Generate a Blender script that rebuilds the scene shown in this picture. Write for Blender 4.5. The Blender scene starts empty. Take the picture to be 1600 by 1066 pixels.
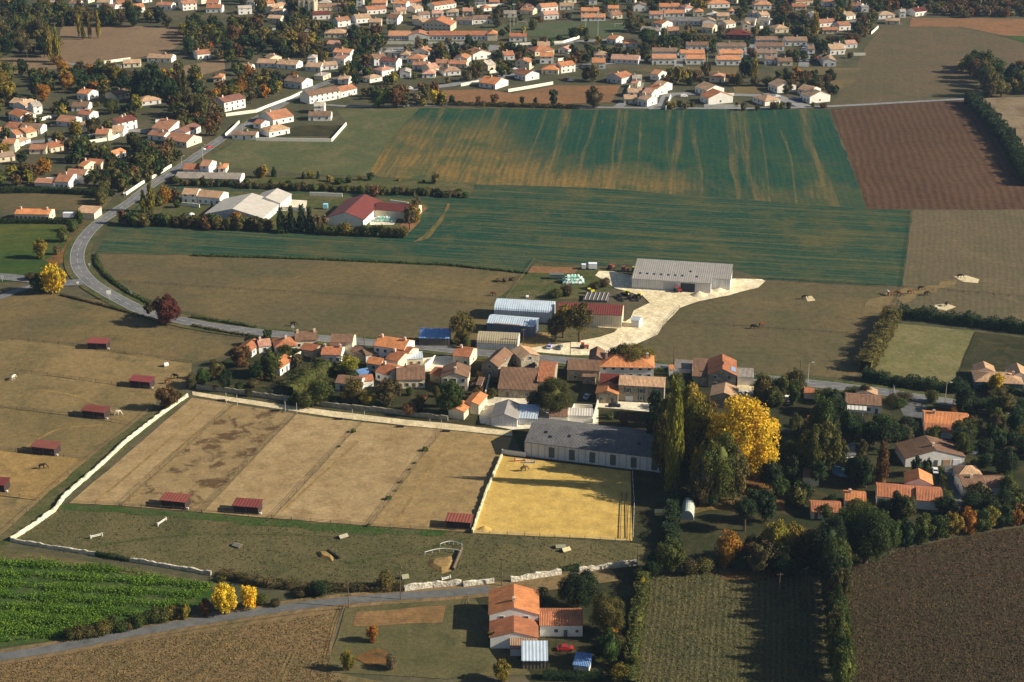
import bpy, math, random
import numpy as np
from mathutils import Vector
random.seed(7); rng = np.random.default_rng(7)
S = bpy.context.scene
C = S.collection
# ---------------------------------------------------------------- camera
FPX, PITCH, CAMH = 2500.0, math.radians(21.86), 229.0
cam = bpy.data.cameras.new("camera"); cam_o = bpy.data.objects.new("camera", cam); C.objects.link(cam_o)
cam.sensor_width = 36.0; cam.lens = FPX / 1600.0 * 36.0
cam.clip_start = 1.0; cam.clip_end = 20000.0
cam_o.location = (0, 0, CAMH); cam_o.rotation_euler = (math.pi / 2 - PITCH, 0, 0)
S.camera = cam_o
# ---------------------------------------------------------------- light
SUN_EL = math.radians(29.0); SUN_FROM = math.radians(-8.0)   # direction towards the sun, measured from +X
sx, sy, sz = math.cos(SUN_EL) * math.cos(SUN_FROM), math.cos(SUN_EL) * math.sin(SUN_FROM), math.sin(SUN_EL)
W = bpy.data.worlds.new("World"); S.world = W; W.use_nodes = True
wn = W.node_tree.nodes; wl = W.node_tree.links
sky = wn.new("ShaderNodeTexSky"); sky.sky_type = 'NISHITA'; sky.sun_disc = False
sky.sun_elevation = SUN_EL; sky.sun_rotation = math.atan2(sx, sy)
wl.new(sky.outputs[0], wn["Background"].inputs[0]); wn["Background"].inputs[1].default_value = 0.05
sl = bpy.data.lights.new("sun", 'SUN'); sl.energy = 5.0; sl.angle = math.radians(0.5); sl.color = (1.0, 0.88, 0.68)
so = bpy.data.objects.new("sun", sl); C.objects.link(so); so.location = (300, -60, 400)
so.rotation_euler = Vector((sx, sy, sz)).to_track_quat('Z', 'Y').to_euler()
S.view_settings.view_transform = 'Standard'; S.view_settings.look = 'None'
S.view_settings.exposure = 0.72; S.view_settings.gamma = 1.0
S.cycles.volume_bounces = 0; S.cycles.max_bounces = 5; S.cycles.transparent_max_bounces = 4

# ---------------------------------------------------------------- helpers
def P(x, y, z=0.0):
    """pixel of the 1600x1066 photograph -> point on the ground"""
    u = (x - 800.0) / FPX; v = (y - 533.0) / FPX
    dy = math.cos(PITCH) - v * math.sin(PITCH); dz = -math.sin(PITCH) - v * math.cos(PITCH)
    t = (z - CAMH) / dz
    return Vector((u * t, dy * t, z))
def sc(y):
    return math.cos(PITCH) / CAMH * (y + 470.0)          # pixels per metre across
def vs(y):
    return sc(y) * math.cos(PITCH + math.atan((y - 533) / FPX))   # pixels per metre of height
THINGS = []
def tag(o, label=None, cat=None, group=None, kind=None):
    if label: o["label"] = label
    if cat: o["category"] = cat
    if group: o["group"] = group
    if kind: o["kind"] = kind
def empty(name, loc, rz=0.0, **k):
    o = bpy.data.objects.new(name, None); o.empty_display_size = 1; C.objects.link(o)
    o.location = loc; o.rotation_euler = (0, 0, rz); tag(o, **k); return o
def mesh(name, verts, faces, uv=False, smooth=False):
    me = bpy.data.meshes.new(name); me.from_pydata([tuple(v) for v in verts], [], faces)
    if uv:
        l = me.uv_layers.new(name="UVMap"); me.update()
        for p in me.polygons:
            n = p.normal; u = Vector((0, 0, 1)).cross(n)
            if u.length < 1e-4: u = Vector((1, 0, 0))
            u.normalize(); w = n.cross(u)
            for li in p.loop_indices:
                co = me.vertices[me.loops[li].vertex_index].co
                l.data[li].uv = (co.dot(u), co.dot(w))
    if smooth: me.polygons.foreach_set("use_smooth", [True] * len(me.polygons))
    me.update(); return me
def obj(name, me, mats, parent=None, loc=(0, 0, 0), rz=0.0, color=None, scale=None):
    o = bpy.data.objects.new(name, me); C.objects.link(o)
    if mats is not None and not me.materials:
        for m in (mats if isinstance(mats, (list, tuple)) else [mats]): me.materials.append(m)
    o.location = loc; o.rotation_euler = (0, 0, rz)
    if parent: o.parent = parent
    if color: o.color = (*color, 1.0)
    if scale: o.scale = scale
    return o
class MB:
    def __init__(s): s.v = []; s.f = []; s.m = []
    def add(s, vs_, fs, mi=0):
        b = len(s.v); s.v += [tuple(v) for v in vs_]; s.f += [tuple(b + i for i in f) for f in fs]; s.m += [mi] * len(fs)
    def box(s, x0, x1, y0, y1, z0, z1, mi=0):
        s.add([(x0, y0, z0), (x1, y0, z0), (x1, y1, z0), (x0, y1, z0), (x0, y0, z1), (x1, y0, z1), (x1, y1, z1), (x0, y1, z1)],
              [(0, 3, 2, 1), (4, 5, 6, 7), (0, 1, 5, 4), (1, 2, 6, 5), (2, 3, 7, 6), (3, 0, 4, 7)], mi)
    def bar(s, a, b, r, r2=None, n=6, mi=0):
        a = Vector(a); b = Vector(b); d = b - a
        if d.length < 1e-6: return
        d.normalize(); up = Vector((0, 0, 1)) if abs(d.z) < .9 else Vector((1, 0, 0))
        u = d.cross(up).normalized(); w = d.cross(u); r2 = r if r2 is None else r2; vv = []
        for k, (c, rr) in enumerate(((a, r), (b, r2))):
            for i in range(n):
                t = 2 * math.pi * i / n; vv.append(c + (u * math.cos(t) + w * math.sin(t)) * rr)
        s.add(vv, [(i, i + n, (i + 1) % n + n, (i + 1) % n) for i in range(n)] + [tuple(range(n)), tuple(range(2 * n - 1, n - 1, -1))], mi)
    def slab(s, poly, t=.18, mi=0):
        n = len(poly); lo = [(p[0], p[1], p[2] - t) for p in poly]
        s.add(list(poly) + lo, [tuple(range(n)), tuple(range(2 * n - 1, n - 1, -1))] + [(i, i + n, (i + 1) % n + n, (i + 1) % n) for i in range(n)], mi)
    def mesh(s, name, uv=False, smooth=False):
        me = mesh(name, s.v, s.f, uv, smooth)
        if any(s.m): me.polygons.foreach_set("material_index", s.m)
        return me
def subdiv(pts, step=6.0, wob=0.0, closed=True, seed=0):
    r = random.Random(seed); out = []; n = len(pts)
    for i in range(n if closed else n - 1):
        a = Vector(pts[i]); b = Vector(pts[(i + 1) % n]); k = max(1, int((b - a).length / step))
        d = (b - a).normalized() if (b - a).length > 0 else Vector((1, 0, 0)); nrm = Vector((-d.y, d.x, 0))
        for j in range(k):
            out.append(a.lerp(b, j / k) + (nrm * r.uniform(-wob, wob) if j else Vector((0, 0, 0))))
    if not closed: out.append(Vector(pts[-1]))
    return out

# ---------------------------------------------------------------- materials
class NT:
    def __init__(s, name, rough=.9, spec=.2):
        s.mat = bpy.data.materials.new(name); s.mat.use_nodes = True; s.t = s.mat.node_tree
        s.b = s.t.nodes["Principled BSDF"]; s.b.inputs["Roughness"].default_value = rough
        s.b.inputs["Specular IOR Level"].default_value = spec
    def n(s, k, **kw):
        o = s.t.nodes.new(k)
        for a, v in kw.items(): setattr(o, a, v)
        return o
    def l(s, a, b): s.t.links.new(a, b)
    def mix(s, f, a, b, bt='MIX'):
        m = s.n("ShaderNodeMix", data_type='RGBA', blend_type=bt)
        for i, v in ((0, f), (6, a), (7, b)):
            if hasattr(v, 'is_linked') or hasattr(v, 'links'): s.l(v, m.inputs[i])
            else: m.inputs[i].default_value = v if i == 0 else (*v[:3], 1)
        return m.outputs[2]
    def math(s, op, a, b=0.0, c=0.0):
        m = s.n("ShaderNodeMath", operation=op)
        for i, v in enumerate((a, b, c)):
            if hasattr(v, 'links'): s.l(v, m.inputs[i])
            else: m.inputs[i].default_value = v
        return m.outputs[0]
    def ramp(s, f, lo, hi):
        m = s.n("ShaderNodeMapRange"); m.inputs[1].default_value = lo; m.inputs[2].default_value = hi
        s.l(f, m.inputs[0]); return m.outputs[0]
    def noise(s, vec, scale, detail=3, rough=.55, dist=0.0):
        m = s.n("ShaderNodeTexNoise"); m.inputs["Scale"].default_value = scale; m.inputs["Detail"].default_value = detail
        m.inputs["Roughness"].default_value = rough; m.inputs["Distortion"].default_value = dist
        if vec is not None: s.l(vec, m.inputs["Vector"])
        return m.outputs[0]
    def pos(s, ang=0.0, sx_=1.0, sy_=1.0, off=(0, 0, 0)):
        g = s.n("ShaderNodeNewGeometry"); m = s.n("ShaderNodeMapping", vector_type='POINT')
        m.inputs["Rotation"].default_value = (0, 0, -ang)
        s.l(g.outputs["Position"], m.inputs["Vector"])
        m2 = s.n("ShaderNodeMapping", vector_type='POINT'); m2.inputs["Scale"].default_value = (sx_, sy_, 1)
        m2.inputs["Location"].default_value = off
        s.l(m.outputs[0], m2.inputs["Vector"]); return m2.outputs[0]
    def col(s, c): s.l(c, s.b.inputs["Base Color"])
    def bump(s, h, dist=.1, strength=1.0):
        m = s.n("ShaderNodeBump"); m.inputs["Distance"].default_value = dist; m.inputs["Strength"].default_value = strength
        s.l(h, m.inputs["Height"]); s.l(m.outputs[0], s.b.inputs["Normal"])

def field_mat(name, c1, c2, c3=None, big=.02, ang=0.0, rows=0.0, rowc=None, rowamt=.5, tram=0.0, tramc=None, tramamt=.8, tw=.12,
              streak=0.0, fine=1.2, dots=None, bumpd=.12, clump=0.35, thr=(.42, .62), t3=(.48, .72), grad=None, tram2=0.0):
    """c1/c2 blended by large patches, c3 by middling ones; rows = fine drill rows, tram = wide bands; ang = row direction (world)"""
    def sat(c, k=1.08):
        if c is None: return None
        l = .3 * c[0] + .6 * c[1] + .1 * c[2]; return tuple(max(.004, l + (v - l) * k) * .92 for v in c)
    c1, c2, c3, rowc, tramc = map(sat, (c1, c2, c3, rowc, tramc))
    t = NT(name, .95, .05)
    p = t.pos()
    off = (random.uniform(-99, 99), random.uniform(-99, 99), 0)
    pb = t.pos(ang, 1, 1, off)
    fac = t.noise(pb, big, 5, .6, .6)
    if grad:      # bare soil where the field lies low and dry
        sp0 = t.n("ShaderNodeSeparateXYZ"); t.l(p, sp0.inputs[0]); gy = t.n("ShaderNodeMapRange"); t.l(sp0.outputs[1], gy.inputs[0])
        gy.inputs[1].default_value, gy.inputs[2].default_value, gy.inputs[3].default_value, gy.inputs[4].default_value = grad[0], grad[1], .32, -.14
        fac = t.math('ADD', fac, gy.outputs[0])
        gx = t.n("ShaderNodeMapRange"); t.l(sp0.outputs[0], gx.inputs[0]); gx.inputs[1].default_value, gx.inputs[2].default_value, gx.inputs[3].default_value, gx.inputs[4].default_value = grad[2], grad[3], 0.0, -.34
        fac = t.math('ADD', fac, gx.outputs[0])
    c = t.mix(t.ramp(fac, *thr), c1, c2)
    if c3: c = t.mix(t.ramp(t.noise(t.pos(ang, 1, 1, (off[1], off[0], 3)), big * 4, 5, .65, .5), *t3), c, c3)
    if streak:
        s1 = t.noise(t.pos(ang, .009, .24, off), 1.0, 5, .75, .15)
        c = t.mix(t.math('MULTIPLY', t.ramp(s1, .48, .64), streak), c, rowc or c2)
    if tram:
        pr = t.pos(ang)
        sp = t.n("ShaderNodeSeparateXYZ"); t.l(pr, sp.inputs[0])
        wob = t.noise(t.pos(ang, .0025, .03, off), 1.0, 3)
        yy = t.math('ADD', sp.outputs[1], t.math('MULTIPLY', wob, tram * 1.6))
        fr = t.math('PINGPONG', yy, tram / 2)
        line = t.math('MULTIPLY', t.ramp(t.math('DIVIDE', fr, tram / 2), tw, tw * .5), t.ramp(t.noise(t.pos(ang, .02, .5, off), 1.0, 4, .8), .32, .55))
        brk = t.ramp(t.noise(t.pos(ang, .012, .09, off), 1.0, 4, .7), .38, .58)
        c = t.mix(t.math('MULTIPLY', t.math('MULTIPLY', line, brk), tramamt), c, tramc or c2)
    if tram2:
        sp2 = t.n("ShaderNodeSeparateXYZ"); t.l(t.pos(ang), sp2.inputs[0])
        y2 = t.math('ADD', sp2.outputs[1], t.math('MULTIPLY', t.noise(t.pos(ang, .002, .02, (off[1], off[0], 1)), 1.0, 3), tram2 * 1.5))
        l2 = t.ramp(t.math('DIVIDE', t.math('PINGPONG', y2, tram2 / 2), tram2 / 2), .16, .06)
        b2 = t.ramp(t.noise(t.pos(ang, .012, .3, off), 1.0, 4, .8), .40, .58)
        c = t.mix(t.math('MULTIPLY', t.math('MULTIPLY', l2, b2), tramamt), c, tramc or c2)
    if rows:
        pr = t.pos(ang)
        sp = t.n("ShaderNodeSeparateXYZ"); t.l(pr, sp.inputs[0])
        yy = t.math('ADD', sp.outputs[1], t.math('MULTIPLY', t.noise(p, .025, 2), rows * 1.6))
        fr = t.math('DIVIDE', t.math('PINGPONG', yy, rows / 2), rows / 2)
        brk = t.ramp(t.noise(t.pos(ang, .05, .3, off), 1.0, 3, .7), .3, .6)
        c = t.mix(t.math('MULTIPLY', t.math('MULTIPLY', t.ramp(fr, .35, .75), brk), rowamt), c, rowc or c2)
    mid = t.noise(p, clump, 4, .7)
    c = t.mix(.45, c, t.mix(t.ramp(mid, .3, .7), (.5, .5, .5), (1.5, 1.5, 1.5)), 'MULTIPLY')
    fn = t.noise(p, fine, 3, .8)
    c = t.mix(.5, c, t.mix(t.ramp(fn, .28, .72), (.55, .55, .55), (1.45, 1.45, 1.45)), 'MULTIPLY')
    if dots:
        d = t.noise(p, 1.1, 2, .5); c = t.mix(t.ramp(d, .66, .72), c, dots)
    t.col(c)
    h = t.math('ADD', fn, mid)
    if rows: h = t.math('ADD', h, fr)
    t.bump(h, bumpd * .6, .6)
    return t.mat
def objcol(t):
    return t.n("ShaderNodeObjectInfo").outputs["Color"]
def simple(name, c, rough=.8, spec=.3, var=.25, scale=1.0, metal=0):
    t = NT(name, rough, spec)
    oc = t.n("ShaderNodeTexCoord").outputs["Object"]
    f = t.noise(oc, scale, 4, .6)
    a = tuple(x * (1 - var) for x in c); b = tuple(min(1, x * (1 + var)) for x in c)
    t.col(t.mix(t.ramp(f, .3, .7), a, b)); t.b.inputs["Metallic"].default_value = metal
    return t.mat
M = {}
HAZE = 0.00005
def roof_mat():
    t = NT("tiled roof", .85, .15); uv = t.n("ShaderNodeTexCoord").outputs["UV"]
    oc = objcol(t); p = t.pos()
    mp = t.n("ShaderNodeMapping"); mp.inputs["Scale"].default_value = (1.4, .25, 1); t.l(uv, mp.inputs[0])
    c = t.mix(.7, oc, t.mix(t.ramp(t.noise(mp.outputs[0], 1.6, 4, .8), .3, .7), (.55, .5, .48), (1.5, 1.45, 1.4)), 'MULTIPLY')
    c = t.mix(.55, c, t.mix(t.ramp(t.noise(p, .25, 4, .7), .3, .7), (.5, .52, .55), (1.35, 1.3, 1.25)), 'MULTIPLY')
    c = t.mix(t.math('MULTIPLY', t.ramp(t.noise(p, .8, 4, .8), .55, .75), .5), c, (.09, .085, .06))
    sp = t.n("ShaderNodeSeparateXYZ"); t.l(uv, sp.inputs[0])
    w = t.math('SINE', t.math('MULTIPLY', sp.outputs[0], 2 * math.pi / .45))
    w2 = t.math('FRACT', t.math('MULTIPLY', sp.outputs[1], 1 / .42))
    c = t.mix(.25, c, t.mix(t.ramp(w, -1, 1), (.6, .6, .6), (1.3, 1.3, 1.3)), 'MULTIPLY')
    t.col(c); t.bump(t.math('ADD', w, t.math('MULTIPLY', w2, .6)), .05, .8); return t.mat
def metal_mat():
    t = NT("corrugated sheet", .55, .4); uv = t.n("ShaderNodeTexCoord").outputs["UV"]; oc = objcol(t); p = t.pos()
    sp = t.n("ShaderNodeSeparateXYZ"); t.l(uv, sp.inputs[0])
    w = t.math('SINE', t.math('MULTIPLY', sp.outputs[0], 2 * math.pi / .9))
    pan = t.math('FRACT', t.math('MULTIPLY', sp.outputs[0], 1 / 2.4))
    c = t.mix(.16, oc, t.mix(t.ramp(w, -1, 1), (.6, .6, .6), (1.25, 1.25, 1.25)), 'MULTIPLY')
    c = t.mix(.5, c, t.mix(t.ramp(t.noise(p, .3, 4, .7), .3, .7), (.7, .7, .7), (1.25, 1.25, 1.25)), 'MULTIPLY')
    c = t.mix(t.math('MULTIPLY', t.ramp(pan, .93, .97), .35), c, (.1, .1, .1))
    t.col(c); t.bump(w, .04, .8); return t.mat
def wall_mat():
    t = NT("rendered wall", .9, .1); oc = objcol(t); p = t.pos()
    c = t.mix(.4, oc, t.mix(t.ramp(t.noise(p, .5, 5, .7), .3, .7), (.7, .68, .65), (1.2, 1.2, 1.2)), 'MULTIPLY')
    c = t.mix(.35, c, t.mix(t.ramp(t.noise(p, 3, 3, .7), .3, .7), (.7, .7, .7), (1.2, 1.2, 1.2)), 'MULTIPLY')
    t.col(c); t.bump(t.noise(p, 2, 4, .8), .06, .5); return t.mat
def stone_mat():
    t = NT("rubble stone", .95, .05); oc = objcol(t); p = t.pos()
    v = t.n("ShaderNodeTexVoronoi"); v.inputs["Scale"].default_value = 1.6; t.l(p, v.inputs["Vector"])
    c = t.mix(.6, oc, t.mix(t.ramp(t.noise(v.outputs["Position"] if "Position" in v.outputs else p, 7, 1), .3, .7), (.45, .45, .42), (1.4, 1.38, 1.3)), 'MULTIPLY')
    c = t.mix(.5, c, t.mix(t.ramp(t.noise(p, .5, 4, .7), .3, .7), (.55, .55, .55), (1.3, 1.3, 1.3)), 'MULTIPLY')
    t.col(c); t.bump(v.outputs["Distance"], .15, .9); return t.mat
def leaf_mat(merged=False):
    t = NT("foliage", .7, .15)
    if merged:
        at = t.n("ShaderNodeAttribute"); at.attribute_name = "tint"; oc = at.outputs["Color"]
    else: oc = objcol(t)
    g = t.n("ShaderNodeNewGeometry"); tc = t.n("ShaderNodeTexCoord")
    oi = t.n("ShaderNodeObjectInfo")
    c = t.mix(.85, oc, t.mix(g.outputs["Random Per Island"], (.4, .45, .4), (1.55, 1.5, 1.3)), 'MULTIPLY')
    nz = t.n("ShaderNodeTexNoise", noise_dimensions='4D'); nz.inputs["Scale"].default_value = .35; nz.inputs["Detail"].default_value = 2
    t.l(g.outputs["Position"], nz.inputs["Vector"]); t.l(t.math('MULTIPLY', oi.outputs["Random"], 50), nz.inputs["W"])
    c = t.mix(.6, c, t.mix(t.ramp(nz.outputs[0], .35, .65), (.5, .62, .55), (1.5, 1.3, 1.1)), 'MULTIPLY')
    t.col(c)
    tr = t.n("ShaderNodeBsdfTranslucent"); t.l(c, tr.inputs[0])
    mx = t.n("ShaderNodeMixShader"); mx.inputs[0].default_value = .30
    t.l(t.b.outputs[0], mx.inputs[1]); t.l(tr.outputs[0], mx.inputs[2])
    t.l(mx.outputs[0], t.t.nodes["Material Output"].inputs[0]); return t.mat
M['roof'] = roof_mat(); M['metal'] = metal_mat(); M['wall'] = wall_mat(); M['stone'] = stone_mat(); M['leaf'] = leaf_mat(); M['leafv'] = leaf_mat(True)
M['bark'] = simple("bark", (.10, .075, .05), .95, .05, .3, 2)
M['glass'] = simple("window glass", (.03, .04, .055), .15, .5, .2)
M['frame'] = simple("white frame", (.62, .62, .6), .6, .3, .1)
M['shutter'] = simple("green shutter", (.02, .13, .09), .6, .3, .1)
M['bshutter'] = simple("blue shutter", (.10, .22, .42), .6, .3, .1)
M['wood'] = simple("weathered timber", (.13, .10, .07), .9, .1, .35, 3)
M['pale'] = simple("pale post", (.5, .48, .42), .8, .2, .2, 3)
M['dark'] = simple("dark rubber", (.02, .02, .022), .8, .2, .3)
M['chim'] = simple("chimney render", (.62, .5, .4), .9, .1, .25)
def any_col(name, rough=.5, spec=.4):
    t = NT(name, rough, spec); t.col(t.mix(.35, objcol(t), t.mix(t.ramp(t.noise(t.pos(), 1.5, 3), .3, .7), (.7, .7, .7), (1.2, 1.2, 1.2)), 'MULTIPLY')); return t.mat
M['paint'] = any_col("painted surface"); M['cloth'] = any_col("matt surface", .95, .05)
RC = {'O': (.56, .235, .10), 'T': (.40, .165, .085), 'B': (.22, .135, .09), 'P': (.48, .32, .20), 'R': (.15, .036, .028), 'K': (.15, .155, .165),
      'G': (.27, .255, .235), 'W': (.44, .53, .63), 'A': (.34, .29, .19), 'L': (.50, .47, .42), 'U': (.13, .25, .5), 'X': (.36, .24, .17), 'N': (.55, .30, .22)}
WC = {'W': (.80, .79, .74), 'C': (.72, .64, .47), 'S': (.36, .32, .25), 'G': (.60, .61, .62), 'D': (.12, .15, .22), 'K': (.09, .075, .065)}
RN = {'O': 'orange', 'T': 'terracotta', 'B': 'brown', 'P': 'sandy tan', 'R': 'dark red', 'K': 'dark slate', 'G': 'grey', 'W': 'pale blue', 'A': 'tan sheet', 'L': 'pale sheet', 'U': 'blue', 'X': 'rusty', 'N': 'pink'}
WN = {'W': 'white', 'C': 'cream', 'S': 'stone', 'G': 'grey', 'D': 'dark', 'K': 'dark timber'}
# ---------------------------------------------------------------- the ground
GI = [0]
def gpoly(name, px, mat, layer=1, wob=.5, step=7.0, world=False):
    pts = [P(*p) for p in px] if not world else px
    pts = subdiv(pts, step, wob, True, len(px) * 7 + int(px[0][0]))
    GI[0] += 1; z = .06 * layer + .0012 * (GI[0] % 45)
    a = sum(pts[i].x * pts[(i + 1) % len(pts)].y - pts[(i + 1) % len(pts)].x * pts[i].y for i in range(len(pts)))
    if a < 0: pts = pts[::-1]
    me = mesh(name, [(p.x, p.y, z) for p in pts], [tuple(range(len(pts)))])
    o = obj(name, me, mat); tag(o, kind='structure'); return o
def smooth_line(px, n=6):
    q = [P(*p) for p in px]; out = []
    for i in range(len(q) - 1):
        p0 = q[max(0, i - 1)]; p1 = q[i]; p2 = q[i + 1]; p3 = q[min(len(q) - 1, i + 2)]
        for k in range(n):
            t = k / n
            out.append(.5 * ((2 * p1) + (p2 - p0) * t + (2 * p0 - 5 * p1 + 4 * p2 - p3) * t * t + (3 * p1 - p0 - 3 * p2 + p3) * t ** 3))
    out.append(q[-1]); return out
def ribbon(name, pts, w, mat, layer=4, dash=None, off=0.0):
    v = []; f = []; GI[0] += 1; z = .06 * layer + .0012 * (GI[0] % 45); acc = 0.0
    nn = []
    for i, p in enumerate(pts):
        d = (pts[min(i + 1, len(pts) - 1)] - pts[max(i - 1, 0)]); d.z = 0; d.normalize(); nn.append(Vector((-d.y, d.x, 0)))
    for i, p in enumerate(pts):
        for s in (off - w / 2, off + w / 2):
            q = p + nn[i] * s; v.append((q.x, q.y, z))
    for i in range(len(pts) - 1):
        acc += (pts[i + 1] - pts[i]).length
        if dash and (acc % (dash * 2)) > dash: continue
        f.append((2 * i + 1, 2 * i, 2 * i + 2, 2 * i + 3))
    if not f: return None
    o = obj(name, mesh(name, v, f), mat); tag(o, kind='structure'); return o
def wang(a, b):
    """world direction of the line between two photo points"""
    d = P(*b) - P(*a); return math.atan2(d.y, d.x)
base = field_mat("mixed rough ground", (.075, .075, .045), (.11, .095, .062), (.05, .06, .03), .015, bumpd=.15)
o = obj("ground", mesh("ground", [(-4500, -1500, 0), (4500, -1500, 0), (4500, 7500, 0), (-4500, 7500, 0)], [(0, 1, 2, 3)]), base); tag(o, kind='structure')
A_T = wang((944, 180), (928, 265))      # drill direction of the striped crop
A_H = wang((300, 380), (1400, 445))     # headland direction
grn = (.014, .055, .040); grn2 = (.03, .074, .040); soil = (.17, .115, .05)
YB, YT, XL, XR = P(800, 292).y, P(800, 172).y, P(930, 230).x - 60, P(960, 230).x + 30
CM = dict(rows=3.2, rowc=(.035, .068, .04), rowamt=.35, tram=16, tramc=(.20, .14, .06), tramamt=.5, tw=.13, streak=.8, thr=(.42, .66), grad=(YB, YT, XL, XR), tram2=37)
m_crop_up = m_crop_l = field_mat("striped winter crop", grn, (.20, .135, .052), (.045, .078, .036), .009, A_T, **CM)
m_crop_lo = field_mat("banded winter crop", grn, (.024, .058, .036), (.085, .085, .042), .011, A_H, rows=3.5, rowc=(.095, .095, .045), rowamt=.3, tram=0, streak=1.0, thr=(.4, .7))
m_crop_lo.node_tree  # banded by its streaks only
m_meadow = field_mat("dry meadow", (.112, .094, .054), (.165, .125, .062), (.085, .084, .044), .012, A_H, bumpd=.2)
m_grass = field_mat("pale meadow grass", (.082, .098, .048), (.10, .105, .05), (.15, .13, .075), .012)
m_pad = field_mat("grazed paddock", (.18, .14, .072), (.23, .17, .085), (.12, .10, .052), .02, .3, clump=.5, bumpd=.2)
m_pad2 = field_mat("worn paddock", (.30, .205, .09), (.25, .175, .08), (.18, .13, .065), .03, clump=.3)
m_sand = field_mat("sandy paddock", (.35, .26, .145), (.30, .22, .12), (.24, .17, .09), .03, .6, clump=.2, fine=.9, bumpd=.08)
m_sandd = field_mat("trampled sandy paddock", (.25, .185, .10), (.29, .215, .115), (.105, .07, .04), .035, .6, t3=(.50, .60), clump=.25, bumpd=.15)
m_dark = field_mat("rough dark pasture", (.098, .092, .046), (.13, .112, .058), (.065, .07, .034), .03, 0, clump=.8, fine=2, bumpd=.25)
m_strip = field_mat("rough grass verge", (.075, .085, .035), (.12, .105, .055), (.04, .062, .022), .06, 0, clump=.6)
m_arena = field_mat("yellow riding sand", (.52, .365, .125), (.47, .33, .115), (.55, .40, .15), .05, 0, clump=.2, fine=1.5, bumpd=.05)
m_plough = field_mat("ploughed earth", (.080, .047, .030), (.096, .057, .036), (.066, .040, .026), .012, wang((1420, 175), (1480, 320)), rows=4.0, rowc=(.135, .086, .055), rowamt=.4, bumpd=.3, clump=.3)
m_tan = field_mat("stubble", (.125, .10, .064), (.10, .09, .052), (.155, .12, .076), .015, wang((1420, 330), (1410, 440)), rows=2.5, rowc=(.12, .115, .065), rowamt=.4, clump=.4)
m_stub = field_mat("pale stubble", (.24, .19, .13), (.19, .155, .10), (.12, .07, .045), .015, 1.2, clump=.4)
m_fall = field_mat("fallow field", (.125, .094, .06), (.10, .086, .05), (.082, .08, .045), .008, 1.35, tram=9, tramc=(.17, .135, .085), tramamt=.25, clump=.3)
m_brown = field_mat("harrowed soil", (.20, .14, .09), (.23, .165, .105), (.16, .115, .075), .008, .2, streak=.25, rowc=(.15, .11, .07))
m_brown2 = field_mat("bare red soil", (.24, .13, .07), (.20, .115, .062), (.16, .10, .058), .02)
m_rbrown = field_mat("dark stubble", (.056, .038, .026), (.070, .047, .031), (.047, .040, .023), .02, wang((1340, 890), (1345, 1060)), rows=3.0, rowc=(.045, .046, .024), rowamt=.35, clump=.7, fine=2, bumpd=.2)
m_olive = field_mat("drilled olive stubble", (.066, .064, .032), (.082, .072, .038), (.045, .056, .026), .02, wang((1150, 900), (1146, 1060)), rows=1.6, rowc=(.16, .14, .08), rowamt=.5, clump=.7, fine=2, dots=(.17, .145, .085), bumpd=.2)
m_bl = field_mat("mown brown field", (.17, .125, .07), (.20, .14, .075), (.11, .10, .05), .02, wang((360, 1066), (440, 990)), rows=4, rowc=(.22, .16, .09), rowamt=.4, clump=.7, fine=2, bumpd=.25)
m_green = field_mat("green lawn", (.035, .072, .018), (.055, .085, .028), (.09, .09, .045), .04, 0, clump=.5)
m_lawn = field_mat("dark garden grass", (.030, .036, .017), (.047, .047, .025), (.085, .066, .036), .03, 0, clump=.5)
m_pitch = field_mat("sports turf", (.07, .095, .05), (.09, .105, .06), (.12, .11, .07), .008, 0)
m_veg = field_mat("vegetable plot", (.21, .13, .06), (.24, .15, .075), (.15, .10, .055), .06, 0, rows=1.2, rowc=(.17, .11, .06), rowamt=.4)
m_chalk = field_mat("chalk track", (.70, .61, .42), (.80, .71, .53), (.54, .46, .30), .05, .3, clump=.25, fine=1.0, bumpd=.05)
m_yard = field_mat("pale yard", (.74, .68, .54), (.82, .76, .62), (.5, .45, .36), .06, 0, clump=.2, bumpd=.03)
m_path = field_mat("sandy path", (.60, .51, .34), (.66, .56, .38), (.5, .42, .27), .05, 0, clump=.3, bumpd=.05)
m_asph = field_mat("worn asphalt", (.16, .165, .175), (.19, .19, .195), (.13, .135, .145), .05, 0, clump=.3, fine=3, bumpd=.02)
m_lane = field_mat("lane asphalt", (.125, .13, .135), (.15, .15, .15), (.10, .105, .11), .05, 0, clump=.3, fine=3, bumpd=.02)
m_leafl = field_mat("fallen leaves", (.15, .08, .034), (.20, .11, .045), (.06, .05, .028), .06, 0, clump=.6, fine=2)
m_clear = field_mat("bare paddock line", (.11, .095, .05), (.14, .115, .06), (.06, .07, .03), .08, 0, clump=.6)
m_shadew = field_mat("town gravel", (.28, .26, .22), (.34, .31, .26), (.2, .19, .16), .03, 0)
m_townr = field_mat("town road", (.22, .225, .235), (.26, .26, .265), (.18, .18, .19), .03, 0)
m_line = simple("road paint", (.48, .48, .46), .7, .2, .15)

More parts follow.
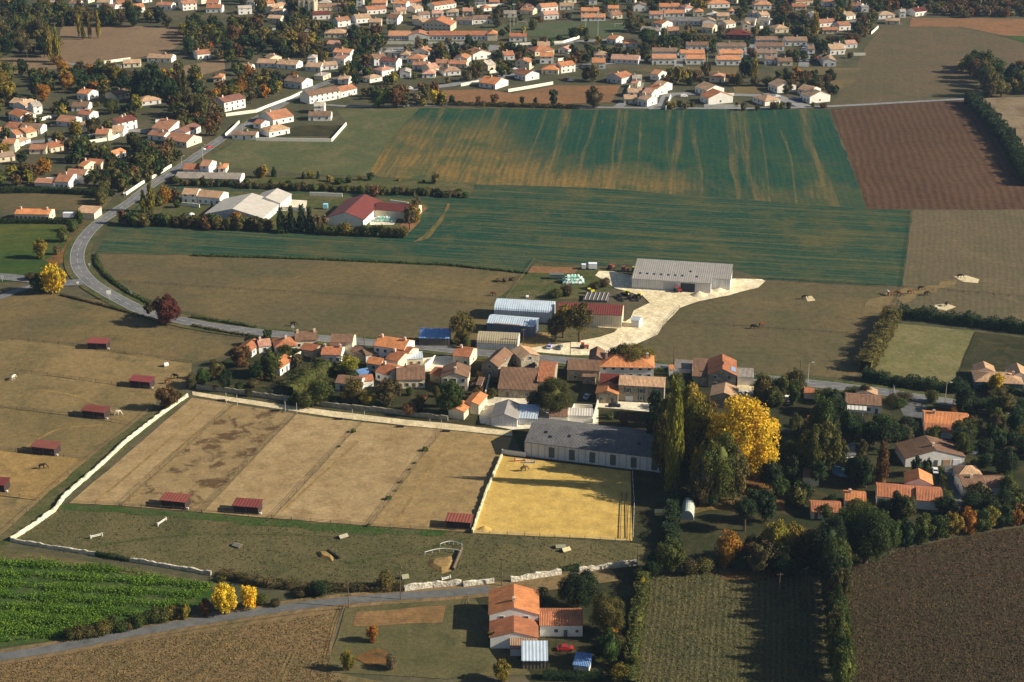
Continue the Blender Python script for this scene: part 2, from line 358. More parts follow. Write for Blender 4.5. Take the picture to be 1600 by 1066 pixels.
# fields
gpoly("pale_meadow", [(322, 250), (375, 216), (520, 221), (540, 192), (525, 172), (640, 168), (655, 170), (602, 225), (578, 268), (585, 276), (480, 272), (400, 264), (340, 262)], m_grass)
gpoly("striped_crop_field", [(944, 172), (1293, 171), (1356, 327), (1240, 318), (925, 294)], m_crop_up, 1, .8)
gpoly("thin_crop_field", [(655, 169), (943.6, 172), (925, 294), (742, 288), (590, 276), (578, 268), (602, 225)], m_crop_l, 1, .8)
gpoly("winter_crop_field", [(150, 394), (165, 368), (185, 349), (240, 300), (262, 291), (330, 292), (500, 299), (640, 306), (734, 306), (742, 288), (925, 294), (1240, 318), (1356, 327), (1425, 328), (1410, 448), (1300, 443), (1190, 436), (1145, 420), (1000, 414), (946, 416), (836, 406), (822, 427), (700, 414), (500, 405), (300, 398)], m_crop_lo, 1, .8)
gpoly("tree_belt_strip", [(300, 284), (345, 276), (450, 276), (585, 279), (742, 286), (733, 304), (640, 304), (500, 297), (340, 291)], m_strip, 2)
gpoly("hangar_ground", [(262, 292), (276, 302), (352, 304), (360, 300), (470, 303), (655, 312), (668, 322), (636, 368), (620, 368), (400, 360), (300, 352), (192, 350), (215, 325), (240, 300)], m_strip, 2)
gpoly("orange_margin", [(648, 318), (662, 321), (668, 326), (655, 337), (657, 346), (641, 362), (633, 369), (616, 365), (632, 345)], m_brown2, 3)
gpoly("crop_wheel_mark", [(660, 370), (690, 338), (700, 318), (703, 319), (694, 342), (668, 374), (645, 379)], m_crop_l, 2)
gpoly("dry_meadow", [(150, 397), (300, 400), (500, 407), (700, 416), (820, 428), (806, 450), (775, 478), (745, 531), (640, 529), (480, 528), (400, 517), (330, 500), (250, 478), (205, 458), (172, 433)], m_meadow)
gpoly("orchard_meadow", [(822, 430), (836, 413), (880, 415), (945, 420), (960, 450), (905, 468), (770, 470), (790, 458)], m_strip, 2)
gpoly("bare_plot", [(832, 416), (905, 419), (898, 428), (824, 427)], m_brown2, 3)
gpoly("right_dry_meadow", [(1195, 438), (1300, 445), (1410, 450), (1397, 487), (1372, 520), (1335, 592), (1200, 584), (1060, 574), (990, 565), (1000, 545), (1025, 520), (1068, 480), (1150, 462)], m_meadow)
gpoly("stubble_field", [(1426, 329), (1600, 328), (1680, 330), (1700, 520), (1600, 508), (1400, 486), (1411, 448)], m_tan)
gpoly("ploughed_field", [(1298, 171), (1420, 161), (1512, 157), (1560, 215), (1612, 285), (1620, 328), (1356, 327)], m_plough)
gpoly("pale_stubble_field", [(1520, 154), (1700, 149), (1700, 300), (1640, 300), (1570, 215)], m_stub)
gpoly("far_fallow_field", [(1350, 78), (1378, 43), (1490, 42), (1600, 66), (1720, 90), (1720, 148), (1515, 153), (1420, 161), (1298, 165), (1335, 110)], m_fall)
gpoly("far_brown_field", [(1425, 28), (1720, 31), (1720, 85), (1600, 62), (1500, 42), (1420, 42)], m_brown2)
gpoly("far_green_field", [(1570, 56), (1720, 60), (1720, 88), (1600, 68)], m_green, 2)
gpoly("hedged_field", [(1398, 506), (1523, 518), (1486, 607), (1344, 588), (1375, 530)], field_mat("weedy yellow field", (.16, .15, .07), (.13, .13, .06), (.21, .18, .10), .03, 0, clump=.5, bumpd=.3), 2)
gpoly("far_garden_field", [(1523, 519), (1700, 540), (1700, 640), (1486, 607)], m_lawn, 2)
gpoly("left_brown_field", [(-60, 298), (150, 300), (176, 310), (160, 329), (-60, 327)], m_meadow)
gpoly("left_green_field", [(-60, 350), (96, 350), (112, 372), (96, 410), (60, 438), (-60, 446)], field_mat("grass with green bands", (.04, .072, .022), (.085, .095, .03), (.03, .055, .02), .02, .1, streak=.5, rowc=(.11, .11, .035)))
gpoly("verge_of_leaves", [(96, 392), (108, 372), (130, 350), (152, 330), (160, 333), (130, 358), (112, 385), (106, 410), (88, 415), (70, 408)], m_leafl, 2)
gpoly("far_left_field", [(-60, 92), (60, 90), (90, 60), (98, 42), (180, 40), (292, 43), (293, 58), (270, 78), (228, 88), (150, 104), (60, 110), (-60, 130)], m_brown)
gpoly("far_left_lower_field", [(268, 107), (350, 92), (352, 108), (300, 122), (262, 120)], m_brown, 2)
gpoly("village_soil_field", [(690, 142), (760, 140), (800, 147), (870, 134), (970, 134), (956, 160), (840, 165), (700, 163)], m_brown2, 2)
gpoly("sports_ground", [(752, 39), (890, 35), (985, 36), (966, 57), (900, 60), (760, 54)], m_pitch, 2)
gpoly("estate_green", [(1010, 103), (1060, 104), (1155, 105), (1150, 117), (1085, 117), (990, 112)], m_meadow, 2)
gpoly("estate_green", [(1240, 106), (1345, 107), (1340, 125), (1300, 150), (1230, 118)], m_meadow, 2)
gpoly("estate_green", [(1145, 136), (1180, 136), (1190, 148), (1148, 150)], m_meadow, 2)
# left paddocks
pads = [
    ([(-60, 466), (95, 460), (180, 473), (228, 495), (262, 508), (330, 522), (395, 532), (372, 552), (300, 568), (170, 549), (45, 533), (-60, 520)], m_meadow),
    ([(-60, 520), (45, 533), (170, 549), (300, 568), (290, 607), (250, 611), (125, 594), (0, 577), (-60, 570)], m_pad),
    ([(-60, 570), (0, 577), (125, 594), (250, 611), (240, 637), (207, 665), (107, 650), (-60, 630)], m_pad),
    ([(-60, 630), (107, 650), (207, 665), (137, 719), (25, 707), (-60, 698)], field_mat("brown paddock", (.16, .125, .062), (.19, .145, .072), (.12, .105, .055), .02, 0, clump=.5)),
    ([(-60, 698), (25, 707), (137, 719), (62, 783), (-60, 768)], m_pad2),
    ([(-60, 768), (62, 783), (0, 838), (-60, 880)], m_pad)]
for px, m in pads: gpoly("paddock", px, m)
gpoly("wall_side_track", [(238, 640), (262, 634), (290, 622), (292, 622), (15, 850), (-40, 880), (0, 838), (62, 783), (137, 719)], m_strip, 2)
cols = [((300, 622), (108, 787), (365, 632), (187, 791), m_sand), ((365, 632), (187, 791), (462, 647), (315, 801), m_sandd), ((462, 647), (315, 801), (564, 660), (425, 810), m_sand),
        ((564, 660), (425, 810), (690, 672), (578, 822), m_sand), ((690, 672), (578, 822), (800, 684), (738, 832), field_mat("grey sandy paddock", (.27, .195, .10), (.31, .22, .11), (.22, .16, .08), .03, .6))]
for a, b, c, d, m in cols: gpoly("sandy_paddock", [a, b, d, c], m, 1, .3)
for a, b in (((365, 632), (187, 791)), ((462, 647), (315, 801)), ((564, 660), (425, 810)), ((690, 672), (578, 822))):
    ribbon("divider_verge", subdiv([P(*a), P(*b)], 5, .2, False), 0.9, m_pad, 2)
gpoly("sandy_path", [(300, 612), (420, 630), (520, 643), (640, 657), (700, 662), (790, 673), (800, 672), (800, 682), (640, 666), (520, 652), (420, 637), (301, 618)], m_path, 2, .2)
gpoly("dark_pasture", [(18, 845), (90, 790), (300, 802), (575, 824), (737, 834), (985, 848), (1010, 852), (1003, 880), (900, 895), (770, 907), (632, 920), (500, 915), (330, 898), (150, 868)], m_dark)
gpoly("green_verge", [(95, 789), (190, 793), (315, 803), (425, 812), (577, 824), (700, 831), (690, 838), (560, 836), (420, 822), (300, 812), (190, 801), (92, 797)], m_green, 2, 1.0, 4)
gpoly("far_farmyard_grass", [(985, 700), (1060, 770), (1062, 880), (1005, 880), (1010, 852), (985, 848), (990, 740)], m_lawn, 2)
gpoly("field_track", [(-60, 848), (40, 862), (150, 880), (260, 897), (338, 912), (345, 925), (240, 905), (120, 886), (-60, 866)], m_clear, 3)
gpoly("green_crop_field", [(-80, 864), (60, 872), (200, 890), (330, 913), (340, 930), (290, 955), (200, 984), (100, 1002), (-80, 1020)], m_green, 2)
gpoly("lower_left_field", [(-80, 1040), (0, 1030), (200, 1000), (400, 968), (520, 952), (532, 955), (512, 1048), (600, 1066), (620, 1120), (-120, 1120)], m_bl)
gpoly("garden_plot", [(540, 947), (640, 938), (735, 932), (765, 960), (780, 1000), (830, 1055), (700, 1062), (510, 1052)], m_dark, 2)
gpoly("vegetable_plot", [(557, 957), (697, 947), (691, 974), (551, 980)], m_veg, 3)
gpoly("leaf_litter", [(555, 1030), (570, 1020), (590, 1014), (606, 1020), (612, 1036), (590, 1040), (566, 1036)], m_leafl, 4, 1.2, 2)
gpoly("olive_stubble_field", [(1008, 893), (1060, 897), (1180, 892), (1300, 905), (1312, 1120), (985, 1120)], m_olive)
gpoly("dark_stubble_field", [(1326, 884), (1380, 877), (1405, 858), (1500, 838), (1700, 808), (1760, 1120), (1328, 1120)], m_rbrown)
gpoly("leafy_headland", [(1120, 893), (1170, 888), (1210, 897), (1180, 908), (1130, 905)], field_mat("rusty headland", (.17, .09, .04), (.13, .09, .045), (.10, .08, .04), .06, 0, clump=.6), 2)
gpoly("riding_arena_sand", [(784, 713), (985, 737), (988, 846), (738, 833)], m_arena, 2, .1)
gpoly("farmhouse_garden", [(740, 925), (1000, 885), (990, 960), (985, 1066), (830, 1066), (780, 1000)], m_lawn, 1)
gpoly("garden_lawn", [(830, 912), (960, 896), (965, 908), (850, 922)], m_green, 2)
# gardens of the hamlet
gpoly("hamlet_ground", [(300, 590), (372, 552), (400, 535), (650, 540), (840, 556), (1080, 580), (1225, 600), (1500, 635), (1700, 660), (1700, 800), (1480, 835), (1300, 890), (1060, 888), (1040, 740), (820, 715), (800, 672), (640, 655), (305, 608)], m_lawn, 1)
gpoly("leaf_covered_lawn", [(1172, 735), (1205, 740), (1222, 752), (1232, 775), (1226, 800), (1200, 790), (1172, 795), (1160, 770)], m_leafl, 2, 1.6, 4)
gpoly("leaf_covered_lawn", [(1070, 785), (1110, 776), (1165, 780), (1178, 790), (1150, 800), (1110, 797), (1085, 803)], field_mat("leafy lawn", (.16, .10, .045), (.10, .085, .035), (.2, .12, .05), .08, 0, clump=.6), 2)
gpoly("front_garden", [(935, 636), (1018, 640), (1018, 672), (935, 668)], m_lawn, 2)
gpoly("house_forecourt", [(935, 628), (1038, 632), (1020, 645), (932, 637)], m_yard, 3)
gpoly("pale_yard", [(757, 619), (832, 624), (850, 640), (935, 640), (935, 672), (860, 668), (800, 672), (750, 662), (748, 640)], m_yard, 2)
gpoly("pale_yard", [(645, 562), (700, 556), (712, 560), (700, 580), (640, 582)], m_yard, 2)
gpoly("asphalt_drive", [(1152, 600), (1178, 600), (1178, 628), (1150, 628)], m_path, 2)
gpoly("asphalt_drive", [(1470, 722), (1506, 722), (1520, 745), (1500, 800), (1455, 800), (1470, 740)], m_lane, 2)
gpoly("asphalt_drive", [(1400, 625), (1450, 628), (1445, 655), (1412, 650)], m_lane, 2)
gpoly("hay_patch", [(1490, 433), (1510, 431), (1530, 437), (1528, 443), (1505, 441)], m_path, 2)
gpoly("hay_patch", [(1460, 477), (1480, 475), (1494, 480), (1478, 486), (1462, 483)], m_path, 2)
gpoly("hay_patch", [(1258, 464), (1268, 463), (1274, 470), (1262, 472)], m_path, 2)
gpoly("worn_ground", [(1352, 474), (1400, 458), (1395, 470), (1375, 490), (1345, 492)], m_pad, 2, 2.5, 4)
gpoly("worn_ground", [(1412, 451), (1450, 447), (1470, 441), (1495, 438), (1465, 452), (1430, 466), (1400, 478)], m_pad, 2, 2.5, 4)
# chalk farm tracks
gpoly("chalk_track", [(800, 549), (850, 541), (890, 536), (935, 528), (960, 520), (970, 508), (985, 498), (990, 486), (1015, 474), (1005, 464), (980, 456), (960, 451), (946, 440), (930, 431), (936, 424), (958, 425), (990, 432), (1080, 458), (1146, 436), (1190, 437), (1196, 440), (1185, 450), (1140, 462), (1090, 472), (1062, 482), (1042, 503), (1028, 523), (990, 540), (930, 556), (830, 556)], m_chalk, 3, .5)
gpoly("chalk_track", [(930, 495), (990, 505), (975, 515), (900, 508)], m_chalk, 2)
gpoly("earth_yard", [(745, 534), (845, 520), (935, 524), (925, 532), (850, 543), (800, 551), (742, 548)], m_pad2, 2)
gpoly("farm_front_yard", [(860, 512), (975, 516), (935, 530), (860, 540)], m_clear, 2)
# roads
main = smooth_line([(560, 112), (525, 125), (487, 139), (455, 155), (420, 176), (385, 196), (352, 214), (310, 243), (270, 270), (238, 289), (208, 313), (178, 333), (152, 351), (131, 374), (121, 397), (124, 420), (141, 441), (170, 460), (200, 476), (228, 489), (275, 500), (325, 510), (400, 520), (470, 527), (560, 535), (650, 542), (725, 550), (800, 557), (900, 566), (1000, 573), (1082, 580), (1150, 588), (1225, 596), (1300, 604), (1375, 613), (1430, 622), (1500, 632), (1600, 645), (1700, 655)], 6)
ribbon("main_road", main, 6.4, m_asph, 5)
ribbon("road_edge_line", main, .14, m_line, 6, None, 2.95); ribbon("road_edge_line", main, .14, m_line, 6, None, -2.95)
ribbon("road_centre_line", main, .16, m_line, 6, 4)
ribbon("road_verge", main, 11.5, m_strip, 4)
side = smooth_line([(-60, 433), (0, 433), (60, 439), (100, 443), (135, 441)], 5)
ribbon("side_road", side, 7.5, m_asph, 4.3)
ribbon("side_lane", smooth_line([(-40, 480), (0, 466), (25, 456), (60, 446)], 4), 4.5, m_asph, 4.1)
lane = smooth_line([(-100, 1042), (0, 1028), (100, 1012), (200, 992), (300, 974), (400, 958), (500, 944), (600, 935), (700, 928), (765, 922), (860, 912), (960, 898)], 6)
ribbon("lane_verge", lane, 7.5, m_bl, 3)
ribbon("country_lane", lane[:55], 3.8, m_lane, 5)
town = [([(487, 139), (540, 122), (572, 108), (582, 90), (586, 74), (570, 60), (555, 48), (548, 30), (550, 10)], 10), ([(582, 95), (600, 84), (680, 80), (760, 78), (820, 74), (900, 66), (960, 62)], 8),
        ([(640, 140), (700, 134), (760, 124), (830, 114), (900, 105), (960, 98), (1010, 95)], 8), ([(480, 162), (560, 167), (700, 165), (900, 168), (1150, 170), (1290, 167), (1420, 160), (1515, 155)], 4),
        ([(1010, 170), (1035, 165), (1045, 150), (1080, 147), (1190, 150)], 7), ([(1200, 146), (1230, 158), (1262, 168)], 9), ([(1060, 105), (1060, 85), (1062, 60)], 6), ([(1170, 105), (1170, 85), (1172, 66)], 6),
        ([(965, 168), (990, 150), (1000, 130)], 6), ([(1165, 42), (1230, 40), (1300, 36), (1380, 30)], 6), ([(0, 228), (60, 222), (120, 215), (200, 205), (232, 207)], 7), ([(90, 98), (140, 104), (190, 112)], 5), ([(1255, 105), (1258, 88), (1262, 70)], 7)]
for px, w in town: ribbon("town_road", smooth_line(px, 5), w, m_townr, 4)
gpoly("car_park", [(600, 75), (720, 70), (800, 72), (760, 82), (620, 84)], m_townr, 3)
gpoly("car_park", [(440, 46), (480, 44), (490, 58), (450, 60)], m_shadew, 3)
gpoly("pale_courtyard", [(424, 322), (442, 312), (480, 314), (475, 330), (440, 330)], m_yard, 3)
gpoly("farm_courtyard", [(400, 213), (520, 213), (530, 196), (470, 197)], m_lawn, 3)
gpoly("pale_courtyard", [(575, 330), (600, 326), (628, 332), (615, 352), (578, 352)], m_yard, 3)
# wheel marks
for a, b in (((432, 1066), (455, 1018)), ((440, 1066), (462, 1018)), ((312, 1066), (342, 1020)), ((320, 1066), (350, 1020)), ((180, 1045), (300, 1002)), ((500, 985), (430, 1000))):
    ribbon("wheel_mark", subdiv([P(*a), P(*b)], 3, .15, False), .6, m_pad, 2)
for px in ([(200, 785), (260, 720), (330, 660), (372, 634)], [(320, 640), (250, 700), (150, 785)], [(620, 815), (700, 690)], [(440, 800), (560, 690)], [(40, 700), (90, 672), (160, 664)], [(60, 610), (120, 620), (200, 655)]):
    ribbon("worn_trail", smooth_line(px, 6), .9, m_pad2, 2)
for px in ([(540, 880), (610, 868), (700, 850), (740, 838)], [(100, 862), (300, 835), (540, 838)]):
    ribbon("worn_trail", smooth_line(px, 6), 1.2, m_strip, 2)

# ---------------------------------------------------------------- buildings
def win_mesh():
    m = MB(); m.box(-.5, .5, -.06, .06, 0, 1, 0); m.box(-.41, -.03, -.09, -.06, .08, .92, 1); m.box(.03, .41, -.09, -.06, .08, .92, 1); return m.mesh("window")
WIN = win_mesh(); WIN.materials.append(M['frame']); WIN.materials.append(M['glass'])
def pane_mesh():
    m = MB(); m.box(-.5, .5, -.05, .05, 0, 1); return m.mesh("pane")
PANEL = pane_mesh()
def shut_mesh(mat):
    m = MB(); m.box(-.82, -.5, -.1, -.02, 0, 1); m.box(.5, .82, -.1, -.02, 0, 1); me = m.mesh("shutter"); me.materials.append(mat); return me
SHUT = {'g': shut_mesh(M['shutter']), 'b': shut_mesh(M['bshutter'])}
DOOR = MB(); DOOR.box(-.5, .5, -.06, .06, 0, 1); DOOR = DOOR.mesh("door"); DOOR.materials.append(M['paint'])
GARAGE = MB(); GARAGE.box(-.5, .5, -.06, .05, 0, 1)
for _i in range(5): GARAGE.box(-.46, .46, -.09, -.06, .04 + _i * .19, .2 + _i * .19)
GARAGE = GARAGE.mesh("garage_door"); GARAGE.materials.append(M['paint'])
FRM = MB(); FRM.box(-.5, .5, -.06, .06, 0, 1, 0); FRM = FRM.mesh("window"); FRM.materials.append(M['frame'])
PNE = MB(); PNE.box(-.41, -.03, -.09, -.061, .08, .92); PNE.box(.03, .41, -.09, -.061, .08, .92); PNE = PNE.mesh("pane"); PNE.materials.append(M['glass'])
def put(name, me, parent, x, y, z, w, h, rz=0, color=None):
    if name == "shutters":
        q = LASTW[0]; o = bpy.data.objects.new("shutters", me); C.objects.link(o); o.parent = q; o.scale = (w / q.scale[0], 1, h / q.scale[2]); return o
    if name == "window" and me is WIN and NEAR[0]:
        o = bpy.data.objects.new("window", FRM); C.objects.link(o); o.parent = parent; o.location = (x, y, z); o.rotation_euler = (0, 0, rz); o.scale = (w, 1, h); LASTW[0] = o
        q = bpy.data.objects.new("pane", PNE); C.objects.link(q); q.parent = o; return o
    o = bpy.data.objects.new(name, me); C.objects.link(o); o.parent = parent; o.location = (x, y, z); o.rotation_euler = (0, 0, rz); o.scale = (w, 1, h)
    if color: o.color = (*color, 1)
    return o
LASTW = [None]; NEAR = [False]; FARB = [False]
def block(root, x0, y0, L, d, h, r, kind, rc, wc, metal=False, stone=False, ov=.35):
    """one volume of a building: walls and its roof, x0/y0 = front left corner in the house's own frame"""
    w = MB(); R = MB(); x1 = x0 + L; y1 = y0 + d; xm = (x0 + x1) / 2; ym = (y0 + y1) / 2; t = .2
    q = [(x0, y0), (x1, y0), (x1, y1), (x0, y1)]
    v = [(a, b, -.3) for a, b in q] + [(a, b, h) for a, b in q]
    f = [(0, 1, 5, 4), (1, 2, 6, 5), (2, 3, 7, 6), (3, 0, 4, 7), (4, 5, 6, 7)]
    if kind == 'g':
        v += [(x0, ym, h + r), (x1, ym, h + r)]; f += [(5, 6, 9), (7, 4, 8)]
        s = r / (d / 2); e = h - ov * s
        R.slab([(x0 - .15, y0 - ov, e + t), (x1 + .15, y0 - ov, e + t), (x1 + .15, ym, h + r + t), (x0 - .15, ym, h + r + t)])
        R.slab([(x1 + .15, y1 + ov, e + t), (x0 - .15, y1 + ov, e + t), (x0 - .15, ym, h + r + t), (x1 + .15, ym, h + r + t)])
    elif kind == 'c':
        v += [(xm, y0, h + r), (xm, y1, h + r)]; f += [(4, 5, 8), (6, 7, 9)]
        s = r / (L / 2); e = h - ov * s
        R.slab([(x0 - ov, y1 + .15, e + t), (x0 - ov, y0 - .15, e + t), (xm, y0 - .15, h + r + t), (xm, y1 + .15, h + r + t)])
        R.slab([(x1 + ov, y0 - .15, e + t), (x1 + ov, y1 + .15, e + t), (xm, y1 + .15, h + r + t), (xm, y0 - .15, h + r + t)])
    elif kind == 'h':
        k = min(d, L) / 2; s = r / k; e = h - ov * s
        if L >= d: A, B = (x0 + k, ym, h + r + t), (x1 - k + .01, ym, h + r + t)
        else: A, B = (xm, y0 + k, h + r + t), (xm, y1 - k + .01, h + r + t)
        a, b, c, g = (x0 - ov, y0 - ov, e + t), (x1 + ov, y0 - ov, e + t), (x1 + ov, y1 + ov, e + t), (x0 - ov, y1 + ov, e + t)
        if L >= d:
            R.slab([a, b, B, A]); R.slab([b, c, B]); R.slab([c, g, A, B]); R.slab([g, a, A])
        else:
            R.slab([a, b, A]); R.slab([b, c, B, A]); R.slab([c, g, B]); R.slab([g, a, A, B])
    elif kind == 's':
        v[6] = (x1, y1, h + r); v[7] = (x0, y1, h + r)
        R.slab([(x0 - .2, y0 - ov, h - ov * r / d + t), (x1 + .2, y0 - ov, h - ov * r / d + t), (x1 + .2, y1 + ov, h + r + ov * r / d + t), (x0 - .2, y1 + ov, h + r + ov * r / d + t)])
    elif kind == 'f':
        R.slab([(x0 - .15, y0 - .15, h + .12), (x1 + .15, y0 - .15, h + .12), (x1 + .15, y1 + .15, h + .12), (x0 - .15, y1 + .15, h + .12)], .1)
    elif kind == 'v':
        n = 8; prof = []
        for i in range(n + 1):
            a = math.pi * i / n; prof.append((ym - math.cos(a) * (d / 2 + .1), h + math.sin(a) * r + t))
        for i in range(n):
            R.slab([(x0 - .15, prof[i][0], prof[i][1]), (x1 + .15, prof[i][0], prof[i][1]), (x1 + .15, prof[i + 1][0], prof[i + 1][1]), (x0 - .15, prof[i + 1][0], prof[i + 1][1])], .12)
        b = len(v)
        for i in range(n + 1): v += [(x0, y0 + (prof[i][0] - ym + d / 2), prof[i][1] - t - .03), (x1, y0 + (prof[i][0] - ym + d / 2), prof[i][1] - t - .03)]
        f += [tuple(b + 2 * i for i in range(n, -1, -1)), tuple(b + 2 * i + 1 for i in range(n + 1))]
    w.add(v, f)
    wm = M['metal'] if metal else (M['stone'] if stone else M['wall'])
    wo = obj("wall", w.mesh("wall", True), wm, root, color=wc)
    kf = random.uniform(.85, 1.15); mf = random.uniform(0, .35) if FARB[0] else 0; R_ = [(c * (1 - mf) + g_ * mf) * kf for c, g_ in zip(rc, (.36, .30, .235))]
    ro = obj("roof", R.mesh("roof", True), M['metal'] if (metal or kind == 'v' or kind == 'f') else M['roof'], root, color=R_)
    return wo, ro
def shade(c, k): return tuple(min(1, x * k) for x in c)
def building(px, d, h, r=None, kind='g', roof='O', wall='W', cat='house', label=None, win=None, chim=None, subs=(), group=None, metal=False,
             gwin=True, doors=0, sh=None, garage=0, name=None, dims=None):
    a, b = P(px[0], px[1]), P(px[2], px[3]); L = (b - a).length; ang = math.atan2(b.y - a.y, b.x - a.x)
    ang = max(-1.2, min(1.25, ang))
    near = px[1] > 300
    if not near: d *= 1.12; h *= .93
    if r is None: r = (.38 * d / 2 if kind in 'gv' else (.34 * L / 2 if kind == 'c' else (.38 * min(L, d) / 2 if kind == 'h' else .12 * d)))
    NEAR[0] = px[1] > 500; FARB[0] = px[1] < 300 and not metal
    root = empty(name or {'house': 'house', 'barn': 'barn', 'shed': 'shed'}.get(cat, cat.replace(' ', '_')), (a.x, a.y, 0), ang)
    tint = random.uniform(.9, 1.05); wc = shade(WC[wall], tint)
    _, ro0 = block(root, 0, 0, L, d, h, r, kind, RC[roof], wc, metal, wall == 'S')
    for s in subs:   # (x0, y0, L, d, h, r, kind, roof, wall)
        block(root, *s[:7], RC[s[7]], shade(WC[s[8]], tint), metal, s[8] == 'S')
    if cat == 'house' or win:
        n = win if win is not None else max(1, int(L / 3.6))
        fl = [1.0] if h < 4.6 else [1.0, 3.7]
        dr = random.randrange(n) if n > 1 else -1
        for z in fl:
            for i in range(n):
                x = L * (i + .5) / n
                if z == 1.0 and i == dr and not garage:
                    put("door", DOOR, root, x, -.03, 0, 1.0, 2.15, color=(.12, .1, .09)); continue
                if garage and z == 1.0 and i < garage:
                    put("garage_door", GARAGE, root, x, -.03, 0, 2.5, 2.2, color=(.75, .75, .74)); continue
                put("window", WIN, root, x, -.03, z, 1.25, 1.35 if h > 2.6 else .9)
                if sh: put("shutters", SHUT[sh], root, x, -.03, z, 1.25, 1.35)
        if gwin and d > 6:
            for z in fl:
                put("window", WIN, root, L + .03, d * .5, z, 1.1, 1.2, math.pi / 2)
                if near: put("window", WIN, root, -.03, d * .5, z, 1.1, 1.2, -math.pi / 2)
        if near:
            for i in range(max(1, n // 2)): put("window", WIN, root, L * (i + .7) / max(1, n // 2) * .8, d + .03, 1.0, 1.2, 1.2, math.pi)
    if chim is None: chim = 1 if cat == 'house' and random.random() < .7 else 0
    for i in range(chim):
        m = MB(); cx = L * (.12 if i == 0 else .88) if chim > 1 else L * random.uniform(.15, .85)
        hh = h + r + .9; yy = d * .45 if kind != 'c' else d * .3
        if kind == 'c': cx = L * .5
        m.box(cx - .4, cx + .4, yy - .35, yy + .35, h * .7, hh); m.box(cx - .47, cx + .47, yy - .42, yy + .42, hh, hh + .18)
        m.box(cx - .15, cx + .15, yy - .15, yy + .15, hh + .18, hh + .5)
        obj("chimney", m.mesh("chimney", True), M['chim'], ro0)
    THINGS.append(dict(o=root, x=(px[0] + px[2]) / 2, y=(px[1] + px[3]) / 2, cat=cat, label=label, look=None, roof=roof, wall=wall, L=L, h=h, kind=kind, two=h > 4.6,
                       w=px[2] - px[0]))
    tag(root, cat=cat, group=group); return root
H = building
# -- farmhouse at the bottom
fh = H((765, 988, 841, 988), 12, 5.4, 2.0, 'c', 'O', 'W', label="white two storey farmhouse with orange roof in lower foreground beside lane", win=2, chim=1,
  subs=[(.3, -8, 12.2, 8, 3.4, 1.6, 'c', 'T', 'W'), (13.25, -2.2, 11.2, 8, 3.6, 1.5, 'g', 'T', 'W'), (5.5, -11.5, 7.0, 3.4, 2.4, .7, 's', 'X', 'G')])
put("window", WIN, fh, 17.5, -2.24, 1.3, 1.1, 1.1); put("door", DOOR, fh, 20, -2.24, 0, 1.0, 2.1, color=(.1, .12, .14)); put("window", WIN, fh, 23, -2.24, 1.3, .9, .9)
H((816, 1046, 855, 1046), 6.0, 2.7, 1.5, 's', 'W', 'K', 'shed', "open shed with white sheet metal roof in front of farmhouse", metal=True)
H((896, 1049, 920, 1052), 4, 2.0, .8, 's', 'U', 'W', 'shed', "small shed with blue roof behind the clipped garden hedge")
# -- the long barn beside the arena
bb = H((820, 713, 1032, 739), 19, 5.2, 2.4, 'g', 'K', 'G', 'barn', "long grey panelled riding barn with dark slate roof beside yellow arena", name="riding_barn")
Lb = (P(1032, 739) - P(820, 713)).length
for i in range(6):
    m = MB(); x = Lb * (.20 + .151 * i); m.box(x - .95, x + .95, -.12, .02, .7, 4.3); o = obj("window", m.mesh("window"), M['cloth'], bb, color=(.10, .12, .10))
for i in range(21):
    m = MB(); x = Lb * i / 20; m.box(x - .12, x + .12, -.07, .02, 0, 5.0); obj("panel_joint", m.mesh("panel_joint"), M['cloth'], bb, color=(.34, .35, .36))
for x, y in ((5, 5), (7, 3), (13, 4.4), (36, 4.8)):
    m = MB(); s = 2.4 / 9.5; m.add([(x, y, 5.2 + y * s + .27), (x + 1.1, y, 5.2 + y * s + .27), (x + 1.1, y + 1.2, 5.2 + (y + 1.2) * s + .27), (x, y + 1.2, 5.2 + (y + 1.2) * s + .27)], [(0, 1, 2, 3)]); m.slab(m.v[:4], .2)
    obj("skylight", m.mesh("skylight"), M['glass'], bb)
# -- the hamlet
H((393, 559, 409, 546), 6, 2.8, None, 'g', 'T', 'W', win=2)
H((405, 553, 424, 551), 7, 3, None, 'g', 'N', 'W')
H((431, 555, 464, 552), 9, 3.2, None, 'h', 'T', 'W', win=3)
H((438, 588, 459, 573), 7, 3, None, 'g', 'O', 'W', win=3, label="small white house with orange roof turned towards the sun beyond tree garden")
H((462, 546, 497, 544), 9, 3.5, None, 'g', 'B', 'C', win=3, chim=2)
H((502, 567, 533, 568), 8, 3.4, 1.6, 'g', 'T', 'W', win=3, subs=[(2, 8, 8.4, 8, 5.2, 1.6, 'g', 'B', 'C')], chim=2)
H((585, 563, 632, 570), 9.5, 6.0, 2.0, 'g', 'O', 'W', win=4, chim=2, label="tall white house with bright orange roof and bright gable by the road")
H((572, 567, 606, 561), 6, 3, None, 'g', 'B', 'G', win=2, chim=0)
H((603, 577, 622, 582), 9, 4.2, None, 'g', 'T', 'C', win=2, subs=[(-1, 6, 6.5, 7, 5, 1.3, 'g', 'T', 'C')])
H((573, 579, 595, 582), 6, 3, None, 'g', 'O', 'G', win=1, chim=0)
H((587, 594, 608, 600), 9, 3.4, None, 'g', 'T', 'W', win=2)
H((620, 608, 664, 607), 11, 3.6, None, 'g', 'B', 'C', win=4)
H((524, 610, 562, 614), 7, 3, None, 'g', 'B', 'W', win=2, chim=0)
H((563, 595, 580, 592), 4, 2, None, 's', 'U', 'G', 'shed', "small blue roofed lean-to between the brown roofed hamlet houses")
H((637, 574, 661, 573), 7, 3.2, 0, 'f', 'W', 'C', 'house', "flat roofed cream outbuilding in the pale walled yard", win=2, chim=0)
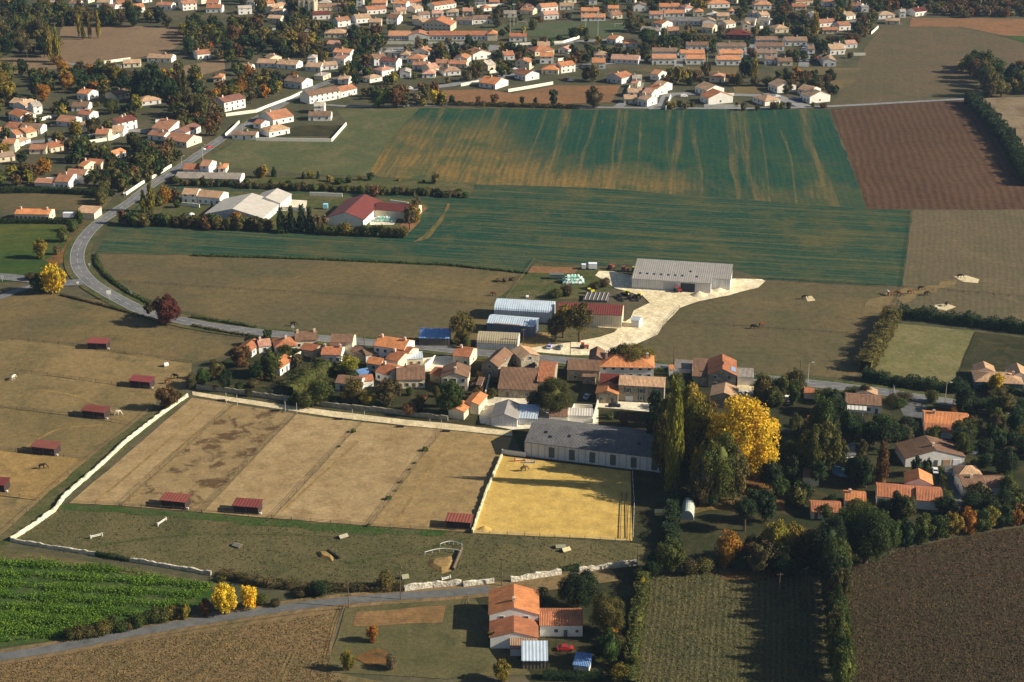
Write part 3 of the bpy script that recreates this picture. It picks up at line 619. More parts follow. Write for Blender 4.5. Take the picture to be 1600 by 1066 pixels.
H((655, 541, 702, 542), 7, 3.4, 1.0, 's', 'U', 'K', 'shed', "open road side shed under faded blue sheet roof", metal=True)
H((708, 571, 734, 574), 9, 4, None, 'g', 'T', 'C', win=2)
H((690, 611, 731, 612), 10, 5.4, None, 'c', 'B', 'C', win=3, chim=1, label="tall cream house with brown gable roof behind round dark tree")
H((753, 588, 778, 592), 14, 4.6, 1.9, 'c', 'B', 'S', win=1, chim=0, label="narrow stone house with long brown roof running back to road")
H((814, 579, 843, 574), 9, 4.6, None, 'c', 'P', 'S', win=1, chim=0)
H((778, 621, 838, 624), 19, 3.5, 4.2, 'g', 'B', 'S', 'barn', "long old stone barn with brown tiled roof by pale yard", win=2, subs=[(13.6, 3, 5.6, 18, 5.6, 2.6, 'g', 'T', 'S')])
H((886, 595, 936, 597), 10, 4.4, 1.8, 'g', 'B', 'S', 'barn', "stone barn with brown roof left of hipped orange roofed house", win=2, subs=[(7.5, 9, 5, 9, 5, 1.5, 'c', 'B', 'S')])
H((937, 592, 1021, 594), 12, 4.8, 2.4, 'h', 'O', 'W', win=6, chim=2, label="wide white house with bright orange hipped roof at hamlet centre")
gs = H((966, 627, 1037, 631), 8.5, 6.3, 1.6, 'g', 'P', 'S', win=0, chim=0, label="two storey stone house with sandy roof and green shutters", gwin=False)
Lg = (P(1037, 631) - P(966, 627)).length
for fx, z in ((.2, 3.6), (.5, 3.6), (.83, 3.6), (.5, .9)):
    put("window", WIN, gs, Lg * fx, -.03, z, 1.15, 1.6); put("shutters", SHUT['g'], gs, Lg * fx, -.03, z, 1.4, 1.6)
put("garage_door", GARAGE, gs, Lg * .24, -.03, 0, 2.6, 2.3, color=(.6, .62, .66)); put("door", DOOR, gs, Lg * .83, -.03, 0, 1.1, 2.2, color=(.1, .2, .15))
H((931, 630, 965, 632), 8, 3.6, None, 'c', 'O', 'S', win=2, chim=0, label="small stone annex with orange gable roof beside green shuttered house", subs=[(.5, 8, 7, 8, 4.6, 1.5, 'g', 'R', 'C')])
H((887, 660, 925, 661), 6, 2.6, 0, 'f', 'L', 'W', 'shed', "flat roofed white garage at back of the long grey barn")
H((858, 661, 886, 662), 6, 2.6, None, 'g', 'B', 'W', 'shed', "small shed with brown tile roof behind long grey barn")
H((726, 646, 748, 649), 9, 3.8, None, 'c', 'O', 'C', 'shed', "taller of two orange roofed sheds at end of path", subs=[(-3.9, -5.5, 5.6, 7, 3.0, 1.0, 'c', 'O', 'C')])
H((768, 666, 808, 668), 12, 3, 1.7, 'c', 'G', 'G', 'shed', "low grey sheeted cattle shed at corner of pale yard", metal=True, subs=[(8.6, 2.0, 6.6, 9, 2.6, .9, 's', 'W', 'G')])
rt = H((1106, 606, 1149, 608), 14, 5.2, 2.2, 'c', 'T', 'S', win=2, chim=2, label="tall terracotta roofed stone house with blue roof panel", subs=[(-5.6, 1, 5.5, 13, 3.8, 1.4, 's', 'B', 'S')])
m = MB(); m.slab([(8.0, 2, 6.32), (9.6, 2, 5.72), (9.6, 6, 5.72), (8.0, 6, 6.32)], .1); obj("roof_panel", m.mesh("roof_panel"), M['paint'], rt, color=(.2, .32, .5))
H((1110, 636, 1150, 639), 9, 4.2, None, 'c', 'P', 'S', win=2, chim=0, label="stone house with gabled tan roof behind big yellow tree")
H((1152, 602, 1177, 603), 7, 3.2, .4, 's', 'G', 'W', 'shed', "white garage with grey roof above two parked cars")
H((1053, 585, 1080, 587), 6, 2.6, .6, 's', 'G', 'G', 'shed', "low grey roofed shed by road right of orange hipped roof")
# -- farm compound
f1 = H((772, 500, 862, 505), 11, 4.2, 1.9, 'v', 'W', 'G', 'barn', "long curved pale blue metal barn left of red roofed barn", metal=True)
H((761, 521, 834, 527), 9, 4.4, 1.2, 'g', 'W', 'D', 'barn', "middle metal barn with rust streak across pale roof", metal=True, subs=[(3, -.02, 10, 4.6, 4.43, .63, 's', 'X', 'D')])
H((745, 546, 808, 549), 9, 2.6, 2.4, 'v', 'A', 'G', 'barn', "low tan barrel roofed barn directly above the road", metal=True)
H((870, 508, 971, 513), 11, 5.4, 2.2, 'g', 'R', 'C', 'barn', "red roofed barn with cream corrugated walls in farmyard", metal=True)
H((986, 511, 998, 513), 4, 3, None, 'g', 'W', 'G', 'shed', "tiny white shed right of the red roofed farm barn")
bg = H((987, 451, 1110, 459), 19, 4.4, 2.2, 's', 'G', 'G', 'barn', "large grey roofed barn on chalk yard below green field", metal=True)
Lg2 = (P(1110, 459) - P(987, 451)).length
block(bg, Lg2 + .05, 5, 7.6, 14, 4.9, 1.7, 's', RC['G'], WC['G'], True)
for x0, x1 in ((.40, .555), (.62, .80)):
    m = MB(); m.box(Lg2 * x0, Lg2 * x1, -.06, .04, .1, 3.9); obj("bay_shading_panel", m.mesh("bay_shading_panel"), M['cloth'], bg, color=(.05, .06, .08) if x0 > .5 else (.4, .42, .44))  # flat panels: dark colour paints one bay's shade, pale one the other's light
for i in range(9):
    x = Lg2 * (.07 + .09 * i); y = 4.5 if i != 7 else 9; m = MB(); z = 4.4 + 2.2 * y / 19 + .25
    m.slab([(x, y, z), (x + 1, y, z), (x + 1, y + 1.6, z + .18), (x, y + 1.6, z + .18)], .1); obj("skylight", m.mesh("skylight"), M['glass'], bg)
# -- hangar compound left
H((287, 274, 312, 274), 8, 3.4, None, 'g', 'T', 'W', win=3, sh='b', label="white house with terracotta roof and blue shutters above long grey shed")
H((313, 274, 327, 275), 9, 5.4, None, 'g', 'T', 'W', win=1, chim=0)
H((341, 271, 353, 271), 8, 2.8, None, 'h', 'O', 'W', win=1)
H((274, 286, 375, 288), 10, 2.8, 1.6, 'g', 'G', 'G', 'barn', "long low grey roofed shed beside the road bend")
H((285, 318, 308, 319), 9, 4.7, None, 'g', 'P', 'W', win=2, chim=0)
H((309, 319, 344, 322), 10, 3.9, None, 'g', 'P', 'W', win=4, chim=0)
H((320, 346, 410, 352), 26, 3.4, 3.6, 'c', 'L', 'G', 'barn', "wide pale roofed hangar behind autumn bushes", metal=True, name="hangar")
H((394, 327, 438, 330), 16, 3.8, 2.4, 'c', 'L', 'G', 'barn', "smaller pale hangar tucked behind wide pale roofed hangar", metal=True, name="hangar")
rh = H((512, 352, 568, 356), 30, 3.8, 3.0, 'c', 'R', 'W', 'barn', "big dark red roofed hangar at edge of green field", metal=True, name="hangar")
block(rh, 17.5, 17, 20, 12.5, 3.7, 1.6, 'g', RC['R'], WC['C'], True)
# -- left houses
H((24, 345, 78, 346), 8, 3.4, 1.3, 'g', 'O', 'C', win=8, chim=2)
H((118, 342, 148, 344), 8, 3.2, .8, 's', 'P', 'C', 'shed', "long cream outbuilding with tan roof beside road bend")
H((86, 295, 108, 296), 13, 4.0, 2.2, 'g', 'T', 'W', win=3, subs=[(-10.4, -.5, 10.3, 8, 2.9, 1.2, 'g', 'T', 'W'), (1.5, 11, 10, 8, 4.6, 1.7, 'g', 'T', 'W')], label="large white villa with terracotta roofs behind clipped hedge")
# -- right hand gardens
r1 = H((1320, 644, 1376, 648), 9, 3.3, 1.5, 'g', 'B', 'W', win=4, sh='b', label="white house with brown roof and glazed veranda below the road", subs=[(4, 9, 7, 5, 3.2, 1.2, 'c', 'P', 'W')])
for i in range(5):
    m = MB(); x = .6 + i * 1.35; m.slab([(x, -2.6, 2.3), (x + 1.15, -2.6, 2.3), (x + 1.15, -.1, 3.0), (x, -.1, 3.0)], .06); obj("veranda_panel", m.mesh("veranda_panel"), M['frame'], r1)
    m = MB(); m.bar((x, -2.5, 0), (x, -2.5, 2.3), .06); obj("veranda_post", m.mesh("veranda_post"), M['frame'], r1)
H((1443, 675, 1513, 680), 11, 3.0, 2.0, 'g', 'O', 'W', win=4, label="white house with wide orange roof just below the road", subs=[(-.02, -4.2, 8.6, 4.25, 2.5, .6, 's', 'T', 'W')])
h3 = H((1414, 730, 1506, 727), 11, 3.0, 2.6, 'c', 'B', 'W', win=0, chim=1, label="broad white house with two garage doors under wide gable", gwin=False)
L3 = (P(1506, 727) - P(1414, 730)).length
for fx in (.70, .87): put("garage_door", GARAGE, h3, L3 * fx, -.03, 0, 2.6, 2.2, color=(.8, .8, .8))
for fx in (.15, .35): put("window", WIN, h3, L3 * fx, -.03, 1.0, 1.5, 1.2)
put("door", DOOR, h3, L3 * .52, -.03, 0, 1.1, 2.15, color=(.1, .1, .1))
h3.children[1].color = (.46, .31, .19, 1)
H((1504, 777, 1541, 776), 9, 3.1, 1.5, 'g', 'B', 'W', win=2, sh='g', label="white house with brown roof and dark shutters at right, near corner hedge", subs=[(7.3, .8, 8, 7.5, 2.9, 1.3, 'g', 'B', 'W'), (1.5, 9, 7, 6, 3.2, 1.4, 'h', 'P', 'W')])
H((1369, 789, 1394, 791), 9, 3.0, 1.5, 'g', 'T', 'W', win=2, sh='b', label="long white bungalow with terracotta roof above the autumn hedge row", subs=[(4.9, 1.2, 7, 8, 2.9, 1.4, 'g', 'T', 'W'), (11.8, -.6, 7.6, 9.5, 3.1, 1.6, 'g', 'T', 'W'), (9, 9.5, 8, 7, 3.6, 1.8, 'c', 'O', 'W')])
H((1319, 795, 1352, 797), 6.5, 2.9, None, 'g', 'O', 'W', 'house', "small open fronted annex with bright orange roof", win=2, chim=1)
H((1267, 811, 1314, 813), 7, 2.6, None, 'g', 'T', 'C', 'house', "low house with terracotta roof at bottom of right gardens", win=3, chim=0)
H((1254, 758, 1279, 760), 4.2, 2.9, 1.0, 's', 'B', 'C', 'shed', "small white walled shed with brown roof beside straight hedge")
H((1230, 615, 1256, 615), 5, 2.4, None, 'g', 'O', 'W', 'shed', "orange tiled garden shed left of its smaller twin by roadside")
H((1256, 623, 1271, 624), 4.5, 2.3, None, 'g', 'T', 'W', 'shed', "smaller terracotta garden shed by roadside")
H((1319, 723, 1345, 720), 6, 2.4, .8, 's', 'K', 'W', 'shed', "low dark roofed shed with white front in tree shade")
H((1523, 609, 1597, 613), 10, 3.1, 1.7, 'h', 'P', 'D', win=6, chim=1, label="long low house with hipped tan roof at far right", subs=[(1, 9.9, 7, 6, 3.1, 1.5, 'c', 'P', 'W'), (12.6, 6, 7, 9, 3.2, 1.8, 'c', 'P', 'W')])  # dark blue front wall colour paints its shade; the wings are white
H((1268, 583 + 40, 1278, 624), 3, 2, None, 'g', 'G', 'K', 'shed', "tiny dark kennel on shaded lawn") if False else None

for q, d_, h_, k_, ro_, wa_, lb in [((744, 612, 752, 613), 7, 2.8, 'g', 'B', 'S', "small stone outbuilding wedged in alley before long brown roof"), ((843, 588, 858, 588), 7, 3.4, 'g', 'B', 'S', "small stone outbuilding left of old barn's orange block"), ((672, 596, 688, 600), 7, 3, 'g', 'T', 'S', "low stone outbuilding between brown roofed hamlet houses"),
    ((548, 560, 570, 566), 6, 3, 'g', 'B', 'S', "stone outbuilding left of tall white roadside house"), ((640, 592, 660, 588), 6, 2.6, 'g', 'B', 'C', "cream outbuilding below flat roofed block"), ((470, 556, 492, 560), 6, 2.8, 'g', 'T', 'S', "stone outbuilding below left hamlet chimneys"), ((1046, 589, 1052, 589), 4, 3, 'g', 'O', 'W', "tiny orange roofed porch left of grey roadside shed"),
    ((910, 600, 930, 601), 5, 2.8, 's', 'B', 'S', "low stone lean-to in court of hipped roof house"), ((563, 606, 584, 604), 5, 2.6, 'g', 'T', 'W', "small white terracotta roofed shed behind hamlet bushes"), ((590, 614, 612, 617), 5, 2.4, 's', 'X', 'C', "rusty roofed lean-to beside hamlet garden trees")]:
    H(q, d_, h_, None, k_, ro_, wa_, 'shed', lb)
FAR = '''123 267 132 269 9 3 g O C
135 263 158 265 7 3 g T C
181 250 197 244 6 3 g O W
46 241 72 241 8 2.8 g T C
80 239 100 235 8 3 g T C
15 167 33 169 9 2.8 g P W
40 173 60 167 9 2.8 g P W
14 187 33 193 9 4 g O W
121 155 138 157 9 4 g O W
112 174 138 174 9 3 g B W
121 186 140 188 8 3.2 g T W
88 197 113 199 10 3.2 g T G
8 206 30 208 9 3 g T W
32 209 64 210 8 3.5 g B W
25 219 40 216 9 3 g O W
42 217 58 213 9 3.4 g O C
15 227 32 229 8 2.5 h P W
-6 215 5 214 8 3 g O W
0 254 24 251 7 3 g X C
185 207 215 200 9 5.4 g R W
181 157 212 150 9 3 g B C
220 166 252 162 10 2.8 h P G
238 210 264 214 16 4.2 g T W
231 218 256 221 7 3 g T W
258 226 292 231 12 3.2 g T C
290 217 314 206 8 3.6 g R W
351 175 384 168 10 6 g R W
363 218 400 219 6 3 g B W
427 196 459 190 14 3.6 g T W
421 215 453 209 9 3.5 h P W
484 163 532 154 9 5.4 g B W
533 153 558 147 9 4 g T W
482 189 517 189 8 3.2 g B W
491 178 507 178 7 5 g L W
444 136 472 140 10 4.5 g B W
401 105 431 106 9 3 g P G
432 107 463 109 10 3.2 g P W
414 95 422 98 8 3 g P C
481 101 494 101 8 4.8 h L W
477 111 501 112 9 3 g P G
503 110 528 108 8 3 g P G
521 99 538 102 9 4 g N W
511 79 530 80 8 5 g N C
520 89 547 91 9 3.5 g O W
528 131 544 132 8 3 g P W
505 126 517 121 6 3 f L C
396 200 408 202 7 3 g T W
365 112 392 113 8 3 g P W
489 31 516 30 9 4 g R W
494 18 533 17 9 3.4 g B C
528 43 548 41 9 5 g T W
507 59 541 59 10 3.4 h P C
373 23 394 22 7 5 g L W
418 13 430 12 7 4 g O C
557 9 568 9 8 6 g W W
557 37 580 35 10 4 g P W
577 41 596 41 9 3.2 g P C
574 23 604 21 9 4 g T W
581 11 604 11 9 3.4 g O W
604 38 621 39 10 5 g B W
611 5 640 4 8 3.4 g P C
679 17 713 12 9 4 g T W
698 25 716 25 9 3.2 h P W
712 38 738 39 9 3.5 g B G
740 38 768 37 9 4 g B W
646 87 670 89 10 3.6 c O W
600 88 627 89 7 3 f L C
593 109 619 111 9 6.3 g R G
626 93 640 93 9 3.5 h P W
636 99 662 100 10 3.5 h O W
644 108 668 109 8 3 g T G
709 99 730 100 10 3.6 c O W
681 105 700 105 8 3 g T C
701 106 728 107 8 3 g T C
583 117 597 120 10 4 h N W
567 127 578 130 9 3 h P W
660 122 680 122 9 3 h N W
625 122 641 122 9 3.8 c L G
694 119 720 117 10 3 h X G
739 94 767 91 11 4 c O W
748 136 774 140 13 3.4 g O W
804 122 821 127 10 4 g T W
846 116 872 117 10 3.4 h O C
877 115 899 112 8 5.2 g O W
836 88 866 85 11 3.5 h T C
846 19 872 17 9 4 g O W
850 31 873 30 9 4 g N W
756 18 768 17 7 3 h O W
818 16 834 15 7 3 h R W
908 23 936 23 9 3 g O C
908 33 946 33 9 3 g O W
950 19 967 19 8 3 g O C
990 18 1010 18 8 4.8 c B W
1030 17 1062 17 9 3.4 g O W
1015 29 1036 29 8 3.4 g T W
1038 27 1069 27 8 3.4 g O W
1070 20 1084 19 9 4 h N W
1020 43 1034 46 10 4 g O W
1000 54 1030 56 9 3.5 g G G
948 68 962 70 9 4 g O W
974 74 996 74 10 3 h O G
954 99 997 101 10 3.2 g N G
925 108 946 108 10 4.6 g O G
1019 101 1057 101 9 4.4 g O W
1019 89 1058 89 8 4 g B W
1072 79 1107 79 8 3.8 g B W
1063 92 1101 92 8 4 g O W
1072 101 1102 101 8 4.2 g O W
1121 81 1166 81 8 4 g B W
1124 92 1161 92 8 4 g O W
1120 102 1157 102 9 4 g O W
1181 70 1215 70 8 3.6 g B G
1181 80 1225 80 8 3.6 g B W
1181 91 1214 91 8 3.8 g B W
1195 101 1212 101 8 3.8 g B W
1226 72 1261 72 9 4 g B W
1262 84 1273 84 8 3.4 g B W
1215 103 1238 103 8 3.2 g B C
1286 104 1306 104 16 4 c P G
1297 86 1320 85 12 4 g P W
1309 81 1321 80 9 4.4 h L W
1322 76 1339 75 8 3.4 g N G
1133 62 1172 63 12 4 h R K
1160 50 1172 50 9 6 c P C
1106 13 1140 12 10 3.6 h O W
1084 26 1099 26 9 4 h O C
1178 15 1205 15 10 4 h O W
1138 23 1147 23 7 3 h O G
1211 52 1232 51 10 3.4 h P C
1243 9 1270 8 8 4 g T C
1238 16 1260 16 8 3 g T C
1285 10 1303 10 8 4 g T W
1281 43 1306 41 9 3.4 g T W
1311 48 1329 47 9 4 g T W
1285 53 1310 53 7 3 g T C
1346 19 1357 19 6 4.5 f L W
1373 30 1398 29 9 3.2 h P W
1383 38 1405 39 7 3 g P C
1406 28 1415 28 7 5 g L W
1430 26 1448 24 9 4 g R W
948 128 971 132 11 4.2 c T G
988 130 1003 130 7 3.2 g L G
1016 124 1028 126 9 4 g O W
985 137 996 138 6 3 g N C
981 152 1003 152 8 3.2 g P W
975 162 995 162 8 3 g P C
996 164 1011 167 9 4.2 g P W
1003 154 1018 156 9 4 g N W
1013 147 1025 150 9 4.2 g O W
1020 141 1034 144 9 4 g P W
1086 144 1104 150 12 3.6 g P W
1094 158 1106 164 15 4.2 g O W
1176 159 1195 166 10 3.2 h P W
1200 140 1214 146 12 4.2 g P W
1246 147 1266 151 10 3.4 g P W
1250 156 1265 162 13 4.4 g P W
1108 128 1131 129 10 3.2 h T C
60 15 83 15 8 4 g T W
108 13 126 13 8 4 g B W
160 19 180 19 8 4 g B W
184 14 208 12 9 4 g T W
207 21 227 19 9 4.6 g O W
244 15 268 16 8 4 g T W
286 17 308 15 9 5.5 g T W
322 20 347 20 9 4 g T W
230 97 268 98 9 3 g P W
193 106 220 105 8 3 g P C
309 94 330 92 9 4.2 g T W
334 129 348 129 9 3.4 h O C
430 21 445 14 8 4 g P C
640 12 660 11 8 4 g T W
655 30 672 29 8 3.4 g B G'''
for ln in FAR.split("\n"):
    q = ln.split(); H(tuple(float(v) for v in q[:4]), float(q[4]), float(q[5]), None, q[6], q[7], q[8])
# further village roofs packed between the ones above
_r = random.Random(21)
for poly, n in (([(500, 6), (760, 6), (740, 34), (640, 46), (500, 50)], 11), ([(770, 4), (1350, 4), (1340, 34), (1000, 62), (900, 28), (780, 30)], 24), ([(560, 60), (600, 110), (700, 130), (820, 112), (960, 100), (960, 74), (830, 76), (740, 100), (640, 104)], 9), ([(0, 150), (80, 150), (230, 190), (200, 235), (0, 240)], 6), ([(380, 4), (460, 4), (450, 40), (390, 40)], 4), ([(20, 4), (340, 4), (340, 12), (20, 12)], 7)):
    xs = [p[0] for p in poly]; ys = [p[1] for p in poly]; k = g = 0
    while k < n and g < 900:
        g += 1; x, y = _r.uniform(min(xs), max(xs)), _r.uniform(min(ys), max(ys)); c = False
        for i in range(len(poly)):
            (x1, y1), (x2, y2) = poly[i], poly[i - 1]
            if (y1 > y) != (y2 > y) and x < (x2 - x1) * (y - y1) / (y2 - y1) + x1: c = not c
        w = _r.uniform(12, 22)
        if not c or any(abs(x - t_['x']) < (t_['w'] + w) / 2 + 2 and abs(y - t_['y']) < 7 for t_ in THINGS): continue
        if 740 < x < 1000 and 33 < y < 62: continue
        dy = _r.choice([-2, -1, 0, 0, 1, 1.5]); H((x - w / 2, y - dy / 2, x + w / 2, y + dy / 2), _r.uniform(8, 10), _r.choice([3, 3.2, 3.4, 4.2, 5.2]), None, _r.choice('gggghc'), _r.choice('OTTBPPNGPL'), _r.choice('WWCCG')); k += 1
# ---------------------------------------------------------------- church
a, b = P(468, 29), P(491, 29); Lc = (b - a).length
ch = empty("church", (a.x, a.y, 0), 0)
m = MB(); m.box(0, Lc, 0, 9, -.3, 15)
for x in (0, Lc * .33, Lc * .67, Lc):
    m.box(x - .5, x + .5, -.8, 0, 0, 13.5)
obj("wall", m.mesh("wall", True), M['stone'], ch, color=(.52, .47, .36))
m = MB(); m.box(.8, Lc - .8, 9, 34, -.3, 11); obj("nave", m.mesh("nave", True), M['stone'], ch, color=(.5, .45, .35))
m = MB(); m.slab([(0, 8.7, 11), (Lc / 2, 8.7, 14), (Lc / 2, 34.4, 14), (0, 34.4, 11)], .3); m.slab([(Lc, 8.7, 11), (Lc, 34.4, 11), (Lc / 2, 34.4, 14), (Lc / 2, 8.7, 14)], .3)
m.slab([(-.3, -.3, 15.2), (Lc + .3, -.3, 15.2), (Lc / 2, 4.5, 17.5)], .2); m.slab([(Lc + .3, -.3, 15.2), (Lc + .3, 9.3, 15.2), (Lc / 2, 4.5, 17.5)], .2)
m.slab([(Lc + .3, 9.3, 15.2), (-.3, 9.3, 15.2), (Lc / 2, 4.5, 17.5)], .2); m.slab([(-.3, 9.3, 15.2), (-.3, -.3, 15.2), (Lc / 2, 4.5, 17.5)], .2)
obj("roof", m.mesh("roof", True), M['roof'], ch, color=RC['B'])
m = MB(); m.box(Lc * .42, Lc * .58, -.1, .05, 0, 3.6); obj("door", m.mesh("door"), M['glass'], ch)
for x, z in ((.17, 5), (.5, 7), (.83, 5), (.5, 11)):
    m = MB(); m.box(Lc * x - .5, Lc * x + .5, -.1, .05, z, z + 2.4); obj("window", m.mesh("window"), M['glass'], ch)
tag(ch, "tall pale stone church with buttressed front near the top edge", "church")
# school row: long single storeyed wings, one roof behind the other
sch = H((607, 63, 640, 63), 11, 3.5, None, 'g', 'O', 'W', 'school', "long white school row with orange roofs above the village road", win=8, chim=0,
        subs=[(14.6, -1, 14.6, 12, 3.6, 2.0, 'c', 'T', 'W'), (29.4, -.4, 42, 12, 3.7, 1.9, 'g', 'T', 'W'), (71.6, -1.5, 7, 10, 4.8, 1.6, 'h', 'O', 'C')], name="school")
for i in range(14): put("window", WIN, sch, 31 + i * 2.9, -.45, 1, 1.5, 1.5)
H((796, 65, 823, 65), 8, 3.8, None, 'g', 'T', 'W', 'house', "low white pavilion with terracotta roof beside the sports ground", win=3)
H((659, 48, 704, 50), 15, 5, None, 'c', 'T', 'C', 'hall', "tall cream village hall with terracotta gable roof behind school row", win=7, chim=0, name="village_hall")
H((1040, 39, 1112, 40), 9, 3.4, None, 'g', 'K', 'G', 'school', "long dark roofed block with white skylights behind red brown trees", win=10, chim=0, name="low_block")
# ---------------------------------------------------------------- walls
def wallobj(name, px, h, th, mat, color, label, rough=0.0, cat="wall", step=1.2, z0=0.0, group=None):
    pts = subdiv([P(*p) for p in px], step if rough else 8, 0, False); v = []; f = []; r = random.Random(len(px) + int(px[0][0]))
    for i, p in enumerate(pts):
        d = pts[min(i + 1, len(pts) - 1)] - pts[max(i - 1, 0)]; d.normalize(); n = Vector((-d.y, d.x, 0))
        g = lambda k: r.uniform(-k, k) * rough
        hh = h * (1 + g(.2)); w = th / 2
        for s, zz, ww in ((-1, -.1, w * 1.15), (-1, hh * .6, w), (-1, hh, w * .9), (1, hh + g(.1), w * .9), (1, hh * .6, w), (1, -.1, w * 1.15)):
            q = p + n * s * (ww + g(.07)); v.append((q.x, q.y, zz))
    k = 6
    for i in range(len(pts) - 1):
        for j in range(k - 1): f.append((i * k + j, i * k + j + 1, (i + 1) * k + j + 1, (i + 1) * k + j))
    f += [tuple(range(k - 1, -1, -1)), tuple(range((len(pts) - 1) * k, len(pts) * k))]
    me = mesh(name, v, f, True); o = obj(name, me, mat, color=color); tag(o, label, cat, group)
    return o
cream = (.78, .72, .55); stone = (.50, .46, .37)
wallobj("stone_wall", [(293, 620), (250, 651), (195, 694), (160, 727), (100, 779), (85, 800), (45, 828), (17, 846)], 1.35, .6, M['stone'], (.66, .61, .47), "long bright dry stone wall running diagonally beside the sandy paddocks", 1.0)
wallobj("stone_wall", [(17, 846), (80, 857), (150, 868)], 1.2, .6, M['stone'], stone, "low grey stone wall at the bottom left corner of dark pasture", 1.0)
wallobj("stone_wall", [(203, 877), (287, 891), (330, 899)], 1.2, .6, M['stone'], stone, "low stone wall stretch above the bright green crop", 1.0)
wallobj("stone_wall", [(632, 924), (676, 918), (721, 915)], 1.7, .8, M['stone'], (.62, .58, .5), "pale stone wall stretch along the lane left of the farmhouse", 1.0)
wallobj("stone_wall", [(724, 917), (772, 911)], 1.7, .8, M['stone'], (.62, .58, .5), "short pale stone wall just behind the farmhouse", 1.0)
wallobj("stone_wall", [(798, 910), (877, 898)], 1.7, .8, M['stone'], (.62, .58, .5), "pale stone wall between farmhouse roof and small palm", 1.0)
wallobj("stone_wall", [(905, 895), (950, 888), (995, 882)], 1.5, .8, M['stone'], (.55, .5, .42), "stone wall at the right end of dark pasture below the arena", 1.0)
wallobj("stone_wall", [(307, 608), (360, 614), (430, 624), (520, 637), (600, 645), (700, 658)], 1.8, .5, M['stone'], (.30, .28, .22), "long dark garden wall between hamlet gardens and sandy path", .6)
wallobj("garden_wall", [(453, 566), (466, 560), (478, 553)], 2.2, .3, M['wall'], cream, "cream garden wall behind small orange roofed house", 0)
wallobj("garden_wall", [(664, 577), (680, 562)], 1.8, .4, M['wall'], (.8, .78, .68), "white sloping wall in pale yard beside tall white house", 0)
wallobj("garden_wall", [(765, 592), (757, 628)], 2.0, .4, M['wall'], cream, "cream yard wall left of the old stone barn", 0)
wallobj("garden_wall", [(892, 652), (897, 640), (925, 642)], 2.2, .4, M['wall'], (.8, .78, .68), "white yard wall behind the flat roofed garage", 0)
wallobj("garden_wall", [(926, 662), (934, 632)], 1.8, .4, M['wall'], cream, "cream wall beside forecourt of green shuttered house", 0)
wallobj("arena_wall", [(784, 714), (760, 770), (738, 834)], 1.2, .5, M['stone'], (.60, .53, .36), "rough pale wall along the left side of the arena", 1.0)
wallobj("arena_wall", [(784, 709), (822, 714)], 1.6, .4, M['wall'], (.8, .76, .62), "short cream wall at upper left corner of arena", 0)
far_walls = [([(353, 182), (400, 176), (420, 168), (455, 155), (472, 147)], "white roadside wall climbing towards the village"), ([(352, 214), (362, 205), (374, 193)], "short white wall at road corner below the village"),
    ([(518, 222), (541, 196)], "bright cream wall at the corner of pale meadow"), ([(400, 220), (518, 222)], "long grey wall bounding pale meadow", ), ([(197, 306), (222, 289), (235, 282)], "white wall beside road above the bend, lower stretch"),
    ([(237, 281), (268, 262)], "cream wall beside road above the bend, upper stretch"), ([(437, 328), (478, 331)], "bright cream wall right of the pale hangars"), ([(484, 306), (535, 308)], "thin cream wall behind the red hangar, left stretch"),
    ([(610, 318), (638, 322)], "thin cream wall behind the red hangar, right stretch"), ([(720, 135), (748, 130)], "short white wall beside the village road"), ([(794, 144), (830, 138), (864, 132)], "long bright white wall above village soil field"),
    ([(765, 115), (793, 110)], "pale yellow wall right of the village road"), ([(1100, 168), (1162, 169)], "white wall along estate track at field edge"), ([(136, 225), (175, 219), (200, 207)], "low cream wall among left suburb gardens"),
    ([(48, 192), (68, 188), (86, 183)], "long cream wall in left suburb lane"), ([(977, 152), (985, 136)], "white slanting wall inside the small cream estate"), ([(1147, 150), (1125, 151)], "cream wall around estate garden plot"),
    ([(1361, 54), (1372, 44)], "short white wall at edge of far fallow field"), ([(145, 105), (190, 106)], "cream wall beside far left lane"), ([(160, 100), (204, 94)], "cream wall bordering the harrowed field"),
    ([(745, 12), (790, 9)], "long white wall near top edge"), ([(1187, 45), (1212, 41)], "thin white wall behind dark red roof"), ([(1040, 172), (1048, 152)], "cream wall along estate lane"), ([(872, 96), (903, 91)], "white curved garden wall right of village houses"),
    ([(600, 69), (740, 70)], "long cream wall in front of the school row"), ([(800, 72), (880, 68), (905, 60)], "pale footpath wall beside sports ground"), ([(1332, 87), (1352, 87)], "low timber coloured wall beside estate houses"),
    ([(284, 322), (296, 323)], "bright cream gate wall before the tan roofed houses, left piece"), ([(298, 323), (312, 325)], "bright cream gate wall before the tan roofed houses, right piece")]
for px, lb in far_walls: wallobj("garden_wall", px, 1.9, .35, M['wall'], (.82, .79, .66), lb, 0)
# ---------------------------------------------------------------- fences
POST = MB(); POST.box(-.07, .07, -.07, .07, 0, 1.35); POST = POST.mesh("post"); POST.materials.append(M['wood'])
POLE = MB(); POLE.bar((0, 0, 0), (0, 0, 4), .09, .07); POLE = POLE.mesh("pole"); POLE.materials.append(M['pale'])
def fence(px, label, step=6.0, rails=2, group="post and rail fences round the paddocks", col='wood'):
    pts = [P(*p) for p in px]; r = empty("post_fence", (pts[0].x, pts[0].y, 0)); o0 = pts[0].copy()
    tot = sum((pts[i + 1] - pts[i]).length for i in range(len(pts) - 1)); step = max(step, tot / 34)
    q = subdiv(pts, step, 0, False)
    for p in q:
        c = bpy.data.objects.new("post", POST); C.objects.link(c); c.parent = r; c.location = p - o0
    for k in range(rails):
        m = MB(); z = 1.15 - .45 * k
        for i in range(len(q) - 1): m.bar(q[i] - o0 + Vector((0, 0, z)), q[i + 1] - o0 + Vector((0, 0, z)), .05, n=4)
        obj("rail", m.mesh("rail"), M[col], r)
    tag(r, label, "fence", group)
F = fence
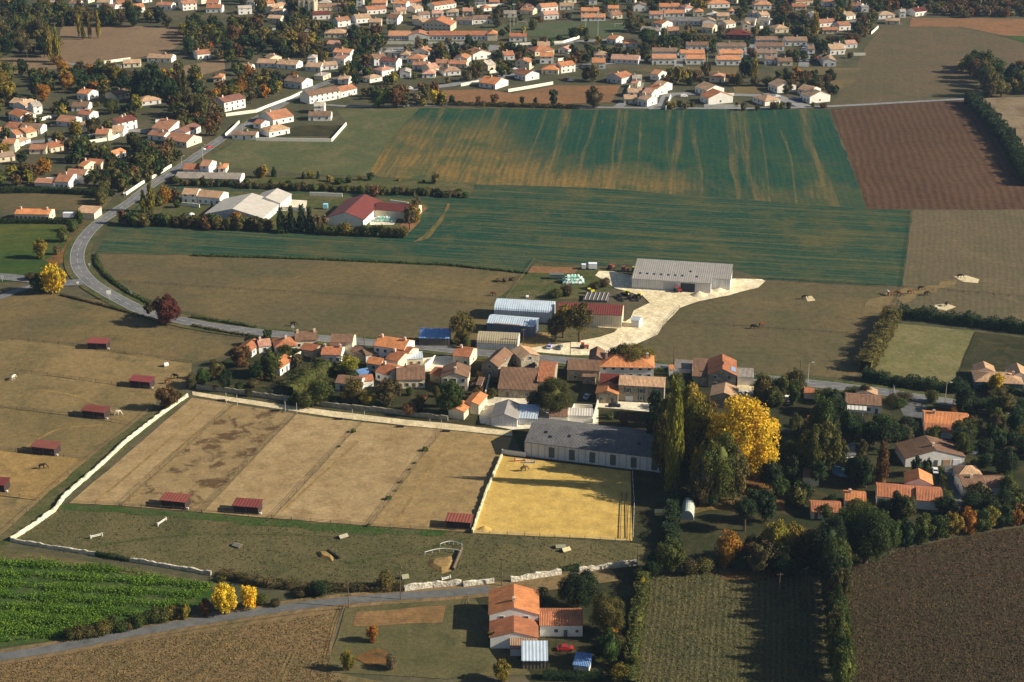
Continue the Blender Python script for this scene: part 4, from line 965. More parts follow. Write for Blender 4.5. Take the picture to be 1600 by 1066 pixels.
F([(-30, 532), (45, 534), (115, 540), (170, 550), (300, 568)], "uppermost of the paddock fences left of the diagonal stone wall")
F([(-30, 574), (0, 577), (125, 594), (200, 604), (250, 611)], "second paddock fence from top, ending beside bronze bush")
F([(-30, 634), (0, 638), (107, 649), (175, 659), (207, 665)], "third paddock fence from top on left side")
F([(-30, 700), (0, 704), (25, 707), (100, 715), (137, 719)], "fourth paddock fence from top on left side")
F([(-30, 768), (0, 774), (62, 783)], "lowest short paddock fence at left edge")
F([(240, 636), (207, 665), (137, 719), (107, 742), (62, 782), (0, 838)], "diagonal fence following the track left of the stone wall")
F([(365, 634), (320, 673), (250, 733), (187, 791)], "first slanting fence between sandy paddocks from the left")
F([(462, 648), (400, 710), (315, 801)], "second slanting fence between sandy paddocks from the left")
F([(564, 661), (500, 730), (425, 810)], "third slanting fence between sandy paddocks from the left")
F([(690, 673), (640, 740), (578, 822)], "slanting fence between the two rightmost sandy paddocks")
F([(108, 787), (190, 791), (315, 801), (425, 811), (578, 823), (737, 833)], "long fence between sandy paddocks and the dark pasture")
F([(180, 441), (300, 449), (400, 455), (600, 466), (770, 478)], "fence crossing the dry meadow below the green field")
F([(150, 400), (165, 432), (205, 460), (260, 482), (330, 501), (400, 514)], "curved fence along the inside of the road bend", 8)
F([(1050, 503), (1120, 509), (1200, 515), (1372, 526)], "fence crossing the brown meadow right of chalk track")
F([(1425, 329), (1420, 380), (1411, 448), (1396, 482)], "fence on right edge of the green field")
F([(1200, 437), (1300, 444), (1411, 450), (1600, 466)], "long fence along lower edge of the green field")
F([(836, 406), (820, 428), (800, 455), (790, 470)], "slanting fence right of the dry meadow")
F([(1062, 482), (1042, 503), (1028, 523), (1000, 545)], "fence beside the chalk track curve")
F([(95, 462), (160, 478), (225, 496), (262, 512), (330, 524), (400, 533)], "fence below the main road left of maroon tree")
F([(540, 948), (530, 975), (515, 1030)], "fence at left edge of farmhouse garden")
F([(735, 934), (728, 955), (720, 975)], "fence right of the vegetable plot")
F([(300, 613), (365, 633), (464, 646), (565, 659), (690, 673)], "fence at the upper ends of sandy paddocks") if False else None
F([(738, 834), (820, 838), (985, 849)], "rail fence along lower edge of the yellow arena", 4, 3, "rail fences of the yellow arena", 'pale')
F([(989, 846), (991, 790), (988, 740)], "white rail fence on right side of the yellow arena", 4, 2, "rail fences of the yellow arena", 'frame')
F([(1148, 604), (1150, 640)], "pale picket fence at left of white garage court", 2)
F([(1396, 606), (1400, 630), (1440, 636)], "pale entrance fence near tan roofed roadside house", 2, 2, None, 'frame')
names = ["leftmost", "second from left", "third from left", "fourth from left", "fifth from left", "sixth from left", "seventh from left", "rightmost"]
for i, (x, y) in enumerate([(354, 630), (371, 633), (446, 643), (464, 646), (551, 656), (570, 659), (672, 671), (690, 673)]):
    p = P(x, y); o = obj("paddock_pole", POLE, None, loc=p); tag(o, "thin tall pole on sandy path, " + names[i] + " of eight", "pole", "poles in pairs along the sandy path")
# ---------------------------------------------------------------- horse shelters
def shelter():
    r = empty("horse_shelter", (0, 0, 0)); L = 7.0; d = 4.0
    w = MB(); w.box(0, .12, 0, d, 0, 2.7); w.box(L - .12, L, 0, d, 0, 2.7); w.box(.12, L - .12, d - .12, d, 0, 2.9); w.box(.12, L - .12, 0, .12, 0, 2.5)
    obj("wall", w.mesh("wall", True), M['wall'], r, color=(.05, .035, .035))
    R = MB(); R.slab([(-.3, -.4, 2.75), (L + .3, -.4, 2.75), (L + .3, d + .4, 3.1), (-.3, d + .4, 3.1)], .1)
    obj("roof", R.mesh("roof", True), M['metal'], r, color=(.20, .042, .030))
    for x in (.06, L * .5, L - .06):
        m = MB(); m.box(x - .09, x + .09, -.1, .02, 0, 2.3); obj("post", m.mesh("post"), M['wood'], r)
    m = MB(); m.box(-4.5, 0, 0, .08, .1, 1.5); obj("wind_board", m.mesh("wind_board"), M['wood'], r)
    m = MB(); m.box(L + .1, L + .7, .2, .8, 0, .6); obj("water_tub", m.mesh("water_tub"), M['frame'], r)
    return r
def copy_tree(o, parent=None):
    c = o.copy(); C.objects.link(c); c.parent = parent
    for k in list(o.children): copy_tree(k, c)
    return c
sh0 = None
SH = [(137, 546, 167, 547, "horse shelter at top of left paddocks, nearest the maroon tree"), (203, 605, 235, 608, "horse shelter beside bronze bush near the hamlet"), (129, 652, 164, 656, "horse shelter in third left paddock, left of bronze bush"), (50, 709, 86, 713, "horse shelter in brown left paddock"),
      (-25, 768, 8, 770, "horse shelter cut by the left edge of photo"), (252, 793, 290, 797, "horse shelter below second sandy paddock, leftmost along the green verge"), (365, 802, 404, 805, "horse shelter below the third sandy paddock"), (697, 826, 735, 829, "horse shelter below sandy paddock touching the arena wall")]
for x0, y0, x1, y1, lb in SH:
    o = sh0 = shelter() if sh0 is None else sh0
    if sh0.location.length > 0: o = copy_tree(sh0)
    a, b = P(x0, y0), P(x1, y1); o.location = a; o.rotation_euler = (0, 0, math.atan2(b.y - a.y, b.x - a.x)); s = (b - a).length / 7.0; o.scale = (s, 1, 1)
    for k in o.children:
        if k.name.startswith('roof'): f_ = random.uniform(.75, 1.2); k.color = (.20 * f_, .042 * f_ * random.uniform(.9, 1.5), .030 * f_ * random.uniform(.9, 1.4), 1)
    tag(o, "red roofed " + lb, "horse shelter", "red roofed horse shelters in the paddocks")
for i, (x, y) in enumerate([(346, 627), (431, 643), (529, 656), (625, 668), (697, 675)]):
    m = MB(); m.box(-1.3, 1.3, -.4, .4, 0, .6); m.box(-1.2, 1.2, -.3, .3, .6, .62); p = P(x, y)
    o = obj("water_trough", m.mesh("water_trough"), M['dark'], loc=p); tag(o, "dark water trough at paddock head, " + ["leftmost", "second from left", "middle", "second from right", "rightmost"][i] + " of five", "trough", "dark troughs at the heads of the sandy paddocks")
# ---------------------------------------------------------------- horses
def horse_mesh():
    m = bpy.data.meshes.new("horse"); 
    J = [(0, 0, 1.30), (-.55, 0, 1.32), (.5, 0, 1.30), (.85, 0, 1.45), (1.15, 0, 1.15), (1.35, 0, .75), (1.5, 0, .45), (1.72, 0, .25),
         (-.78, .0, 1.22), (-.92, 0, .8),
         (.5, .2, 1.05), (.52, .2, .65), (.5, .2, .32), (.52, .2, .04), (.5, -.2, 1.05), (.42, -.2, .65), (.42, -.2, .32), (.45, -.2, .04),
         (-.6, .2, 1.05), (-.5, .22, .75), (-.72, .22, .48), (-.66, .22, .04), (-.6, -.2, 1.05), (-.42, -.22, .75), (-.64, -.22, .48), (-.56, -.22, .04)]
    R = [.33, .31, .32, .22, .15, .13, .11, .06, .07, .04, .15, .085, .06, .07, .15, .085, .06, .07, .19, .13, .065, .07, .19, .13, .065, .07]
    E = [(0, 1), (0, 2), (2, 3), (3, 4), (4, 5), (5, 6), (6, 7), (1, 8), (8, 9), (2, 10), (10, 11), (11, 12), (12, 13), (2, 14), (14, 15), (15, 16), (16, 17), (1, 18), (18, 19), (19, 20), (20, 21), (1, 22), (22, 23), (23, 24), (24, 25)]
    m.from_pydata(J, E, []); o = bpy.data.objects.new("tmp", m); C.objects.link(o)
    sk = o.modifiers.new("s", 'SKIN'); o.modifiers.new("b", 'SUBSURF').levels = 1
    for i, v in enumerate(m.skin_vertices[0].data): v.radius = (R[i], R[i] * (1.0 if i > 9 else .85)); v.use_root = (i == 0)
    dg = bpy.context.evaluated_depsgraph_get(); me = bpy.data.meshes.new_from_object(o.evaluated_get(dg)); bpy.data.objects.remove(o)
    me.name = "horse"; me.materials.clear(); me.materials.append(M['cloth']); me.polygons.foreach_set("use_smooth", [True] * len(me.polygons)); return me
HM = horse_mesh(); BR = (.16, .06, .025); DK = (.025, .02, .018); LT = (.62, .57, .48)
HS = [(458, 510, 0, DK, "dark horse grazing alone in dry meadow above hamlet"), (772, 463, 3.1, BR, "brown horse walking at right end of dry meadow"), (1390, 463, .2, BR, "brown horse at meeting of the right hand fences"), (1404, 462, 2.8, BR, "brown horse just right of fence corner"),
      (1421, 460, .1, BR, "reddish brown horse feeding at fence corner"), (1438, 454, 0, DK, "dark horse behind the fence right of brown horses"), (1447, 462, .4, DK, "dark horse farthest right of the fence group"), (1387, 461, 2.0, LT, "pale horse beside the fence corner"),
      (1256, 468, .3, DK, "dark horse eating hay in the brown meadow"), (1176, 514, 0, DK, "dark horse lowest in brown meadow beside fence"), (1189, 511, .5, BR, "brown horse close to the fence in brown meadow"), (1499, 435, 0, DK, "dark horse standing at the far pale hay patch"),
      (1478, 479, 1.0, DK, "dark horse at the near pale hay patch"), (262, 600, .2, BR, "chestnut horse in tree shade above diagonal wall"), (275, 592, 2.9, DK, "dark horse in tree shade right of chestnut"), (21, 594, 1.2, LT, "pale horse in left paddock below upper fence"),
      (66, 733, .2, DK, "small dark pony in the lowest sandy left paddock"), (183, 649, 0, LT, "white pony right of shelter in left paddock")]
for x, y, rz, c, lb in HS:
    o = obj("horse", HM, None, loc=P(x, y), rz=rz, color=c, scale=(1.25, 1.25, 1.25)); tag(o, lb, "horse", "horses out in the fields")
hr = obj("horse", HM, None, loc=P(818, 737), rz=.3, color=(.1, .06, .04), scale=(1.25,) * 3); tag(hr, "ridden dark horse in upper left part of arena", "horse")
def person_mesh(sit):
    m = bpy.data.meshes.new("person")
    if sit: J = [(0, 0, 0), (0, 0, .3), (0, 0, .55), (0, 0, .66), (.02, 0, .8), (.1, .22, -.02), (.25, .3, -.25), (.12, .3, -.6), (.1, -.22, -.02), (.25, -.3, -.25), (.12, -.3, -.6), (0, .22, .5), (.1, .25, .28), (.32, .12, .2), (0, -.22, .5), (.1, -.25, .28), (.32, -.12, .2)]
    else: J = [(0, 0, .95), (0, 0, 1.25), (0, 0, 1.42), (0, 0, 1.52), (.02, 0, 1.66), (0, .1, .9), (.03, .11, .5), (0, .12, .06), (0, -.1, .9), (.0, -.11, .5), (-.05, -.12, .06), (0, .2, 1.4), (0, .26, 1.12), (.1, .26, .88), (0, -.2, 1.4), (0, -.26, 1.12), (.1, -.26, .88)]
    R = [.15, .15, .13, .06, .11, .1, .075, .055, .1, .075, .055, .06, .05, .04, .06, .05, .04]
    E = [(0, 1), (1, 2), (2, 3), (3, 4), (0, 5), (5, 6), (6, 7), (0, 8), (8, 9), (9, 10), (2, 11), (11, 12), (12, 13), (2, 14), (14, 15), (15, 16)]
    m.from_pydata(J, E, []); o = bpy.data.objects.new("tmp", m); C.objects.link(o); o.modifiers.new("s", 'SKIN'); o.modifiers.new("b", 'SUBSURF').levels = 1
    for i, v in enumerate(m.skin_vertices[0].data): v.radius = (R[i], R[i]); v.use_root = (i == 0)
    dg = bpy.context.evaluated_depsgraph_get(); me = bpy.data.meshes.new_from_object(o.evaluated_get(dg)); bpy.data.objects.remove(o); me.name = "person"; me.materials.clear(); me.materials.append(M['cloth']); return me
pr = obj("person", person_mesh(True), None, loc=P(818, 737) + Vector((0, 0, 1.95)), rz=.3, color=(.03, .035, .06)); tag(pr, "rider in dark clothes sitting on the horse in the arena", "person")
pw = person_mesh(False)
for x, y, c, lb in ((804, 722, (.4, .05, .05), "person in red standing at upper arena wall"), (831, 722, (.05, .08, .3), "person in blue beside the barn wall at arena edge")):
    o = obj("person", pw, None, loc=P(x, y), color=c); tag(o, lb, "person")
# ---------------------------------------------------------------- cars
def car_body(van=False):
    prof = [(-2.1, .35), (-2.15, .75), (-2.0, .95), (-1.5, 1.0), (-.9, 1.45), (.5, 1.48), (1.2, 1.0), (2.0, .85), (2.15, .6), (2.1, .35)] if not van else [(-2.2, .35), (-2.25, 1.0), (-2.15, 1.9), (1.0, 1.95), (1.5, 1.25), (2.2, 1.05), (2.3, .6), (2.25, .35)]
    v = [(x, -.85 + (.14 if z > 1.1 else 0), z) for x, z in prof] + [(x, .85 - (.14 if z > 1.1 else 0), z) for x, z in prof]; n = len(prof)
    return mesh("body", v, [tuple(range(n)), tuple(range(2 * n - 1, n - 1, -1))] + [(i, i + n, (i + 1) % n + n, (i + 1) % n) for i in range(n)])
CB = car_body(); CB.materials.append(M['paint']); VB = car_body(True); VB.materials.append(M['paint'])
GL = MB(); GL.slab([(.55, -.62, 1.47), (1.22, -.70, 1.03), (1.22, .70, 1.03), (.55, .62, 1.47)], .03); GL.slab([(-1.45, -.70, 1.04), (-.93, -.62, 1.46), (-.93, .62, 1.46), (-1.45, .70, 1.04)], .03)
GL.box(-.85, .5, -.75, .75, 1.05, 1.4); GL = GL.mesh("windows"); GL.materials.append(M['glass'])
WH = MB(); WH.bar((0, -.12, 0), (0, .12, 0), .33, n=12); WH = WH.mesh("wheel"); WH.materials.append(M['dark'])
def car(x, y, rz, c, lb, van=False):
    r = empty("parked_car" if not van else "parked_van", P(x, y), rz)
    obj("body", VB if van else CB, None, r, color=c); obj("windows", GL, None, r, scale=(1.02, 1.03, 1.0))
    for a in (-1.35, 1.35):
        for b in (-.8, .8): obj("wheel", WH, None, r, loc=(a, b, .33))
    tag(r, lb, "van" if van else "car", "parked cars and vans")
WT, SV, DKc, RD, BL = (.75, .75, .75), (.4, .42, .45), (.02, .022, .03), (.35, .02, .02), (.03, .08, .3)
for a in [(960, 636, 0, DKc, "dark car parked before stone house with green shutters"), (917, 622, 1.2, SV, "silver car parked in shaded court by orange gable annex"), (1156, 617, 1.4, (.25, .3, .42), "blue grey car parked left in white garage court"), (1170, 618, .3, WT, "white car parked right in white garage court"),
          (859, 544, 1.3, (.4, .4, .62), "lilac car parked by the sparse farmyard trees"), (874, 545, 1.3, (.10, .13, .12), "dark green car right of lilac car on chalk"), (1461, 738, 1.45, WT, "white car on drive before house with garage doors"), (883, 1016, .05, RD, "red car parked in front of farmhouse annex"),
          (743, 604, .4, (.05, .05, .06), "dark car in the alley beside tall cream house"), (430, 48, .3, SV, "silver car in car park near the church", True), (640, 140, .2, WT, "white van on road beside village trees", True), (651, 139, .2, DKc, "dark car right of white van by village trees"),
          (1069, 152, .1, WT, "white van parked in the estate lane", True), (1214, 152, .2, WT, "white car near gable of estate house"), (1240, 155, .1, SV, "silver car beside estate turning"), (1248, 157, 2.2, BL, "blue car in shade of estate house"),
          (563, 80, .8, SV, "silver car at road bend below church"), (565, 85, .2, WT, "white van below silver car at road bend", True), (740, 116, .2, WT, "white car beside pale yellow wall"), (797, 110, .2, RD, "red car parked beside the village road"),
          (805, 109, .2, WT, "white car right of red car on village road"), (249, 192, .3, WT, "white van behind the terracotta farm buildings", True), (84, 198, .3, DKc, "dark car in the left suburb beside white gable"), (23, 232, .2, WT, "white car in left suburb lane"),
          (327, 232, .7, RD, "red car on road up to village"), (1199, 75, .3, RD, "red car between estate rows"), (1276, 92, 1.2, RD, "dark red car beside tan roofed estate houses"), (1222, 87, .2, BL, "blue car in the estate close"), (885, 125, .1, RD, "red car in yard right of red roofed house"),
          (892, 127, .1, WT, "white car in yard right of red roofed house"), (412, 1066, 0, DKc, "dark car at bottom edge")][:-1]: car(*a)
# ---------------------------------------------------------------- bales, machinery, small things
BALE = MB(); BALE.bar((-.6, 0, .62), (.6, 0, .62), .62, n=14); BALE = BALE.mesh("bale", smooth=False); BALE.materials.append(M['cloth'])
BT = []
def bales(cx, cy, rows, c1, c2, where, group):
    k = 0; base_ = P(cx, cy)
    for lvl, (nx, ny) in enumerate(rows):
        for i in range(nx):
            for j in range(ny):
                o = obj("wrapped_bale", BALE, None, loc=base_ + Vector(((i - nx / 2) * 1.3 + random.uniform(-.12, .12), (j - ny / 2) * 1.35 + random.uniform(-.2, .2), lvl * 1.08)), rz=random.choice([0, 1.57]) + random.uniform(-.15, .15), color=c1 if random.random() < .75 else c2)
                BT.append(dict(o=o, x=o.location.x, base=("mint green" if tuple(o.color)[0] == tuple(np.float32(c1))[0] else "white") + " bale " + ["in ground layer", "in second layer", "on top"][lvl] + " of stack " + where)); tag(o, None, "bale", group); k += 1
bales(898, 441, [(7, 4), (6, 3), (4, 2)], (.45, .75, .64), (.78, .82, .8), "by chalk farmyard", "wrapped bales stacked by the chalk farmyard")
bales(602, 345, [(7, 3), (5, 2)], (.35, .6, .5), (.7, .72, .8), "beside red hangar", "wrapped bales beside the red hangar")
o = obj("wrapped_bale", BALE, None, loc=P(824, 466), color=(.8, .8, .8)); tag(o, "single white round bale on grass behind blue grey barn", "bale")
o = obj("wrapped_bale", BALE, None, loc=P(260, 573), color=(.8, .8, .76), rz=.4, scale=(1.3, 1.3, 1.3)); tag(o, "single pale round bale lying in upper left paddock", "bale")
TY = bpy.data.meshes.new("tyre")
import bmesh
def torus(R_=.5, r_=.18, n=14, k=7):
    v = []; f = []
    for i in range(n):
        a = 2 * math.pi * i / n
        for j in range(k):
            b = 2 * math.pi * j / k; v.append(((R_ + r_ * math.cos(b)) * math.cos(a), (R_ + r_ * math.cos(b)) * math.sin(a), r_ * math.sin(b) + r_))
    for i in range(n):
        for j in range(k): f.append((i * k + j, ((i + 1) % n) * k + j, ((i + 1) % n) * k + (j + 1) % k, i * k + (j + 1) % k))
    return mesh("tyre", v, f)
TY = torus(); TY.materials.append(M['dark'])
cl = empty("silage_clamp", P(930, 468), -.1)
m = MB(); m.slab([(-5, -3.4, .9), (5, -3.4, .9), (6, 3.4, 1.8), (-4, 3.4, 1.8)], 1.6); obj("cover_sheet", m.mesh("cover_sheet"), M['cloth'], cl, color=(.10, .10, .11))
for i in range(6):
    m = MB(); x = -4.2 + i * 1.7; m.bar((x, -3.3, 1.0), (x + .9, 3.3, 1.95), .16, n=6); obj("weight_bag", m.mesh("weight_bag"), M['cloth'], cl, color=(.42, .38, .33))
tag(cl, "sheeted silage clamp with pale diagonal bags behind red roofed barn", "silage clamp")
for i in range(34):
    x = random.uniform(950, 1002); y = random.uniform(461, 471); zz = random.choice([0, 0, .36, .72])
    o = obj("tyre", TY, None, loc=P(x, y) + Vector((0, 0, zz)), scale=(1.1, 1.1, 1.1)); tag(o, None, "tyre", "heap of old tyres behind the red barn"); BT.append(dict(o=o, x=x, base=("ground level tyre" if zz == 0 else "raised tyre") + " in heap behind the red roofed barn"))
def tractor(x, y, rz, c, lb):
    r = empty("tractor", P(x, y), rz)
    m = MB(); m.box(0, 1.9, -.4, .4, .8, 1.5); m.box(-1, 0, -.6, .6, .7, 1.2); obj("body", m.mesh("body"), M['paint'], r, color=c)
    m = MB(); m.box(-1, .1, -.62, .62, 1.2, 2.3); obj("cab", m.mesh("cab"), M['glass'], r); m = MB(); m.box(-1.1, .2, -.7, .7, 2.3, 2.4); obj("cab_roof", m.mesh("cab_roof"), M['paint'], r, color=c)
    for xx, s in ((-.6, 2.3), (1.4, 1.3)):
        for yy in (-.8, .8): obj("wheel", WH, None, r, loc=(xx, yy, .33 * s), scale=(s, 1.5, s))
    tag(r, lb, "tractor")
YL = (.65, .6, .03)
tractor(922, 459, .4, YL, "yellow machine at left end of the silage clamp"); tractor(979, 462, 2.5, YL, "yellow tractor among dark tyres in the chalk farmyard"); tractor(999, 466, 1.2, YL, "yellow tractor at right end of dark tyre heap")
tractor(1058, 457, 0.2, (.4, .03, .02), "red tractor in front of large grey barn"); tractor(912, 545, .1, (.35, .05, .03), "red tractor parked below sparse farmyard trees"); tractor(955, 421, .8, (.35, .06, .02), "rusty red loader at field corner left of large grey barn")
tractor(976, 424, .1, (.3, .07, .03), "rusty machine beside upper corner of large grey barn"); tractor(992, 425, .1, (.55, .35, .03), "orange machine against the large grey barn")
def trailer(x, y, L, h, c, lb, rz=0, name="trailer"):
    r = empty(name, P(x, y), rz); m = MB(); m.box(-L / 2, L / 2, -1.1, 1.1, .6, .6 + h); obj("body", m.mesh("body"), M['paint'], r, color=c)
    m = MB(); m.box(-L / 2 - .05, L / 2 + .05, -1.15, 1.15, .6 + h, .68 + h); obj("roof", m.mesh("roof"), M['paint'], r, color=tuple(min(1, k * 1.15) for k in c))
    m = MB(); m.bar((L / 2, 0, .6), (L / 2 + 1.1, 0, .5), .06); obj("drawbar", m.mesh("drawbar"), M['dark'], r)
    for yy in (-1.0, 1.0): obj("wheel", WH, None, r, loc=(0, yy, .33))
    tag(r, lb, "trailer")
trailer(926, 421, 3.6, 2.2, (.7, .73, .8), "white box trailer beside the wrapped bales"); trailer(912, 421, 1.8, 1.7, (.6, .62, .7), "small white tank trailer left of white box trailer"); trailer(870, 436, 6, 1.6, (.10, .13, .12), "dark green trailer left of mint bales")
trailer(1272, 707, 5, 2.0, (.7, .7, .68), "white caravan under trees in hamlet garden") if False else None
trailer(108, 341, 5, 2.1, (.72, .74, .8), "white caravan beside tan roofed outbuilding"); trailer(1233, 628, 3, 1.4, (.78, .78, .76), "small white trailer on shaded lawn behind yellow tree"); trailer(80, 287, 5, 2.2, (.75, .77, .8), "white caravan behind large white villa")
trailer(1316, 690, 3, 1.2, (.75, .5, .15), "small orange and white trailer in hamlet garden") if False else None
trailer(1034, 806, 4.2, 1.0, (.7, .5, .2), "orange and white striped trailer by hedge right of arena"); trailer(1042, 826, 2.2, 1.0, (.7, .68, .66), "small white trailer with red stripe near the polytunnel"); trailer(1050, 841, 1.6, .8, (.75, .77, .8), "tiny white water tank trailer in hedge shadow")
trailer(540, 324, 2.4, 2.4, (.25, .55, .7), "light blue container trailer left of red hangar") if False else trailer(509, 327, 2.2, 2.0, (.3, .6, .75), "light blue box trailer left of red hangar")
# polytunnel
pt = empty("polytunnel", P(1063, 812), -.15); m = MB(); n = 10
for i in range(n):
    a0, a1 = math.pi * i / n, math.pi * (i + 1) / n
    m.add([(2 - 2 * math.cos(a0), 0, 3.1 * math.sin(a0)), (2 - 2 * math.cos(a1), 0, 3.1 * math.sin(a1)), (2 - 2 * math.cos(a1), 9, 3.1 * math.sin(a1)), (2 - 2 * math.cos(a0), 9, 3.1 * math.sin(a0))], [(0, 1, 2, 3)])
m.add([(2 - 2 * math.cos(math.pi * i / n), 0, 3.1 * math.sin(math.pi * i / n)) for i in range(n + 1)], [tuple(range(n + 1))]); m.add([(2 - 2 * math.cos(math.pi * i / n), 9, 3.1 * math.sin(math.pi * i / n)) for i in range(n + 1)], [tuple(range(n, -1, -1))])
obj("cover", m.mesh("cover"), M['cloth'], pt, color=(.40, .44, .40))
for j in range(5):
    m = MB()
    for i in range(n):
        a0, a1 = math.pi * i / n, math.pi * (i + 1) / n; y = .05 + j * 2.22
        m.bar((2 - 2.04 * math.cos(a0), y, 3.14 * math.sin(a0)), (2 - 2.04 * math.cos(a1), y, 3.14 * math.sin(a1)), .05, n=4)
    obj("hoop", m.mesh("hoop"), M['pale'], pt)
tag(pt, "grey polytunnel greenhouse with rounded roof right of the arena", "greenhouse")
# jumps and obstacles
def jump(x, y, L, rz, lb, h=.9, c=(.75, .72, .6), roofed=False):
    r = empty("horse_jump", P(x, y), rz)
    if roofed:
        m = MB(); m.slab([(-L / 2, -1, .5), (L / 2, -1, .5), (L / 2, 0, h + .4), (-L / 2, 0, h + .4)], .1); m.slab([(L / 2, 1, .5), (-L / 2, 1, .5), (-L / 2, 0, h + .4), (L / 2, 0, h + .4)], .1); obj("roof", m.mesh("roof"), M['cloth'], r, color=c)
        m = MB(); m.box(-L / 2 + .1, L / 2 - .1, -.8, .8, 0, .5); obj("base", m.mesh("base"), M['wood'], r)
    else:
        for s in (-1, 1):
            m = MB(); m.box(s * L / 2 - .1, s * L / 2 + .1, -.25, .25, 0, h + .3); obj("stand", m.mesh("stand"), M['paint'], r, color=c)
        for k in range(2):
            m = MB(); m.bar((-L / 2, 0, h - k * .4), (L / 2, 0, h - k * .4), .1, n=8); obj("pole", m.mesh("pole"), M['paint'], r, color=c if k else (.75, .75, .75))
    tag(r, lb, "jump", "cross country and show jumps")
jump(253, 818, 4, 1.1, "upright pale log jump in dark pasture, upper left"); jump(151, 840, 3.4, .5, "short pale log jump in dark pasture, farthest left"); jump(371, 854, 2.6, -.5, "small dark roofed jump at middle of dark pasture", .6, (.2, .19, .16), True)
jump(536, 840, 2.8, .6, "slanted board jump near the third sandy paddock", .7, (.35, .32, .25), True); jump(884, 861, 2.6, .5, "yellowish roofed jump below the arena, right of its twin", .8, (.5, .46, .28), True); jump(876, 856, 3, .1, "dark roofed jump below the arena, left of its twin", .7, (.25, .25, .18), True)
jump(633, 904, 2.0, .3, "small hut shaped jump near the lane wall", 1.0, (.3, .3, .2), True)
jump(697, 905, 2.6, .5, "white pipe jump leaning on the lane wall", .6, (.8, .8, .75)); jump(828, 724, 3, 0, "white and blue show jump at top of arena", .7, (.1, .15, .5)); jump(812, 721, 3, .1, "red and white show jump at upper left of arena", .7, (.5, .06, .05))
for i, (x0, y0, x1, y1, bend) in enumerate([(688, 855, 722, 856, 1), (664, 868, 720, 866, 1)]):
    a, b = P(x0, y0), P(x1, y1); r = empty("curved_rail", a); 
    for k in range(6):
        t = k / 5; p = a.lerp(b, t) + Vector((0, math.sin(t * math.pi) * 1.8, 0)) - a; m = MB(); m.box(p.x - .08, p.x + .08, p.y - .08, p.y + .08, 0, 1.1); obj("post", m.mesh("post"), M['frame'], r)
    m = MB(); qq = [a.lerp(b, k / 10) + Vector((0, math.sin(k / 10 * math.pi) * 1.8, 1.1)) - a for k in range(11)]
    for k in range(10): m.bar(qq[k], qq[k + 1], .1, n=5)
    obj("rail", m.mesh("rail"), M['frame'], r); tag(r, ["upper", "lower"][i] + " white curved rail near sandy bank in dark pasture", "rail", "white curved rails in the dark pasture")
def bank(x, y, px, c, lb):
    pts = subdiv([P(*p) for p in px], 1.5, .3); n = len(pts); cx = sum((p for p in pts), Vector()) / n
    v = [(p.x, p.y, .09) for p in pts] + [(cx.x + (p.x - cx.x) * .6, cx.y + (p.y - cx.y) * .6, .8) for p in pts]
    o = obj("earth_bank", mesh("earth_bank", v, [(i, (i + 1) % n, n + (i + 1) % n, n + i) for i in range(n)] + [tuple(range(n, 2 * n))]), m_pad2 if c else m_dark); tag(o, lb, "earth bank")
bank(0, 0, [(672, 874), (705, 869), (712, 878), (706, 892), (690, 897), (668, 884)], 1, "sandy bank under the white curved rails"); bank(0, 0, [(495, 863), (508, 862), (522, 872), (520, 878), (500, 872)], 1, "small pale sand pit beside dark log in pasture")
m = MB(); a, b = P(512, 862), P(530, 874); m.bar((0, 0, .4), b - a + Vector((0, 0, .4)), .4, n=8); o = obj("log", m.mesh("log"), M['dark'], loc=a); tag(o, "thick dark log beside the small sand pit", "log")
m = MB(); a, b = P(721, 860), P(708, 892); m.bar((0, 0, .6), b - a + Vector((0, 0, .6)), .5, n=8); o = obj("log", m.mesh("log"), M['wood'], loc=a); tag(o, "long timber edge right of the sandy bank", "log")
# arena rails inside right side
for i, (x, lb) in enumerate(((972, "left"), (979, "right"))):
    a, b = P(x, 773), P(x + 1 if i else x - 3, 842); r = empty("ground_rail", a)
    m = MB(); m.bar((0, 0, .5), b - a + Vector((0, 0, .5)), .12, n=5); obj("rail", m.mesh("rail"), M['wood'], r)
    for k in range(5):
        p = (b - a) * (k / 4); m = MB(); m.box(p.x - .1, p.x + .1, p.y - .1, p.y + .1, 0, .9); obj("post", m.mesh("post"), M['wood'], r)
    tag(r, lb + " one of two dark training rails inside arena's right side", "rail", "training rails inside the arena")
m = MB(); m.box(-2, 2, -2, 2, 0, .05)
def sandpile():
    n = 20; v = [(2.6 * math.cos(2 * math.pi * i / n) * random.uniform(.85, 1.1), 1.8 * math.sin(2 * math.pi * i / n), 0.05) for i in range(n)] + [(0, 0, 1.3)]
    return mesh("sand_heap", v, [(i, (i + 1) % n, n) for i in range(n)])
o = obj("sand_heap", sandpile(), m_arena, loc=P(757, 828)); tag(o, "small heap of yellow sand at lower left arena corner", "sand heap")
o = obj("chalk_heap", sandpile(), m_chalk, loc=P(1092, 462), scale=(1.6, 1.6, 1.6)); tag(o, "heap of pale chalk in front of large grey barn", "chalk heap")
o = obj("chalk_heap", sandpile(), m_chalk, loc=P(1124, 455), scale=(1.3, 1.3, 1.2)); tag(o, "heap of pale chalk in recess of large grey barn", "chalk heap")
